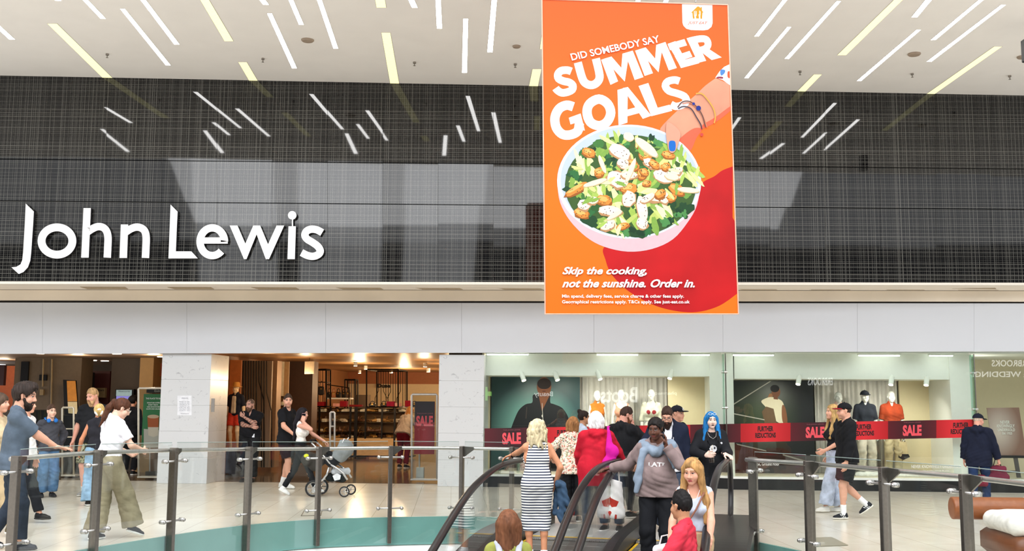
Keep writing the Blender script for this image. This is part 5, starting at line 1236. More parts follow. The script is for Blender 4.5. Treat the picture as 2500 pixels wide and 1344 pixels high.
# ---------------------------------------------------------------- shoe shop
bm_ = pm('black_metal_frame', '#14110f', .4, .4); wood = pm('pale_wood_plinth', '#cfb184', .5, vary=.15, scale=6, stretch=(1, 1, 8))
GD = 9.5
def pxbox(px0, py0, px1, py1, dep, th, name, mat, l, cat, group=None):
    m = wbox(px0, py0, px1, py1, dep, th); return tag(m.build(name, mat), l, cat, group)
def wbar(m, p0, p1, dep, r, o): m.tube([S(*p0, dep)-o, S(*p1, dep)-o], r, 4); return m
def wireframe(l, x0, y0, x1, y1, dep, deep, shelf=None, wires=6, dx=0, dy=0):
    t = thing('display_frame', l, 'display frame', S((x0+x1)/2, y1, dep)); o = t.location; m = MB()
    for d in (dep, dep+deep):
        k = (0, 0) if d == dep else (dx, dy)
        q = [S(x0, y0, d) if d == dep else None]
        A, B_, C_, D_ = [SL(x, y, dep) for x, y in ((x0, y0), (x1, y0), (x1, y1), (x0, y1))]
        pts = [SM @ Vector((p.x, d, p.z))-o for p in (A, B_, C_, D_)]
        for i in range(4): m.tube([pts[i], pts[(i+1) % 4]], .022, 4)
        if d == dep: f0 = pts
        else:
            for i in range(4): m.tube([f0[i], pts[i]], .022, 4)
    m.build('frame', bm_, t); wr_ = MB(); rr = random.Random(l)
    for i in range(wires):
        f = (i+.7)/(wires+.4); a = f0[0].lerp(f0[1], f); b = f0[3].lerp(f0[2], f); dv = SN*deep
        if rr.random() < .4:
            k = rr.uniform(.3, .6); c = a.lerp(b, k); g = (f0[1]-f0[0])*rr.choice((-.12, .12)); wr_.tube([a+dv, c+dv, c+dv+g+(b-a)*.2, b+dv+g], .009, 4)
        else: wr_.tube([a+dv, b+dv], .009, 4)
    wr_.build('wires', bm_, t)
    if shelf:
        a = SL(x0, shelf, dep); b = SL(x1, shelf, dep); c = SM @ Vector(((a.x+b.x)/2, dep+deep/2, a.z))-o
        MB().box(c, (b.x-a.x, deep, .02), SR).build('shelf', bm_, t)
    return t
wireframe('narrow black metal display frame at the left of the shoe shop', 766, 901, 797, 992, GD, .5, 932, 4)
wireframe('tall black metal display frame of thin wires in the middle of the shoe shop', 895, 901, 972, 993, GD, 1.6, None, 12)
wireframe('black metal display frame behind the shelf of handbags', 842, 926, 867, 1111, GD+1.5, .4, None, 4)
# black shelving
t = thing('shoe_display', 'long black shoe display with three shelves on a wood plinth in the shoe shop', 'shelving', S(880, 1113, GD)); o = t.location
m = MB(); m.v = []; 
local_box(778, 1068, 1002, 1112, GD, .9, o).build('plinth', wood, t)
local_box(776, 1112, 1004, 1116, GD+.02, .85, o).build('plinth_base', bm_, t)
for nm, y in (('top_shelf', 993), ('shelf', 1006), ('shelf', 1031), ('shelf', 1056)):
    local_box(757, y-1.4, 1006, y+1.0, GD, .5, o).build(nm, bm_ if y != 1006 else bm_, t)
for i, x in enumerate((758, 771, 779, 806, 855, 868, 892, 932, 963, 1005)):
    local_box(x-(2.2 if x == 868 else 1.1), 992, x+(2.2 if x == 868 else 1.1), 1114 if x in (868, 963) else 1070, GD-.01, .05, o).build('upright', bm_, t)
local_box(758, 995, 1004, 1068, GD+.52, .02, o).build('back_panel', pm('shelf_back', '#b59063', .6), t)
# shoes
def shoe_proto(kind, col, sole):
    rt = thing(kind, 'x', 'shoe'); mc = cloth(col, 'leather')
    if 'heel' in kind or 'sandal' in kind:
        up = .06 if 'heel' in kind else .03
        MB().tube([(-.10, 0, up+.01), (-.03, 0, up*.75+.006), (.05, 0, .012), (.12, 0, .008)], [.026, .026, .034, .018], 10, sq=.3).build('sole', cloth(sole, 'leather'), rt, True)
        m = MB(); m.tube([(.06, -.036, .012), (.065, -.02, .045), (.065, .02, .045), (.06, .036, .012)], .011, 6)
        m.build('toe_strap', mc, rt, True)
        MB().tube([(-.10, -.026, up), (-.075, -.03, up+.07), (-.02, 0, up+.085), (-.075, .03, up+.07), (-.10, .026, up)], .007, 6).build('ankle_strap', mc, rt, True)
        MB().tube([(-.11, 0, 0), (-.105, 0, up+.005)], [.009, .018], 8).build('heel', mc, rt, True)
    else:
        hi = .14 if 'boot' in kind else .075
        sdf_part('upper', [cap((-.09, 0, .045), (.03, 0, .045), .04, .037, .02), cap((.03, 0, .04), (.11, 0, .03), .038, .026, .03), cap((-.085, 0, .05), (-.08, 0, hi), .036, .036, .03, None, 'u', [((0, 0, hi), (0, 0, 1))])], .012, mc, rt, 1, None, [((0, 0, .015), (0, 0, -1))])
        sdf_part('sole', [cap((-.09, 0, .012), (.11, 0, .012), .043, .034, .02, [((0, 0, 1), .3)])], .012, cloth(sole), rt)
    return rt
protos = [shoe_proto('sandal', '#c79a4a', '#a5783a'), shoe_proto('heeled_sandal', '#8f6030', '#5a3c20'), shoe_proto('heeled_shoe', '#8c6a3a', '#3a2b1c'), shoe_proto('trainer', '#d6cbb5', '#efe9dc'), shoe_proto('ankle_boot', '#5b3a24', '#2a1d14'), shoe_proto('loafer', '#b58a4a', '#5a4226')]
pdesc = ['gold sandal', 'brown heeled sandal', 'bronze heeled shoe', 'cream trainer', 'brown ankle boot', 'tan loafer']
rr = random.Random(8); used = set(); cnt = {}
def put_shoe(px, py, dep, where, sc_=1.2):
    k = rr.randrange(6); key = (k, where); cnt[key] = cnt.get(key, 0)+1
    if k not in used: o = protos[k]; used.add(k)
    else: o = copy_tree(protos[k])
    o.location = S(px, py, dep); o.rotation_euler = (0, 0, rr.choice((0, 180, 30, 200, -40))*math.pi/180); o.scale = (sc_,)*3
    o['category'] = 'shoe'; o['group'] = 'shoes on display in the shoe shop'
    SHOES.append((o, k, where, px))
SHOES = []
for y, wh, x0, x1, st_ in ((1005, 'upper shelf', 786, 1000, 15), (1030, 'middle shelf', 764, 985, 10.5), (1055, 'lower shelf', 764, 930, 12), (1068, 'wood plinth top', 784, 1000, 11.5)):
    x = x0
    while x < x1:
        if not any(abs(x-u) < 5 for u in (868, 963)): put_shoe(x+rr.uniform(-2, 2), y-.6, GD+.2, wh+' of the shoe display')
        x += st_
for y in (990, 1010, 1033, 1053):
    for x in (675, 684, 693): put_shoe(x, y-.6, 5.05, 'left wall shelving')
bys = {}
for o, k, wh, px in SHOES: bys.setdefault((k, wh), []).append((px, o))
for (k, wh), L_ in bys.items():
    L_.sort(key=lambda q: q[0])
    for i, (px, o) in enumerate(L_):
        o['label'] = '%s on the %s%s' % (pdesc[k], wh, ', %s such from left' % ORD[i] if len(L_) > 1 else '')
# left wall shelving with cream header
t = thing('wall_shelving', 'narrow lit wall shelving with shoes left of the brown column', 'shelving', S(685, 1100, 5.0)); o = t.location
for y in (968, 990, 1010, 1033, 1053): local_box(669, y-.8, 699, y+.8, 4.95, .35, o).build('shelf', bm_, t)
local_box(670, 882, 699, 1110, 5.32, .05, o).build('back_panel', pm('shelf_back', '#b59063', .6), t)
local_box(675, 882, 691, 966, 5.25, .04, o).build('header_panel', pm('cream_lit_panel', '#e9dcbf', .6), t)
local_box(679, 936, 685, 962, 5.2, .02, o).build('picture_panel', pm('red_brown_panel', '#9b4a34', .5), t)
def bag(px, py, dep, w_, h_, col, l, grp=None):
    b = thing('handbag', l, 'bag', S(px, py, dep), SANG+rr.uniform(-.2, .2), grp); q = .06
    MB().box((0, 0, h_/2), (w_, .12, h_), None, .025).build('bag_body', cloth(col, 'leather'), b)
    MB().tube([(-w_*.3, 0, h_), (-w_*.22, 0, h_*1.45), (0, 0, h_*1.6), (w_*.22, 0, h_*1.45), (w_*.3, 0, h_)], .012, 6).build('handle', cloth(col, 'leather'), b)
    MB().box((0, -.064, h_*.72), (.05, .01, .04)).build('clasp', pm('brass_clasp', '#b08a45', .3, .9), b); return b
t = thing('wall_shelf', 'white shelf of handbags on the orange wall of the shoe shop', 'shelf', S(826, 975, GD+.8)); o = t.location
local_box(798, 970, 856, 974, GD+.6, .4, o).build('board', offw, t); 
fr = MB(); [fr.tube([S(*p, GD+.6)-o, S(*q, GD+.6)-o], .014, 4) for p, q in (((798, 938), (852, 946)), ((798, 938), (798, 974)), ((852, 946), (852, 974)), ((835, 942), (835, 970)))]
fr.build('rail', bm_, t)
for i, (x, c, d_) in enumerate(((804, '#1c1714', 'black handbag at the left end of the white shelf'), (815, '#b06a35', 'tan handbag, second on the white shelf'), (826, '#17130f', 'black handbag in the middle of the white shelf'), (840, '#1a1512', 'dark handbag right of the middle on the white shelf'), (850, '#5a3a22', 'brown handbag at the right end of the white shelf'))):
    bag(x, 970, GD+.8, .15, .17, c, d_, 'handbags on the white shelf')
bag(784, 964, GD+.2, .16, .26, '#17120f', 'black backpack-shaped bag in the narrow black frame')
for i, (x, d_) in enumerate(((909, 'black handbag on top of the display, behind the tall wire frame'), (937, 'small dark bag on top of the display near the dark red box'), (1012, 'dark bag on the top rail right of the shoe display'))):
    bag(x, 992, GD+.2, .2, .1, '#1b1613', d_)
for x0, x1, y0, c, l in ((759, 776, 981, '#8e1620', 'dark red box at the left end on top of the shoe display'), (777, 795, 980, '#941923', 'dark red box second from left on top of the shoe display'), (813, 829, 984, '#d79a90', 'pink box on top of the shoe display'), (830, 846, 978, '#8a1622', 'dark red box right of the pink box'), (852, 883, 987, '#7a1a1e', 'low red box on top of the shoe display, under the dark cabinet'), (944, 962, 979, '#8a1838', 'crimson box on top of the display near the tall frame'), (964, 977, 983, '#d9a6a0', 'pale pink box right of the crimson box'), (989, 1003, 977, '#861426', 'crimson box at the right end on top of the display')):
    pxbox(x0, y0, x1, 992, GD+.1, .22, 'shoe_box', cloth(c), l, 'box')
pxbox(869, 963, 894, 1108, GD+3, .5, 'cabinet', dark, 'dark cabinet behind the shoe display', 'cabinet')
pxbox(700, 880, 757, 1130, 6.5, .6, 'column', pm('dark_brown_column', '#4c3424', .6), 'dark brown square column in the shoe shop', 'column')
pxbox(655, 880, 669, 1140, 4.0, .4, 'column', pm('brown_column', '#8d6c4c', .6), 'narrow light brown column behind the guard', 'column')
t = thing('slat_screen', 'brown screen with black bent wires behind the straw-hatted mannequin', 'screen', S(620, 1140, 3.6)); o = t.location
local_box(580, 880, 656, 1140, 3.6, .08, o).build('panel', pm('brown_slat_panel', '#80684e', .6, vary=.15, scale=5, stretch=(6, 1, .2)), t)
m = MB(); rr2 = random.Random(2)
for i in range(11):
    x = 588+i*6.3; y = rr2.uniform(900, 1000)
    if i % 3 == 1: pts = [(x, 880), (x, y), (x+12, y+45), (x+12, 1140)]
    else: pts = [(x, 880), (x, 1140)]
    m.tube([S(*p, 3.55)-o for p in pts], .012, 4)
m.build('wires', bm_, t)
pxbox(562, 878, 580, 1150, 2.9, .05, 'lit_panel', pm('orange_lit_panel', '#b86a2e', .6), 'orange lit panel left of the wire screen', 'panel')
t = thing('hanging_sign', 'plain cream sign hanging from the shoe shop ceiling', 'sign', S(755, 914, 4.0), SANG-.5)
MB().box((0, 0, .17), (.3, .02, .3)).build('board', pm('cream_lit_panel', '#e9dcbf', .6), t)
MB().cyl((0, 0, .32), (0, 0, .42), .006, n=6).build('rod', bm_, t)
o = text_px(MB(), 'Dune', 921, 936, 953, 946, lambda x, y: S(x, y, 15.9), .05).build('wall_sign', bm_); tag(o, 'small black lettering on the cream back wall of the shoe shop', 'sign')
# mannequin with the straw hat on a plinth
p = S(575, 1000, 2.2); zt = P(575, 940, p.y).z; zb = P(575, 1097, p.y).z
pxbox(552, 1099, 606, 1168, 2.0, .5, 'plinth', bm_, 'low black plinth under the straw-hatted mannequin', 'plinth')
def hat_(J):
    T_ = J['T']; sdf_part('vest', [cap(T_(q*.022, .105, 1.40), T_(q*.03, .125, 1.0), .035, .042, .02) for q in (-1, 1)], .011, cloth('#b9a383'), J['rt'], J['s'])
    Hd, hs, s = J['Hd'], J['hs'], J['s']; c = Vector(Hd(0, -.01, .06))*s
    MB().lathe(c, [(0, .10), (.05, .105), (.078, .09), (.088, 0), (.135, -.012), (.137, -.005), (.088, .008)], 22).build('straw_hat', pm('straw', '#c78a3a', .8, bump=.4, scale=60), J['rt'], True)
person('cream mannequin in a straw hat, navy shirt and red shorts at the shop entrance', Vector((p.x, p.y, zb)), 168, zt-zb+.03, skin='#dcb98c', mannequin=True, cat='mannequin', name='mannequin', lod=.8, brows='#dcb98c',
       arms={'R': dict(p=(.27, .03, .86)), 'L': dict(p=(-.27, .03, .86))}, top=dict(col='#191a22', sleeve=.42, hem=.9, collar=.01, loose=.01), bottom=dict(col='#c2371f', len=.33, hem=.1, name='shorts'), extras=hat_)
# sale stand between security gates
t = thing('sale_stand', 'tall dark red sale banner on a stand at the shoe shop entrance', 'sale stand', S(1036, 1169, 1.3), 0); o = t.location
local_box(1013, 979, 1060, 1108, 1.3, .02, o).build('board', red_print('print_sale_board', '#8e1a26', '#a3202c'), t)
local_box(1013, 979, 1060, 1030, 1.29, .005, o).build('dark_top', pm('print_dark_top', '#2b1620', .4), t)
fnl = lambda x, y: S(x, y, 1.284)-o
text_px(MB(), 'SALE', 1016, 1014, 1057, 1040, fnl, .05).build('sale_lettering', tred, t); text_px(MB(), 'THE JOHN LEWIS', 1018, 1007, 1057, 1011, fnl, .02).build('small_lettering', tpale, t)
m = MB(); m.tube([S(1024, 1108, 1.31)-o, S(1024, 1166, 1.31)-o], .018, 8); m.build('pole', steel, t); local_box(1016, 1140, 1034, 1169, 1.24, .12, o).build('foot', steel, t)
acr = glass('gate_acrylic', (.9, .93, .92), 1.0)
def gate(l, x0, y0, x1, y1, dep, bars, col):
    t = thing('security_gate', l, 'security gate', S((x0+x1)/2, y1, dep)); o = t.location; m = MB(); M_ = pm('gate_'+col.lstrip('#'), col, .35, .3)
    q = [S(x0, y1, dep)-o, S(x0, y0+2, dep)-o, S(x0+2, y0, dep)-o, S(x1-2, y0, dep)-o, S(x1, y0+2, dep)-o, S(x1, y1, dep)-o]
    m.tube(q, .022, 8); m.build('frame', M_, t, True)
    for y in bars: MB().tube([S(x0, y, dep)-o, S(x1, y, dep)-o], .016, 6).build('bar', M_, t)
    MB().prism([S(x0+2, y1, dep)-o, S(x1-2, y1, dep)-o, S(x1-2, y0+2, dep)-o, S(x0+2, y0+2, dep)-o][::-1], SN*.01).build('panel', acr, t)
    local_box(x0-3, y1-4, x1+3, y1, dep-.1, .25, o).build('foot', M_, t)
gate('tall clear security gate around the sale banner', 1005, 962, 1067, 1172, .95, (), '#b9b5ae')
gate('slim white security gate in front of the shoe display', 806, 1005, 817, 1160, 2.0, (1040, 1075), '#dcd8d0')
gate('cream tubular security gate by the boy with headphones', 152, 994, 180, 1162, 1.2, (1046, 1066), '#cfc8b4')
gate('tall cream security gate frame around the green cafe board', 338, 947, 396, 1166, .92, (), '#cfc8b8')
for i, (px, py, dep) in enumerate([(868, 887, 6), (893, 893, 9), (1038, 889, 5), (1046, 902, 8), (955, 905, 12), (878, 906, 13)]):
    p = S(px, py, dep); p.z = min(p.z, 2.66); rt = thing('ceiling_spotlight', 'warm spotlight on the shoe shop ceiling, %s' % ['at the left', 'left of the tall wire frame', 'at the right', 'second from the right', 'far back at right', 'far back at left'][i], 'spotlight', p)
    MB().cyl((0, 0, .04), (0, 0, -.06), .05, n=12).build('housing', offw, rt); MB().cyl((0, 0, -.061), (0, 0, -.066), .045, n=12).build('lens', pm('warm_spot_lens', '#fff2d8', .3, emit=7, ecol='#ffe9c4'), rt)

# ---------------------------------------------------------------- dark entrance at the left
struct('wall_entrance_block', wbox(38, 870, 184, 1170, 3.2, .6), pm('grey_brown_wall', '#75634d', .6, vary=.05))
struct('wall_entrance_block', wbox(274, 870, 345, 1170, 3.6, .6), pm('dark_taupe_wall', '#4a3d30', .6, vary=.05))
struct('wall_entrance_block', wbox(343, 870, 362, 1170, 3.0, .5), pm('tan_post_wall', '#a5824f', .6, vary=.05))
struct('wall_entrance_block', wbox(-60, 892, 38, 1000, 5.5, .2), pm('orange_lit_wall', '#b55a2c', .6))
pxbox(52, 882, 57, 1100, 3.15, .045, 'black_channel', bm_, 'black vertical channel on the brown entrance wall', 'channel')
pxbox(211, 905, 257, 1134, 6.0, .1, 'dark_red_panel', pm('dark_red_panel', '#4a1512', .5), 'dark red panel behind the bearded man', 'panel')
pxbox(183, 908, 211, 1136, 5.6, .2, 'black_drape', pm('black_drape', '#0d0c0c', .9), 'black drape left of the bearded man', 'drape')
t = thing('notice_board', 'cream notice board behind the head of the bearded man', 'notice', S(233, 970, 5.9)); o = t.location
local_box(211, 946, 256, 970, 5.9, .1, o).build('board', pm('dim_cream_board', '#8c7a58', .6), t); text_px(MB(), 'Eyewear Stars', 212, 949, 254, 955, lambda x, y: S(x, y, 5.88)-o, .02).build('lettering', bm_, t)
t = thing('leaning_mirror', 'tall leaning mirror with a black frame in the dark entrance', 'mirror', S(172, 1012, 2.8)); o = t.location
MB().prism([S(154, 926, 2.8)-o, S(184, 928, 2.8)-o, S(190, 1012, 2.8)-o, S(157, 1012, 2.8)-o][::-1], SN*.06).build('frame', bm_, t)
MB().prism([S(163, 929, 2.78)-o, S(184, 929, 2.78)-o, S(188, 979, 2.78)-o, S(165, 979, 2.78)-o][::-1], SN*.01).build('mirror_glass', pm('painted_mirror_reflection', '#d9913a', .3), t)  # reflection of the warm lit wall painted on, amber above and paler below
MB().prism([S(165, 980, 2.78)-o, S(188, 980, 2.78)-o, S(189, 1010, 2.78)-o, S(167, 1008, 2.78)-o][::-1], SN*.01).build('mirror_glass', pm('painted_pale_reflection', '#efdcab', .3), t)
pxbox(153, 1013, 192, 1152, 2.75, .35, 'cabinet', bm_, 'dark low cabinet under the leaning mirror', 'cabinet')
t = thing('television', 'wall mounted screen with a pale message in the dark entrance', 'screen', S(303, 976, 3.4)); o = t.location
local_box(282, 949, 325, 977, 3.46, .14, o).build('casing', bm_, t); local_box(284, 951, 321, 966, 3.43, .01, o).build('display', pm('screen_pale', '#8fa6a8', .3, emit=.35), t); local_box(284, 966, 321, 975, 3.43, .01, o).build('display_band', pm('screen_purple', '#7d78c8', .3, emit=.5), t)
text_px(MB(), 'Welcome to our shop', 289, 953, 317, 957, lambda x, y: S(x, y, 3.42)-o, .01).build('lettering', bm_, t)
for i, x in enumerate((104, 125)):
    m = MB().tube([S(x+2, 876, 3.15), S(x, 943 if i == 0 else 990, 3.15)], .022, 8); tag(m.build('conduit', pm('tan_conduit', '#a58c62', .5)), 'tan vertical conduit on the brown entrance wall, %s one' % ('left' if i == 0 else 'right'), 'conduit')
pxbox(97, 950, 105, 964, 3.12, .06, 'switch_box', pm('tan_conduit', '#a58c62', .5), 'small tan switch box at the end of the left conduit', 'switch box')
pxbox(96, 914, 113, 928, 3.14, .05, 'wall_panel', bm_, 'small dark wall plate crossing the left conduit', 'panel')
pxbox(358, 949, 396, 958, 2.9, .08, 'exit_sign', bm_, 'dark exit sign above the green cafe board', 'sign')
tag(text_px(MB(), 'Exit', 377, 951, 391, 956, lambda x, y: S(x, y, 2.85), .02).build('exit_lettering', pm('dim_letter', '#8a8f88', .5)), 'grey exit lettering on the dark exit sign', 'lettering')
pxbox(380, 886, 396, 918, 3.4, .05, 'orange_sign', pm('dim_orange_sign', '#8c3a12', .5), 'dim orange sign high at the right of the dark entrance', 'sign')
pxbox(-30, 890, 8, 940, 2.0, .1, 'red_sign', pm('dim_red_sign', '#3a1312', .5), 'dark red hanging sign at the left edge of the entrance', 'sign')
for i, (px, py) in enumerate([(97, 869), (285, 868), (206, 904), (226, 893), (255, 897), (362, 892), (394, 880)]):
    p = S(px, py, [.8, .8, 5, 4.5, 4.8, 4.5, 2.2][i]); p.z = 2.655
    tag(MB().lathe(p, [(0, -.012), (.09, -.012), (.1, 0)], 18).build('downlight', pm('downlight_lens', '#fff4e0', .3, emit=4, ecol='#fff0d8')), 'round downlight in the brown entrance ceiling, %s' % ['large one at left', 'large one at right', 'small one above the notice board', 'small one left of the taupe wall', 'small one close to the taupe wall', 'small one by the tan post', 'small one by the marble pillar'][i], 'downlight')
# clothes rail with garments, dim
t = thing('clothes_rail', 'dark clothes rail with hanging garments behind the boy', 'clothes rail', S(92, 1150, 2.4)); o = t.location
MB().tube([S(70, 1150, 2.4)-o, S(70, 1000, 2.4)-o, S(116, 1000, 2.4)-o, S(116, 1150, 2.4)-o], .016, 6).build('rail', bm_, t)
for i in range(9):
    x = 74+i*4.6; tag(MB().prism([S(x, 1001, 2.4), S(x+4, 1001, 2.4), S(x+5.5, 1062+i % 3*7, 2.4), S(x-.5, 1062+i % 3*7, 2.4)][::-1], SN*.3).build('garment', cloth(['#1c1c1e', '#23261f', '#2d2a22'][i % 3])), 'dark garment on the clothes rail, %s from the left' % ORD[i], 'garment', 'garments on the dark rail')
# green cafe board
t = thing('cafe_board', 'green cafe sign board with an iced coffee, beside the marble pillar', 'sign board', S(374, 1163, 1.35)); o = t.location
local_box(351, 961, 396, 1092, 1.35, .03, o).build('board', pm('print_green', '#1d6a34', .5, vary=.2, scale=1.6), t)
m = MB(); m.tube([S(366, 1092, 1.37)-o, S(366, 1160, 1.37)-o], .015, 6); m.build('pole', steel, t); local_box(355, 1150, 392, 1163, 1.3, .15, o).build('foot', bm_, t)
flatprint(t, 'printed_picture', [[(351, 1046), (396, 1050), (396, 1092), (351, 1092)], [(360, 1015), (388, 1014), (386, 1062), (375, 1066), (362, 1062)], [(360, 1018), (388, 1017), (387, 1042), (361, 1042)], [(361, 1042), (387, 1042), (386, 1062), (375, 1066), (362, 1062)], ell(374, 1016, 14, 4.5)], ['#b9b2a8', '#b0643a', '#a9572c', '#d3c3b2', '#c9a88c'], 1.35)
fnl = lambda x, y: S(x, y, 1.338)-o
for s_, x0, x1, y0, y1 in (('THE PLACE TO EAT', 356, 395, 970, 974), ('SIGNATURE COFFEE', 359, 390, 981, 984), ('SWEET TREATS', 362, 386, 986, 989), ('ICED SANDWICHES', 359, 390, 991, 994), ('SOUPS AND SALADS', 357, 392, 996, 999)):
    text_px(MB(), s_, x0, y0, x1, y1, fnl, .02).build('lettering', wl, t)
# notice on the pillar
t = thing('paper_notice', 'white paper notice with opening hours taped to the left marble pillar', 'notice', S(451, 1012, -.005)); o = t.location
MB().prism([S(433, 965, -.004)-o, S(468, 965, -.004)-o, S(468, 1013, -.004)-o, S(433, 1013, -.004)-o][::-1], SN*.003).build('paper', pm('notice_paper', '#e9ebf0', .5), t)
for i, (s_, x0, x1) in enumerate((('OPENING HOURS', 443, 459), ('Monday 9.30 - 8pm', 438, 463), ('Tuesday 9.30 - 8pm', 438, 463), ('Wednesday 9.30 - 8pm', 438, 463), ('Thursday 9.30 - 8pm', 438, 463), ('Friday 9.30 - 8pm', 438, 463), ('Saturday 9 - 7pm', 438, 463), ('Sunday 11 - 5pm', 438, 463), ('see johnlewis.com', 441, 461))):
    y = 970+i*3.6+(5 if i else 0)+(4 if i == 8 else 0); text_px(MB(), s_, x0, y, x1, y+2.4, lambda x, y: S(x, y, -.006)-o, .01).build('lettering', pm('grey_ink', '#6f7280', .5), t)
pxbox(516, 972, 523, 1005, .02, .02, 'wall_switch', pm('grey_plate', '#8f8a84', .4), 'small grey plate beside the shoe shop entrance', 'switch')
# floor hatch
hp = [G(1955, 1314), G(2030, 1311), G(2071, 1331), G(1992, 1334)]
tag(MB().prism([p+Vector((0, 0, .004)) for p in hp][::-1], (0, 0, .004)).build('floor_hatch', pm('hatch_metal', '#a39b86', .35, .2)), 'square metal hatch plate in the floor behind the right balustrade', 'floor hatch')
hp = [G(735, 1259), G(742, 1247), G(786, 1246), G(783, 1258)]
m = MB(); [m.tube([hp[i]+Vector((0, 0, .004)), hp[(i+1) % 4]+Vector((0, 0, .004))], .006, 4) for i in range(4)]
tag(m.build('hatch_frame', pm('dark_hatch_line', '#5a5348', .5)), 'thin dark outline of a floor hatch behind the left balustrade', 'floor hatch')
# sofa at the right edge
t = thing('sofa', 'brown leather sofa with a white cushion at the lower right corner', 'sofa', (5.55, 11.5, 0), R(-4)); lea = cloth('#8a4d26', 'leather')
sdf_part('arm', [cap((-.62, .5, .52), (.9, .5, .52), .125, None, .02, None, 'u', [((-.62, .5, .5), (-1, 0, 0))])], .018, lea, t)
MB().lathe((-.62, .5, .52), [(0, 0), (.07, .005), (.11, .015)], 18, Matrix.Rotation(R(90), 4, 'Y')).build('arm_scroll', cloth('#6d3a1b', 'leather'), t)
MB().box((.32, .02, .19), (1.28, 1.06, .26), None, .05).build('base', cloth('#6b3c20', 'leather'), t, True)
sdf_part('seat_cushion', [cap((-.24, -.36, .42), (-.24, .3, .42), .1, None, .03), cap((.9, -.36, .42), (.9, .3, .42), .1, None, .03), cap((-.24, -.36, .42), (.9, -.36, .42), .1, None, .03), cap((-.24, .3, .42), (.9, .3, .42), .1, None, .03), cap((-.1, 0, .43), (.8, 0, .43), .1, None, .1), cap((-.1, -.2, .43), (.8, -.2, .43), .1, None, .1), cap((-.1, .2, .43), (.8, .2, .43), .1, None, .1)], .018, cloth('#dcd9d2'), t)
sdf_part('backrest', [cap((.98, -.4, .4), (.98, .5, .4), .14, None, .05), cap((1.02, -.4, .75), (1.02, .5, .75), .13, None, .1)], .022, lea, t)
for x in (-.22, .86):
    for y in (-.42, .45): MB().cyl((x, y, 0), (x, y, .06), .025, .035, 10).build('foot', bm_, t)
tag(sdf_part('throw', [cap(Vector((5.84, 11.98, .52)), Vector((6.2, 11.96, .52)), .145, None, .01), cap(Vector((5.86, 11.9, .40)), Vector((6.2, 11.88, .36)), .05, None, .03)], .015, cloth('#d3d0c8'), None), 'pale checked throw with a fringe over the sofa arm', 'throw')

# lit shop names on the far side of the void, seen mirrored in the display windows
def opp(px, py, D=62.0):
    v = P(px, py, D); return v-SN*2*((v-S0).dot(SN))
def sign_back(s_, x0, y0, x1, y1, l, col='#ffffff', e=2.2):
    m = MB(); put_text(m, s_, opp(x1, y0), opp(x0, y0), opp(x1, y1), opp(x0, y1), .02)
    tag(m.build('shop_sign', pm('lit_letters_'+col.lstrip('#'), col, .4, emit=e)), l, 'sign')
struct('wall_opposite', MB().box((0, -25.2, 3.0), (110, .6, 17)), pm('dark_opposite_fascia', '#33373c', .6))  # unseen wall, made oversized and dark to block ambient light from behind
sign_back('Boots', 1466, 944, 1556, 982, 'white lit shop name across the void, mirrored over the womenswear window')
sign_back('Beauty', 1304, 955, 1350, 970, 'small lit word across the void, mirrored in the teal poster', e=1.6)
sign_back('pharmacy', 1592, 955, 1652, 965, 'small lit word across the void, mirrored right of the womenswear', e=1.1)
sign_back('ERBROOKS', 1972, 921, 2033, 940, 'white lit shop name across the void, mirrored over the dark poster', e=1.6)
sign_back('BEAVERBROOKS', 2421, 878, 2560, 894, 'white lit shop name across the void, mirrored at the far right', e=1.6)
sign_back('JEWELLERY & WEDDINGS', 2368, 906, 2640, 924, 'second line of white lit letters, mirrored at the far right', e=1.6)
m = MB()
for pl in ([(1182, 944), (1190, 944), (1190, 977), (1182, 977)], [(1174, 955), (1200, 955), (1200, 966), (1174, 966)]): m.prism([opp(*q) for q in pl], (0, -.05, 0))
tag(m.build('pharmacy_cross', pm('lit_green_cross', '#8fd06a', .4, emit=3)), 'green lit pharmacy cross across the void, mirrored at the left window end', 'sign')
# ---------------------------------------------------------------- people
def floor(px, py): return G(px, py)
def at(px, D, z=0.0): p = P(px, 1000, D); return Vector((p.x, D, z))
def Hof(px, ytop, pos): return P(px, ytop, pos.y).z-pos.z
def loc_(pos, face, H, wpt):
    v = Matrix.Rotation(-R(face), 3, 'Z') @ (Vector(wpt)-Vector(pos)); return tuple(v/(H/1.75))
def dir_(face, d): return tuple(Matrix.Rotation(-R(face), 3, 'Z') @ Vector(d))
def who(label, px, D, ytop, face, z=0.0, hpx=None, **kw):
    pos = at(px, D, z); H = Hof(hpx or px, ytop, pos)
    for a in kw.get('arms', {}).values():
        if 'w' in a:
            wp = a.pop('w'); a['p'] = loc_(pos, face, H, wp)
        if 'wd' in a: a['d'] = dir_(face, a.pop('wd'))
        if 'wn' in a: a['n'] = dir_(face, a.pop('wn'))
        if 'wh' in a: a['hint'] = dir_(face, a.pop('wh'))
    return person(label, pos, face, H, **kw)
def wpos(J, p): return J['rt'].matrix_basis @ (Vector(p)*J['s'])
tee = lambda c, **k: dict(dict(col=c, sleeve=.38, sr=.022, loose=.02, hem=.9, name='t_shirt'), **k)
swt = lambda c, **k: dict(dict(col=c, sleeve=.97, sr=.024, loose=.03, hem=.88, name='sweatshirt', fold=.006), **k)
def walk(a, b, pa=0, pb=25, x=.07): return {'R': dict(p=(x, a, .0), pitch=pa), 'L': dict(p=(-x, b, .05 if pb else 0), pitch=pb)}

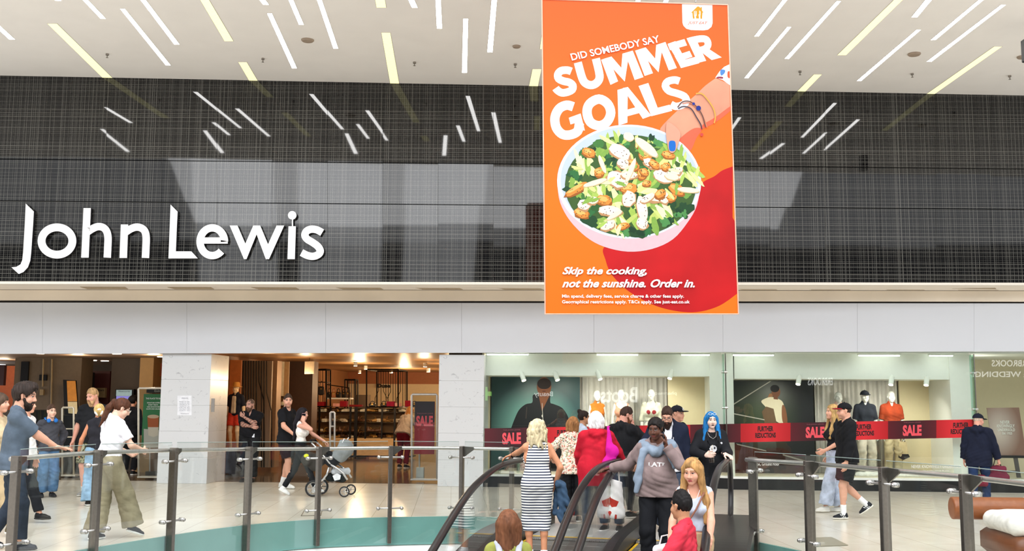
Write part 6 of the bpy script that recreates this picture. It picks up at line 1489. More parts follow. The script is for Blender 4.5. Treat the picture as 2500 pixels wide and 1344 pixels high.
MAN, J1 = who('dark-bearded man in a blue grey t-shirt with one hand on the rail, far left', 40, 12.0, 938, -70, skin='fair', w=1.08, lean=4, head=(-12, 6), headsc=1.06,
    arms={'R': dict(w=P(174, 1117, 12.3), wd=(1, .25, -.1), wn=(0, 0, -1), th=(0, 1, 0), curl=.25, hint=(.5, -.2, -1)), 'L': dict(p=(-.26, .05, .86))},
    hair=dict(kind='short', th=.026, strand=1.6), hairc='#2b211c', lod=1.3, beard=dict(len=.012), top=tee('#535f6c', sleeve=.42, hem=.84), bottom=dict(col='#2c3440', kind='denim'), shoes=dict(col='#22242a', sole='#2a2a2a'), feet=walk(.12, -.2, 0, 15))
who('person with brown hair in a beige coat half hidden at the left edge', -4, 13.2, 958, -88, fem=True, hair=dict(kind='bob', len=.02), hairc='#4a3a2e', top=swt('#c9b593', hem=.7), bottom=dict(col='#b9a37f', knee=.085, hem=.08), shoes=dict(col='#5b5236', high=.1), feet=walk(.28, -.2), lod=.8)
who('person in a white hooded top walking behind the man in blue grey', 64, 14.7, 965, -90, hair='short', hairc='#3a2c22', top=swt('#e6e6e6', hood=True), bottom=dict(col='#1b1d22'), shoes=dict(col='#17181a', sole='#2b2b2b'), feet=walk(.32, -.24), lod=.8)
def headphones(J):
    Hd, T, s = J['Hd'], J['T'], J['s']; c = cloth('#2f74c4')
    m = MB().tube([Vector(T(x, y, z))*s for x, y, z in ((-.1, .05, 1.47), (-.1, -.04, 1.5), (-.05, -.1, 1.51), (.05, -.1, 1.51), (.1, -.04, 1.5), (.1, .05, 1.47))], .012*s, 8).build('headphone_band', c, J['rt'], True)
    for q in (-1, 1): MB().ell(Vector(T(q*.065, .115, 1.455))*s, (.04*s, .03*s, .04*s), 12).build('ear_cup', c, m, True)
who('boy in a charcoal sweatshirt with blue headphones round his neck', 125, 4275/(1207-974.9), 988, -140, skin='pale', w=.88, head=(8, 0), hair=dict(kind='crop', th=.014), hairc='#4a3528', top=swt('#43444a', sr=.03, loose=.03), bottom=dict(col='#4c6d90', kind='denim', thigh=.11, knee=.098, hem=.105), shoes=dict(col='#1c1d20', sole='#3a3a3a'), arms={'R': dict(p=(.2, -.12, .95), hint=(1, -.5, 0)), 'L': dict(p=(-.2, -.1, .95), hint=(-1, -.5, 0))}, extras=headphones)
who('bearded fair-haired man in a black t-shirt and camouflage shorts by the entrance', 230, 4275/(1204-975.5), 947, 178, skin='pink', w=1.12, belly=.02, head=(-22, 14), hair=dict(kind='crop', th=.01), hairc='#a8865c', beard=dict(len=.035, col='#b58f68'), top=tee('#191a1d', hem=.86), bottom=dict(col='#6d6e52', kind='camo', len=.46, hem=.1, thigh=.11, name='shorts'), shoes=dict(col='#8a8884', sole='#c9c6bf'), socks=('#c9c9c6', .2), arms={'R': dict(p=(.31, .05, .86))})
def scrunchie(J):
    m = MB(); c = Vector(J['Hd'](.0, -.115, -.01))*J['s']
    m.tube([c+Vector((.05*math.cos(a), .012*math.sin(3*a), .04*math.sin(a)+.008*math.cos(5*a))) for a in [i*math.pi/10 for i in range(20)]], .017, 6, closed=True); m.build('scrunchie', cloth('#e8e4df'), J['rt'], True)
who('blonde woman with a white scrunchie and wide pale jeans, seen from behind', 242, 17.0, 985, 18, skin='#c98662', fem=True, w=.95, hair=dict(kind='updo'), hairc='#c2a468', top=dict(col='#26262c', kind='plain', sleeve=0, hem=.9, neck=.08), bottom=dict(col='#86a4bd', kind='denim', thigh=.11, knee=.1, hem=.13, len=1.0), shoes=dict(col='#2a2420'), arms={'L': dict(p=(-.3, .16, .93))}, extras=scrunchie)
who('young woman with an auburn ponytail, white t-shirt and khaki trousers, walking past the rail', 272, 12.95, 967, -38, hpx=290, skin='pale', fem=True, w=1.03, lod=1.3, head=(-26, 22), lean=6, hair=dict(kind='ponytail', len=.26), hairc='#4a2a1a', glasses=dict(col='#c9c2b4'), top=tee('#e9e7ec', hem=1.0, sleeve=.36, loose=.01), bottom=dict(col='#958a70', thigh=.118, knee=.105, hem=.13, len=.97, waist=1.06), shoes=dict(col='#16171a', sole='#eeeeec'),
    arms={'R': dict(p=(.16, .36, 1.08), hint=(.8, -.6, -.6), curl=.8), 'L': dict(p=(-.12, .32, 1.05), hint=(-1, -.3, -.6), curl=.8)}, feet={'L': dict(p=(-.06, -.12, 0)), 'R': dict(p=(.09, .34, .03), pitch=20)})
who('dark-haired person in black inside the dark entrance', 322, 23.9, 966, -10, hair='short', hairc='#0f0e0e', top=swt('#15151a'), bottom=dict(col='#131316'), shoes=dict(col='#101010'), lod=.7)
def badge(J):
    s = J['s']; p = Vector(J['T'](-.13, .15, .98))*s
    MB().box(p, (.05, .008, .075)).build('badge', cloth('#dfe3ea'), J['rt'])
who('shaven-headed guard in black with tattooed crossed arms standing at the shoe shop entrance', 613, 22.1, 973, 172, skin='#c08f7c', w=1.22, belly=.03, head=(-18, 6), hair='buzz', hairc='#6b5548', beard=dict(len=.02, col='#5a4334'), tattoo=True, top=tee('#17181c', sleeve=.4, hem=.93, collar=.008), bottom=dict(col='#16171a', waist=1.02, thigh=.12, knee=.09, hem=.075), shoes=dict(col='#101113', sole='#161616'),
    arms={'R': dict(p=(-.13, .27, 1.17), hint=(1, .1, -.5), curl=.6, n=(0, -1, 0)), 'L': dict(p=(.05, .25, 1.37), hint=(-1, .2, -.9), d=(.7, -.1, .5), n=(0, -1, .1), curl=.6)}, extras=badge)
who('young man in a black t-shirt and black shorts looking back over his shoulder', 702, 20.6, 962, -112, skin='fair', w=1.08, head=(-48, 0), hair=dict(kind='crop', th=.012), hairc='#3a2b22', beard=dict(stubble=1), top=tee('#15161a', hem=.84), bottom=dict(col='#191a1f', len=.42, hem=.1, thigh=.115, name='shorts'), socks=('#e6e6e6', .3), shoes=dict(col='#e4e2de', sole='#d8d6d0'),
    arms={'R': dict(p=(.2, .3, 1.0), hint=(1, -.7, 0))}, feet=walk(.1, -.12, 0, 0))
WOM, JW = who('woman with long black hair and white crop top pushing a pram while phoning', 737, 19.0, 994, -92, skin='#cf9a84', fem=True, w=.98, head=(-14, 4), hair=dict(kind='long', len=1.12, front=0), hairc='#17131a', top=dict(col='#ebe6df', sleeve=0, hem=1.06, o=.01, neck=.1, deep=.7, name='crop_top'), bottom=dict(col='#17181c', thigh=.094, knee=.064, hem=.05, waist=1.08, name='leggings'), shoes=dict(col='#efefed', sole='#e6e4df', big=1.1), socks=('#e9e9e7', .12),
    arms={'R': dict(p=(.14, .07, 1.47), hint=(.5, .7, -1), d=(-.12, -.02, 1), n=(-1, 0, 0), th=(0, -1, 0), curl=.9), 'L': dict(p=(-.2, .42, 1.08), hint=(-.6, -.8, -.4), d=(0, .8, -.5), n=(0, -.3, -1), curl=.7)}, feet={'R': dict(p=(.07, .36, .0), pitch=-8), 'L': dict(p=(-.07, -.34, .06), pitch=28)})
who('shopper in a grey jumper and dark red trousers bending over the shoes', 985, 27.0, 981, -25, hpx=1000, fem=True, lean=32, skin='fair', hair=dict(kind='bob', len=0), hairc='#a06a34', top=swt('#b3a596'), bottom=dict(col='#6b1420'), shoes=dict(col='#1b1616'), arms={'L': dict(p=(-.3, .5, .95)), 'R': dict(p=(.2, .55, .95))}, lod=.8)
def jacket(J, col):
    P_ = [p[:2]+(p[2]+.042, p[3]+.042)+p[4:] for p in J['torso']]; T = J['T']
    P_.append(cap(T(-.07, 0, .85), T(.07, 0, .85), .165, None, .06, [(J['fw'], .85)]))
    for a in ('R', 'L'): P_ += [cap(J['sh'][a], J['el'][a], .082, .07, .04), cap(J['el'][a], J['wr'][a], .07, .056, .03, None, 'u', [(J['wr'][a], unit(J['wr'][a]-J['el'][a]))])]
    P_ += [cap(T(0, .22, .7), T(0, .2, 1.3), .105, .09, .01, None, 's'), cap(T(0, .17, 1.28), T(0, .05, 1.6), .085, .09, .01, None, 's')]
    P_ += [cap(T(.085, .06, 1.46), T(.05, .16, 1.28), .02, .012, .02), cap(T(-.085, .06, 1.46), T(-.05, .16, 1.28), .02, .012, .02), cap(T(-.08, -.05, 1.48), T(.08, -.05, 1.48), .03, None, .02)]
    sdf_part('jacket', P_, .0115, cloth(col), J['rt'], J['s'], lambda x, y, z: .004*np.sin(30*z+9*x)*np.sin(15*x+12*y), [(T(0, 0, .78), -J['up'])])
# ---- on and around the escalators
STR, JS = who('woman with curly blonde hair in a striped halter dress stepping onto the escalator', 1312, 12.1, 1022, 8, z=-.095, skin='#c98a66', fem=True, lod=1.3, w=1.0, hair=dict(kind='curly', drop=.21, n=140), hairc='#c9b994', brows='#8a6a4a',
    skirt=dict(col='#232c44', kind='stripe', join=1, top=1.47, hem=.36, r0=.115, r1=.10, name='dress', sub=[lambda J: cap(J['T'](.255, -.02, 1.47), J['T'](.215, -.02, 1.2), .155, .07, .01, None, 's'), lambda J: cap(J['T'](-.255, -.02, 1.47), J['T'](-.215, -.02, 1.2), .155, .07, .01, None, 's')]),
    shoes=dict(col='#e6e6e8', sole='#f2f2f0', big=1.08), socks=('#eeeeee', .1), arms={'L': dict(w=E(12.25, -3.17, 1.03), wd=(-.8, .3, -.3), wn=(0, 0, -1), th=(.3, .9, 0), curl=.35, wh=(-.3, -.6, -1)), 'R': dict(p=(.24, .06, .93), hint=(1, -1, 0), curl=.9)}, feet={'R': dict(p=(.09, .0, 0)), 'L': dict(p=(-.08, .06, 0))})
who('older woman with short auburn hair in a floral blouse and black trousers', 1398, 15.1, 1017, 2, hpx=1404, skin='fair', fem=True, w=1.08, belly=.02, head=(-25, 5), hair=dict(kind='bob', len=-.07, th=.02, strand=1.8), hairc='#9a6b41', top=dict(col='#e9dcc6', kind='floral', sleeve=.95, sr=.03, loose=.03, hem=.80, name='blouse'), bottom=dict(col='#16171a', thigh=.11, knee=.095, hem=.1), shoes=dict(col='#141416'),
    arms={'L': dict(p=(-.34, .22, 1.05), hint=(-1, -.4, -.5)), 'R': dict(p=(.2, .3, 1.0))})
REDC, JR = who('white-haired woman in a bright red hooded coat carrying a magenta bag', 1456, 13.5, 1004, 2, hpx=1462, skin='fair', fem=True, w=1.2, belly=.02, lean=4, hair=dict(kind='bob', len=-.08, th=.02, strand=1.8), hairc='#e6e2dc', top=dict(col='#b3182b', sleeve=1.0, sr=.035, loose=.05, hem=.70, hood=True, name='coat', fold=.003, neck=.085), bottom=dict(col='#3a4452', kind='plain', thigh=.11, knee=.09, hem=.085), shoes=dict(col='#16191d', high=.12), arms={'R': dict(p=(.42, .28, .98), hint=(1, -.3, -.6)), 'L': dict(p=(-.2, .35, 1.0))})
who('woman with a dark bun, glasses and a phone, behind the floral blouse', 1424, 17.2, 1002, -88, skin='olive', fem=True, hair=dict(kind='bun'), hairc='#231814', glasses=dict(col='#17171a'), top=swt('#b7c3d4'), bottom=dict(col='#3b4456', kind='denim'), shoes=dict(col='#222222'), arms={'R': dict(p=(.12, .2, 1.46), hint=(.6, .3, -1), d=(-.2, .1, 1), curl=.9)}, lod=.9)
MPH, JM = who('man in a black hooded coat with a ginger beard holding a phone to his ear', 1515, 15.0, 992, -55, hpx=1530, skin='pink', w=1.25, belly=.02, lean=5, head=(-22, 12), hair=dict(kind='crop', th=.014), hairc='#3d2b22', beard=dict(len=.012, col='#6b4028'), top=swt('#17181b', hem=.75, sr=.035, loose=.05, hood=True, name='coat'), bottom=dict(col='#2d3036'), shoes=dict(col='#33353a'), arms={'R': dict(p=(.07, .19, 1.44), hint=(.9, .1, -1), d=(-.15, -.1, 1), n=(-1, -.2, 0), curl=.9)})
who('bearded man with glasses, open navy jacket and white shirt, looking down', 1630, 13.9, 987, 172, hpx=1626, skin='fair', w=1.15, belly=.03, lean=6, head=(-6, 24), hair=dict(kind='crop', th=.012), hairc='#3a2820', beard=dict(len=.05, col='#2f2019'), glasses=dict(col='#4a4038'), top=dict(col='#e4e3e8', sleeve=.5, hem=.85, collar=.02, loose=.02, name='shirt'), bottom=dict(col='#3a4250', kind='denim'), shoes=dict(col='#2c2a2a'),
    arms={'R': dict(p=(.36, .3, .98), hint=(1, -.5, 0)), 'L': dict(p=(-.3, .06, .86))}, extras=lambda J: jacket(J, '#181e30'))
who('man in a black cap and black jacket standing behind the bearded man in navy', 1652, 15.6, 990, -128, skin='fair', w=1.15, hair='buzz', hairc='#40322a', top=swt('#16171b', hem=.78, sr=.034), bottom=dict(col='#1c1d22'), shoes=dict(col='#222222'), extras=lambda J: cap_hat(J, '#1b1d24', 'S'), lod=.9)
def pilates(J):
    T, s, rt = J['T'], J['s'], J['rt']
    front = lambda x, z: Vector(T(x, .205-abs(x)*abs(x)*5.0, z))*s
    vs, fs = text2d('PILATES', .03); m = MB(); m.add([front(.15-.30*x, 1.20+.05*y-.25*(.5-x)**2*.3) for x, y in vs], [f[::1] for f in fs]); m.build('lettering', cloth('#e2dedd'), rt)
    P_ = [cap(T(-.16, .0, 1.44), T(-.02, .14, 1.36), .05, .055, .03), cap(T(.16, .0, 1.44), T(.02, .14, 1.36), .05, .055, .03), cap(T(-.15, -.06, 1.44), T(.15, -.06, 1.44), .06, None, .03),
          cap(T(.14, .10, 1.36), T(.21, .14, 1.05), .05, .045, .03, [(J['fw'], .7)]), cap(T(.20, .14, 1.05), T(.22, .15, .92), .045, .03, .03, [(J['fw'], .7)]), cap(T(-.17, .04, 1.42), T(-.26, .0, 1.2), .06, .05, .03), cap(T(-.14, .10, 1.36), T(-.2, .1, 1.2), .05, .03, .03)]
    sdf_part('shoulder_wrap', P_, .011, cloth('#7c8998'), rt, s, lambda x, y, z: .006*np.sin(60*x+40*z)*np.sin(45*y+20*x))
PIL, JP = who('woman in a mauve lettered sweatshirt on the phone, coming down the escalator', 1603, 11.3, 1016, 168, z=-.115, hpx=1596, skin='dark', fem=True, w=1.1, lod=1.3, belly=.045, head=(-14, 14), hair=dict(kind='braids', th=.012), hairc='#16110f', lips='#7a3a34', top=swt('#83716f', hem=.86, sr=.026, loose=.03), bottom=dict(col='#15161a', thigh=.11, knee=.085, hem=.075), shoes=dict(col='#1a1a1c'),
    arms={'R': dict(w=E(11.55, -1.83, .965), wd=(-.85, -.1, -.15), wn=(0, 0, -1), th=(.2, -.9, .2), curl=.35, wh=(-.4, .3, -1)), 'L': dict(p=(-.115, .19, 1.43), hint=(-.7, .5, -1), d=(.05, -.15, 1), n=(1, .1, .1), th=(0, 1, .2), curl=.9)}, extras=pilates)
def bluetee(J):
    T, s, rt = J['T'], J['s'], J['rt']; wt_ = cloth('#d9d9dc'); blk = cloth('#1b1c20')
    f = lambda x, z: Vector(T(x, .158-x*x*4, z))*s
    MB().poly([f(.055*math.cos(a), 1.22+.05*math.sin(a)) for a in [i*math.pi/8 for i in range(16)]]).build('printed_patch', wt_, rt)
    m = MB(); [m.poly([f(x+.012*math.cos(a), z+.016*math.sin(a))+Vector((0, .003, 0)) for a in [i*math.pi/5 for i in range(10)]]) for x, z in ((-.02, 1.23), (.02, 1.215))]; m.build('printed_marks', blk, rt)
    m = MB().tube([Vector(T(x, y, z))*s for x, y, z in ((-.07, .06, 1.46), (-.045, .125, 1.39), (0, .145, 1.36), (.045, .125, 1.39), (.07, .06, 1.46))], .004, 6); m.build('necklace', steel, rt)
    MB().lathe(Vector(T(-.12, .15, 1.3))*s, [(0, 0), (.014, 0)], 12, Matrix.Rotation(R(-90), 4, 'X')).build('badge', wt_, rt)
    jacket(J, '#191a1e')
BLU, JB = who('woman with long bright blue hair in a black zip jacket holding an iced drink', 1735, 13.9, 1004, 180, skin='#e2bfae', fem=True, lod=1.3, w=1.0, head=(4, 2), hair=dict(kind='long', len=1.2, flen=1.24), hairc='#186fae', brows='#20242e', lips='#3a2026', glasses=dict(up=1, col='#dfe9ef'), top=tee('#1a1b1f'), bottom=dict(col='#1b1c21', thigh=.115, knee=.1, hem=.105), shoes=dict(col='#17171a', sole='#e4e2de'),
    arms={'R': dict(p=(.14, .3, 1.13), hint=(1, -.2, -.7), d=(-.7, .6, .1), n=(-.5, -.8, 0), th=(0, .2, 1), curl=.85), 'L': dict(w=E(13.82, -.72, 1.03), wd=(.45, -.8, -.2), wn=(0, 0, -1), th=(.8, .3, 0), curl=.4, wh=(.5, .2, -1))}, extras=bluetee)
def strap_(J):
    T, s = J['T'], J['s']
    MB().tube([Vector(T(*p))*s for p in ((-.11, .02, 1.475), (-.095, .12, 1.40), (-.02, .16, 1.25), (.08, .16, 1.1), (.17, .1, .97))], .011*s, 6, sq=.5).build('bag_strap', cloth('#7a4a35', 'leather'), J['rt'])
    m = MB().tube([Vector(T(*p))*s for p in ((-.06, .07, 1.44), (-.03, .125, 1.36), (0, .14, 1.33), (.03, .125, 1.36), (.06, .07, 1.44))], .0025, 5); m.build('necklace', steel, J['rt'])
BLO, JBL = who('smiling blonde woman in a pale grey vest top with a brown shoulder strap', 1692, 10.05, 1117, 168, z=-.47, hpx=1684, skin='#d9a086', fem=True, lod=1.3, w=.98, head=(-16, 16), headsc=1.06, hair=dict(kind='long', len=1.15, flen=1.12, th=.011), hairc='#a87f4e', brows='#8a623a', lips='#b8585a', top=dict(col='#b9c1d0', sleeve=0, hem=1.03, o=.009, neck=.10, deep=.9, name='vest_top'), bottom=dict(col='#b59a78', waist=1.02), shoes=dict(col='#dddddd'),
    arms={'L': dict(p=(-.15, .27, .90), hint=(-1, -.1, -.2), d=(.3, .3, -.9), n=(.8, -.4, 0), curl=.5), 'R': dict(p=(.26, .22, .80), hint=(1, -.4, 0), curl=.6)}, extras=strap_)
def polo(J):
    T, s, rt = J['T'], J['s'], J['rt']
    P_ = [cap(T(-.075, -.0, 1.475), T(-.045, .085, 1.43), .022, None, .015), cap(T(.075, -.0, 1.475), T(.045, .085, 1.43), .022, None, .015), cap(T(-.05, -.055, 1.48), T(.05, -.055, 1.48), .024, None, .02)]
    sdf_part('collar', P_, .009, cloth('#c02a3a'), rt, s)
    m = MB(); f = lambda x, z: Vector(T(-.085+x, .15, 1.28+z))*s
    for pl in ([(0, 0), (.014, 0), (.018, .02), (.004, .022)], [(.002, .02), (.02, .02), (.026, .045), (.008, .05)], [(-.006, -.025), (.0, -.025), (.006, .0), (0, .002)], [(.012, -.02), (.018, -.02), (.016, .0), (.01, 0)]): m.poly([f(*q) for q in pl])
    m.build('emblem', cloth('#1d2a6a'), rt)
POL, JPO = who('black-haired man in a red polo shirt seen from behind on the right escalator', 1664, 9.5, 1207, 66, z=-.74, hpx=1648, skin='olive', w=.95, head=(-30, 0), lod=1.3, headsc=1.1, hair=dict(kind='crop', th=.018), hairc='#120f0f', top=tee('#cc3345', sleeve=.42, hem=.88), bottom=dict(col='#2b3040', kind='denim'), shoes=dict(col='#222222'), arms={'L': dict(p=(-.28, .3, 1.0), hint=(-.6, -1, -.3)), 'R': dict(p=(.26, .12, .9))}, extras=polo)
def pack(J):
    T, s, rt = J['T'], J['s'], J['rt']; g = cloth('#5d6068')
    sdf_part('backpack', [cap(T(-.07, -.22, 1.28), T(.07, -.22, 1.28), .1, None, .05), cap(T(-.07, -.22, 1.05), T(.07, -.22, 1.05), .11, None, .05), cap(T(0, -.22, 1.0), T(0, -.22, 1.3), .12, None, .05)], .015, g, rt, s)
    for q in (-1, 1): sdf_part('shoulder_strap', [cap(T(q*.08, -.15, 1.36), T(q*.105, -.03, 1.475), .03, .032, .02, [((0, 0, 1), .6)]), cap(T(q*.105, -.03, 1.475), T(q*.12, .09, 1.40), .032, .03, .02), cap(T(q*.12, .09, 1.40), T(q*.15, .1, 1.15), .03, .025, .02)], .01, cloth('#a8abb6'), rt, s)
who('person with straight brown hair, green top and grey backpack on the left escalator', 1243, 9.35, 1251, 4, z=-.88, skin='fair', fem=True, w=1.05, headsc=1.1, hair=dict(kind='bob', len=.09, th=.018), hairc='#6b432c', top=tee('#8a8c45'), bottom=dict(col='#2b2c33'), shoes=dict(col='#222222'), extras=pack)
# ---- right-hand side
who('blonde woman in a black top and pale jeans beside the black hooded man', 2034, 16.7, 986, 92, hpx=2030, skin='fair', fem=True, w=.95, head=(4, -2), hair=dict(kind='long', len=1.16, flen=1.2), hairc='#b8955f', top=dict(col='#1b1c20', sleeve=.6, hem=.98, name='top'), bottom=dict(col='#b9c2d6', kind='denim', thigh=.11, knee=.1, hem=.12), shoes=dict(col='#e6e2da', sole='#efece4'), arms={'L': dict(p=(-.17, .22, 1.0), hint=(-.5, -1, 0), curl=.8)}, feet=walk(-.1, .2, 0, 0))
who('man in a black cap, black hoodie and shorts striding left', 2064, 15.75, 983, 90, hpx=2056, skin='fair', w=1.12, head=(2, 2), hair='buzz', hairc='#2c221c', beard=dict(stubble=1), top=swt('#141518', hood=True, hem=.85, sr=.034), bottom=dict(col='#15161a', len=.40, thigh=.125, hem=.12, name='shorts'), socks=('#ececec', .34), shoes=dict(col='#191b22', sole='#e6e1d6', st='#f2f2f0', big=1.05), arms={'L': dict(p=(-.27, .1, .84)), 'R': dict(p=(.27, -.12, .87))}, feet={'L': dict(p=(-.07, .10, 0), pitch=0), 'R': dict(p=(.07, -.30, .13), pitch=35)}, extras=lambda J: cap_hat(J, '#15161a', 'ON', '#a33a40', '#8e1f2a'))
NAV, JN = who('older man in a navy hooded jacket and navy cap carrying maroon bags', 2384, 17.9, 1009, -32, hpx=2396, skin='pink', w=1.12, belly=.02, lean=3, head=(-34, 6), hair=dict(kind='buzz'), hairc='#b9a694', top=swt('#171c2e', hem=.74, sr=.036, loose=.03, hood=True, name='jacket'), bottom=dict(col='#22355a', kind='denim'), shoes=dict(col='#15171b'), arms={'R': dict(p=(.34, .12, .84), hint=(.5, -1, 0), curl=1.2), 'L': dict(p=(-.28, .1, .86))}, feet={'R': dict(p=(.08, .22, 0)), 'L': dict(p=(-.08, -.3, .08), pitch=35)}, extras=lambda J: cap_hat(J, '#161a28'))

# ---------------------------------------------------------------- things held and carried
def phone(J, a, l, col='#22252c', off=(0, 0, .07), rz=0):
    w_, d, n, th, c = J['hd'][a]; p = wpos(J, w_+d*.085+n*.022); t = thing('phone', l, 'phone', p, J['rt'].rotation_euler.z+rz)
    MB().box((0, 0, 0), (.009, .07, .145), None, .004).build('casing', pm('phone_'+col.lstrip('#'), col, .25), t)
    MB().box((.0048, 0, 0), (.0006, .064, .136)).build('screen', pm('phone_screen', '#0d0f14', .1), t)
phone(JW, 'R', 'pale pink phone at the ear of the woman pushing the pram', '#d8a8a6')
phone(JP, 'L', 'black phone at the ear of the woman in the mauve sweatshirt')
phone(JM, 'R', 'dark phone held by the man in the black coat', '#2b2d33')
# iced drink
w_, d, n, th, c = JB['hd']['R']; p = wpos(JB, w_+d*.08+n*.045)
t = thing('iced_drink', 'clear plastic cup of dark iced drink held by the woman with blue hair', 'drink', p-Vector((0, 0, .1)))
MB().lathe((0, 0, 0), [(0, 0), (.03, 0), (.041, .13)], 18).build('drink', pm('cola_brown', '#2e1a16', .2), t, True)
MB().lathe((0, 0, 0), [(.032, 0), (.045, .15), (.047, .152), (.0, .16)], 18).build('cup', glass('clear_cup', (.93, .93, .93)), t, True)
MB().cyl((0, 0, .1), (.012, 0, .225), .005, n=8).build('straw', cloth('#e3d6c3'), t)
# shopping bag with a printed pattern hanging from the arm on the handrail
p = wpos(JP, JP['wr']['R']+(JP['el']['R']-JP['wr']['R'])*.25)
t = thing('shopping_bag', 'white shopping bag printed with red fruit, hanging from the mauve sleeve', 'bag', p-Vector((-.01, .0, .56)), R(12))
sdf_part('bag_body', [cap((-.02, 0, .07), (.02, 0, .07), .07, None, .02, [((0, 1, 0), .65)]), cap((0, 0, .07), (0, 0, .40), .086, .066, .04, [((0, 1, 0), .6)])], .009, cloth('#e9e6e2', 'fruit'), t, 1, lambda x, y, z: .005*np.sin(50*x+30*z)*np.sin(40*z), [((0, 0, .01), (0, 0, -1)), ((0, 0, .42), (.3, 0, 1))])
MB().tube([(-.06, .02, .4), (-.03, .02, .52), (0, 0, .565), (.03, .02, .52), (.04, .02, .41)], .008, 6).build('handle', cloth('#d9d4cc'), t)
# magenta bag on the red coat
p = wpos(JR, JR['T'](.17, -.17, .9))
t = thing('tote_bag', 'magenta cloth bag hanging from the shoulder of the red coat', 'bag', p, R(-10))
sdf_part('bag_body', [cap((-.02, 0, .1), (.1, 0, .07), .09, .07, .05, [((0, 1, 0), .5)]), cap((.02, 0, .25), (.04, 0, .25), .075, None, .06, [((0, 1, 0), .5)]), cap((0, 0, .3), (-.02, .03, .5), .05, .022, .05, [((0, 1, 0), .6)])], .011, cloth('#c2188c'), t, 1, lambda x, y, z: .006*np.sin(60*x+10*z)*np.sin(15*z))
MB().tube([(-.02, .03, .48), (-.03, .1, .56), (-.02, .16, .56)], .016, 6, sq=.5).build('strap', cloth('#c2188c'), t)
# denim jacket over the arm
p = wpos(JS, JS['wr']['R'])
t = thing('denim_jacket', 'blue denim jacket draped over the arm of the woman in the striped dress', 'jacket', p-Vector((0, 0, .42)))
sdf_part('drape', [cap((.02, .05, .43), (.04, -.05, .43), .045, None, .02), cap((.03, .03, .42), (.0, .02, .10), .045, .03, .02, [((0, 1, 0), .7)]), cap((.06, -.02, .42), (.075, -.01, .02), .05, .028, .02, [((0, 1, 0), .7)]), cap((.09, -.04, .40), (.14, -.03, .20), .04, .03, .02), cap((.05, .0, .25), (.11, -.01, .13), .035, .03, .02), cap((.04, 0, .1), (.09, .0, -.03), .035, .022, .02)], .009, cloth('#3c536c', 'denim'), t, 1, lambda x, y, z: .007*np.sin(70*x+35*z)*np.sin(48*z+30*y))
# white bag of the blonde woman
p = wpos(JBL, JBL['wr']['R'])
t = thing('handbag', 'white handbag held low by the smiling blonde woman', 'bag', p-Vector((.10, .0, .20)), R(20))
sdf_part('bag_body', [cap((-.1, 0, .05), (.12, 0, .05), .05, None, .03, [((0, 1, 0), .8)]), cap((-.02, 0, .16), (.13, 0, .18), .045, None, .05, [((0, 1, 0), .7)])], .011, cloth('#e3dfe0', 'leather'), t)
MB().tube([(.0, 0, .18), (.03, 0, .28), (.09, 0, .29), (.12, 0, .2)], .008, 6).build('handle', cloth('#d8d2d0', 'leather'), t)
m = MB(); q = JBL['wr']['R']; m.tube([Vector(q)*JBL['s']+Vector((.032*math.cos(a), .032*math.sin(a), .012*math.sin(a))) for a in [i*math.pi/8 for i in range(16)]], .012, 6, closed=True); m.build('watch', cloth('#15151a'), BLO)
m = MB(); q = JS['wr']['L']; m.tube([Vector(q)*JS['s']+Vector((.012*math.cos(a), .032*math.cos(a), .032*math.sin(a))) for a in [i*math.pi/8 for i in range(16)]], .01, 6, closed=True); m.build('watch', cloth('#15151a'), STR)
# maroon bags
p = wpos(JN, JN['wr']['R'])
for i, (dx, dz, sc_, c, l) in enumerate(((.0, -.36, 1.0, '#6e2a3c', 'large maroon bag carried by the older man in navy'), (-.30, -.46, .8, '#7a2034', 'smaller maroon bag hanging behind the older man in navy'))):
    t = thing('carrier_bag', l, 'bag', p+Vector((dx, .05+.05*i, dz)), R(-20))
    sdf_part('bag_body', [cap((-.12*sc_, 0, .06), (.12*sc_, 0, .06), .07*sc_, None, .04), cap((-.09*sc_, 0, .2*sc_), (.09*sc_, 0, .2*sc_), .055*sc_, None, .06)], .013, cloth(c), t, 1, lambda x, y, z: .006*np.sin(40*x+20*z)*np.sin(30*z))
    MB().tube([(-.06*sc_, 0, .24*sc_), (-.03*sc_, 0, .35*sc_), (.03*sc_, 0, .35*sc_), (.06*sc_, 0, .24*sc_)], .007, 6).build('handle', cloth('#2a1820'), t)
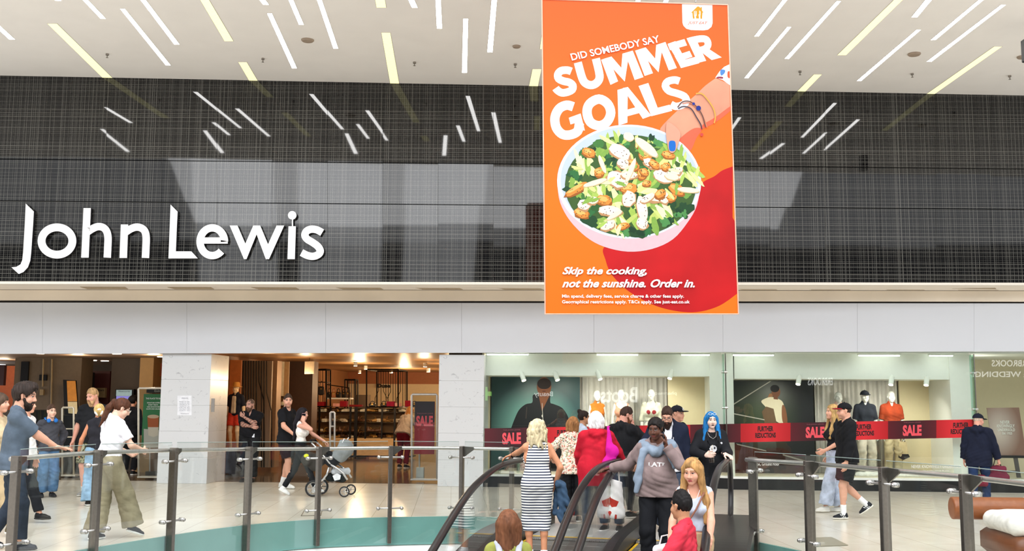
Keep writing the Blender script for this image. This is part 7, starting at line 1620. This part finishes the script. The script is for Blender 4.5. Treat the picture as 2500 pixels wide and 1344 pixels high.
# ---------------------------------------------------------------- pram
pp = at(815, 19.0); s2 = 19.0/2560
t = thing('pram', 'grey hooded pram with chrome frame being pushed by the woman on the phone', 'pram', pp, 0)
def pc(px, py, y=0.0): v = P(px, py, 19.0)-pp; return Vector((v.x, y, max(v.z, .0)))
chrome = pm('chrome_tube', '#d6d6d8', .15, .95); blk_ = cloth('#17181b'); gry = cloth('#8b9092')
for sd in (-1, 1):
    y = sd*.24
    for px, py, r_, n_ in ((771, 1177, .145, 'rear_wheel'), (846, 1184, .095, 'front_wheel')):
        c = pc(px+ (6 if sd > 0 else 0), py, y); c.z = r_
        w_ = MB().tube([c+Vector((r_*.88*math.cos(a), 0, r_*.88*math.sin(a))) for a in [i*math.pi/12 for i in range(24)]], r_*.12, 8, closed=True).build(n_, pm('black_tyre', '#17171a', .6), t, True)
        m = MB(); m.tube([c+Vector((r_*.72*math.cos(a), 0, r_*.72*math.sin(a))) for a in [i*math.pi/12 for i in range(24)]], r_*.05, 6, closed=True)
        for k in range(6): a = k*math.pi/3; m.tube([c, c+Vector((r_*.72*math.cos(a), 0, r_*.72*math.sin(a)))], r_*.07, 5)
        m.cyl(c-Vector((0, .02, 0)), c+Vector((0, .02, 0)), r_*.16); m.build('rim', chrome, w_)
    MB().tube([pc(767, 1079, y), pc(780, 1092, y), pc(805, 1121, y), pc(812, 1130, y)], .016, 8).build('handle_tube', chrome, t, True)
    MB().tube([pc(813, 1131, y), pc(828, 1140, y), pc(843, 1152, y), pc(853, 1168, y)], .02, 8).build('front_leg', chrome, t, True)
    MB().tube([pc(808, 1138, y), pc(804, 1155, y), pc(794, 1168, y), pc(776, 1177, y)], .018, 8).build('rear_leg', chrome, t, True)
    MB().tube([pc(822, 1112, y), pc(838, 1085, y), pc(846, 1068, y)], .012, 8).build('hood_tube', chrome, t, True)
MB().tube([pc(767, 1079, -.24), pc(763, 1073, -.2), pc(763, 1073, .2), pc(767, 1079, .24)], .018, 8).build('handlebar', blk_, t, True)
A_ = lambda px, py, y=0: tuple(pc(px, py, y))
sdf_part('hood', [cap(A_(838, 1095, -.14), A_(838, 1095, .14), .17, None, .04), cap(A_(828, 1112, -.14), A_(828, 1112, .14), .13, None, .05), cap(A_(805, 1075, -.3), A_(808, 1078, .3), .2, None, .01, None, 's')], .016, gry, t, 1, None, [(np.array(A_(824, 1118)), np.array([-.62, 0, -.78]))])
sdf_part('seat', [cap(A_(800, 1118, -.13), A_(800, 1118, .13), .08, None, .05), cap(A_(812, 1125, -.13), A_(812, 1125, .13), .10, None, .05), cap(A_(824, 1118, -.13), A_(824, 1118, .13), .08, None, .05)], .016, blk_, t)
sdf_part('basket', [cap(A_(806, 1164, -.14), A_(806, 1164, .14), .06, None, .05), cap(A_(836, 1166, -.14), A_(836, 1166, .14), .06, None, .05), cap(A_(806, 1164), A_(836, 1166), .07, None, .06)], .016, blk_, t)
sdf_part('changing_bag', [cap(A_(756, 1120, -.15), A_(756, 1120, .1), .12, None, .04), cap(A_(784, 1118, -.12), A_(784, 1118, .12), .12, None, .05), cap(A_(770, 1135, -.1), A_(770, 1135, .1), .1, None, .05)], .016, cloth('#3a3632'), t)
sdf_part('bumper_bar', [cap(A_(805, 1102, -.2), A_(818, 1106, -.2), .035, None, .03), cap(A_(818, 1106, -.2), A_(818, 1106, .2), .03, None, .03)], .012, blk_, t)
MB().prism([pc(818, 1158, -.27), pc(829, 1152, -.27), pc(838, 1157, -.27), pc(836, 1167, -.27), pc(823, 1170, -.27)], (0, .012, 0)).build('muslin_tag', cloth('#e4e6ea'), t)
sdf_part('blanket', [cap(A_(820, 1150, -.12), A_(846, 1150, .1), .06, None, .04)], .014, cloth('#c5c9ce'), t, 1, lambda x, y, z: .01*np.sin(40*x)*np.sin(40*z))
tag(MB().ell(pc(754, 1111, -.22)+pp, (.05, .05, .04), 12).build('yellow_toy', cloth('#d8dc2a'), None, True), 'bright yellow soft toy clipped to the changing bag of the pram', 'toy')
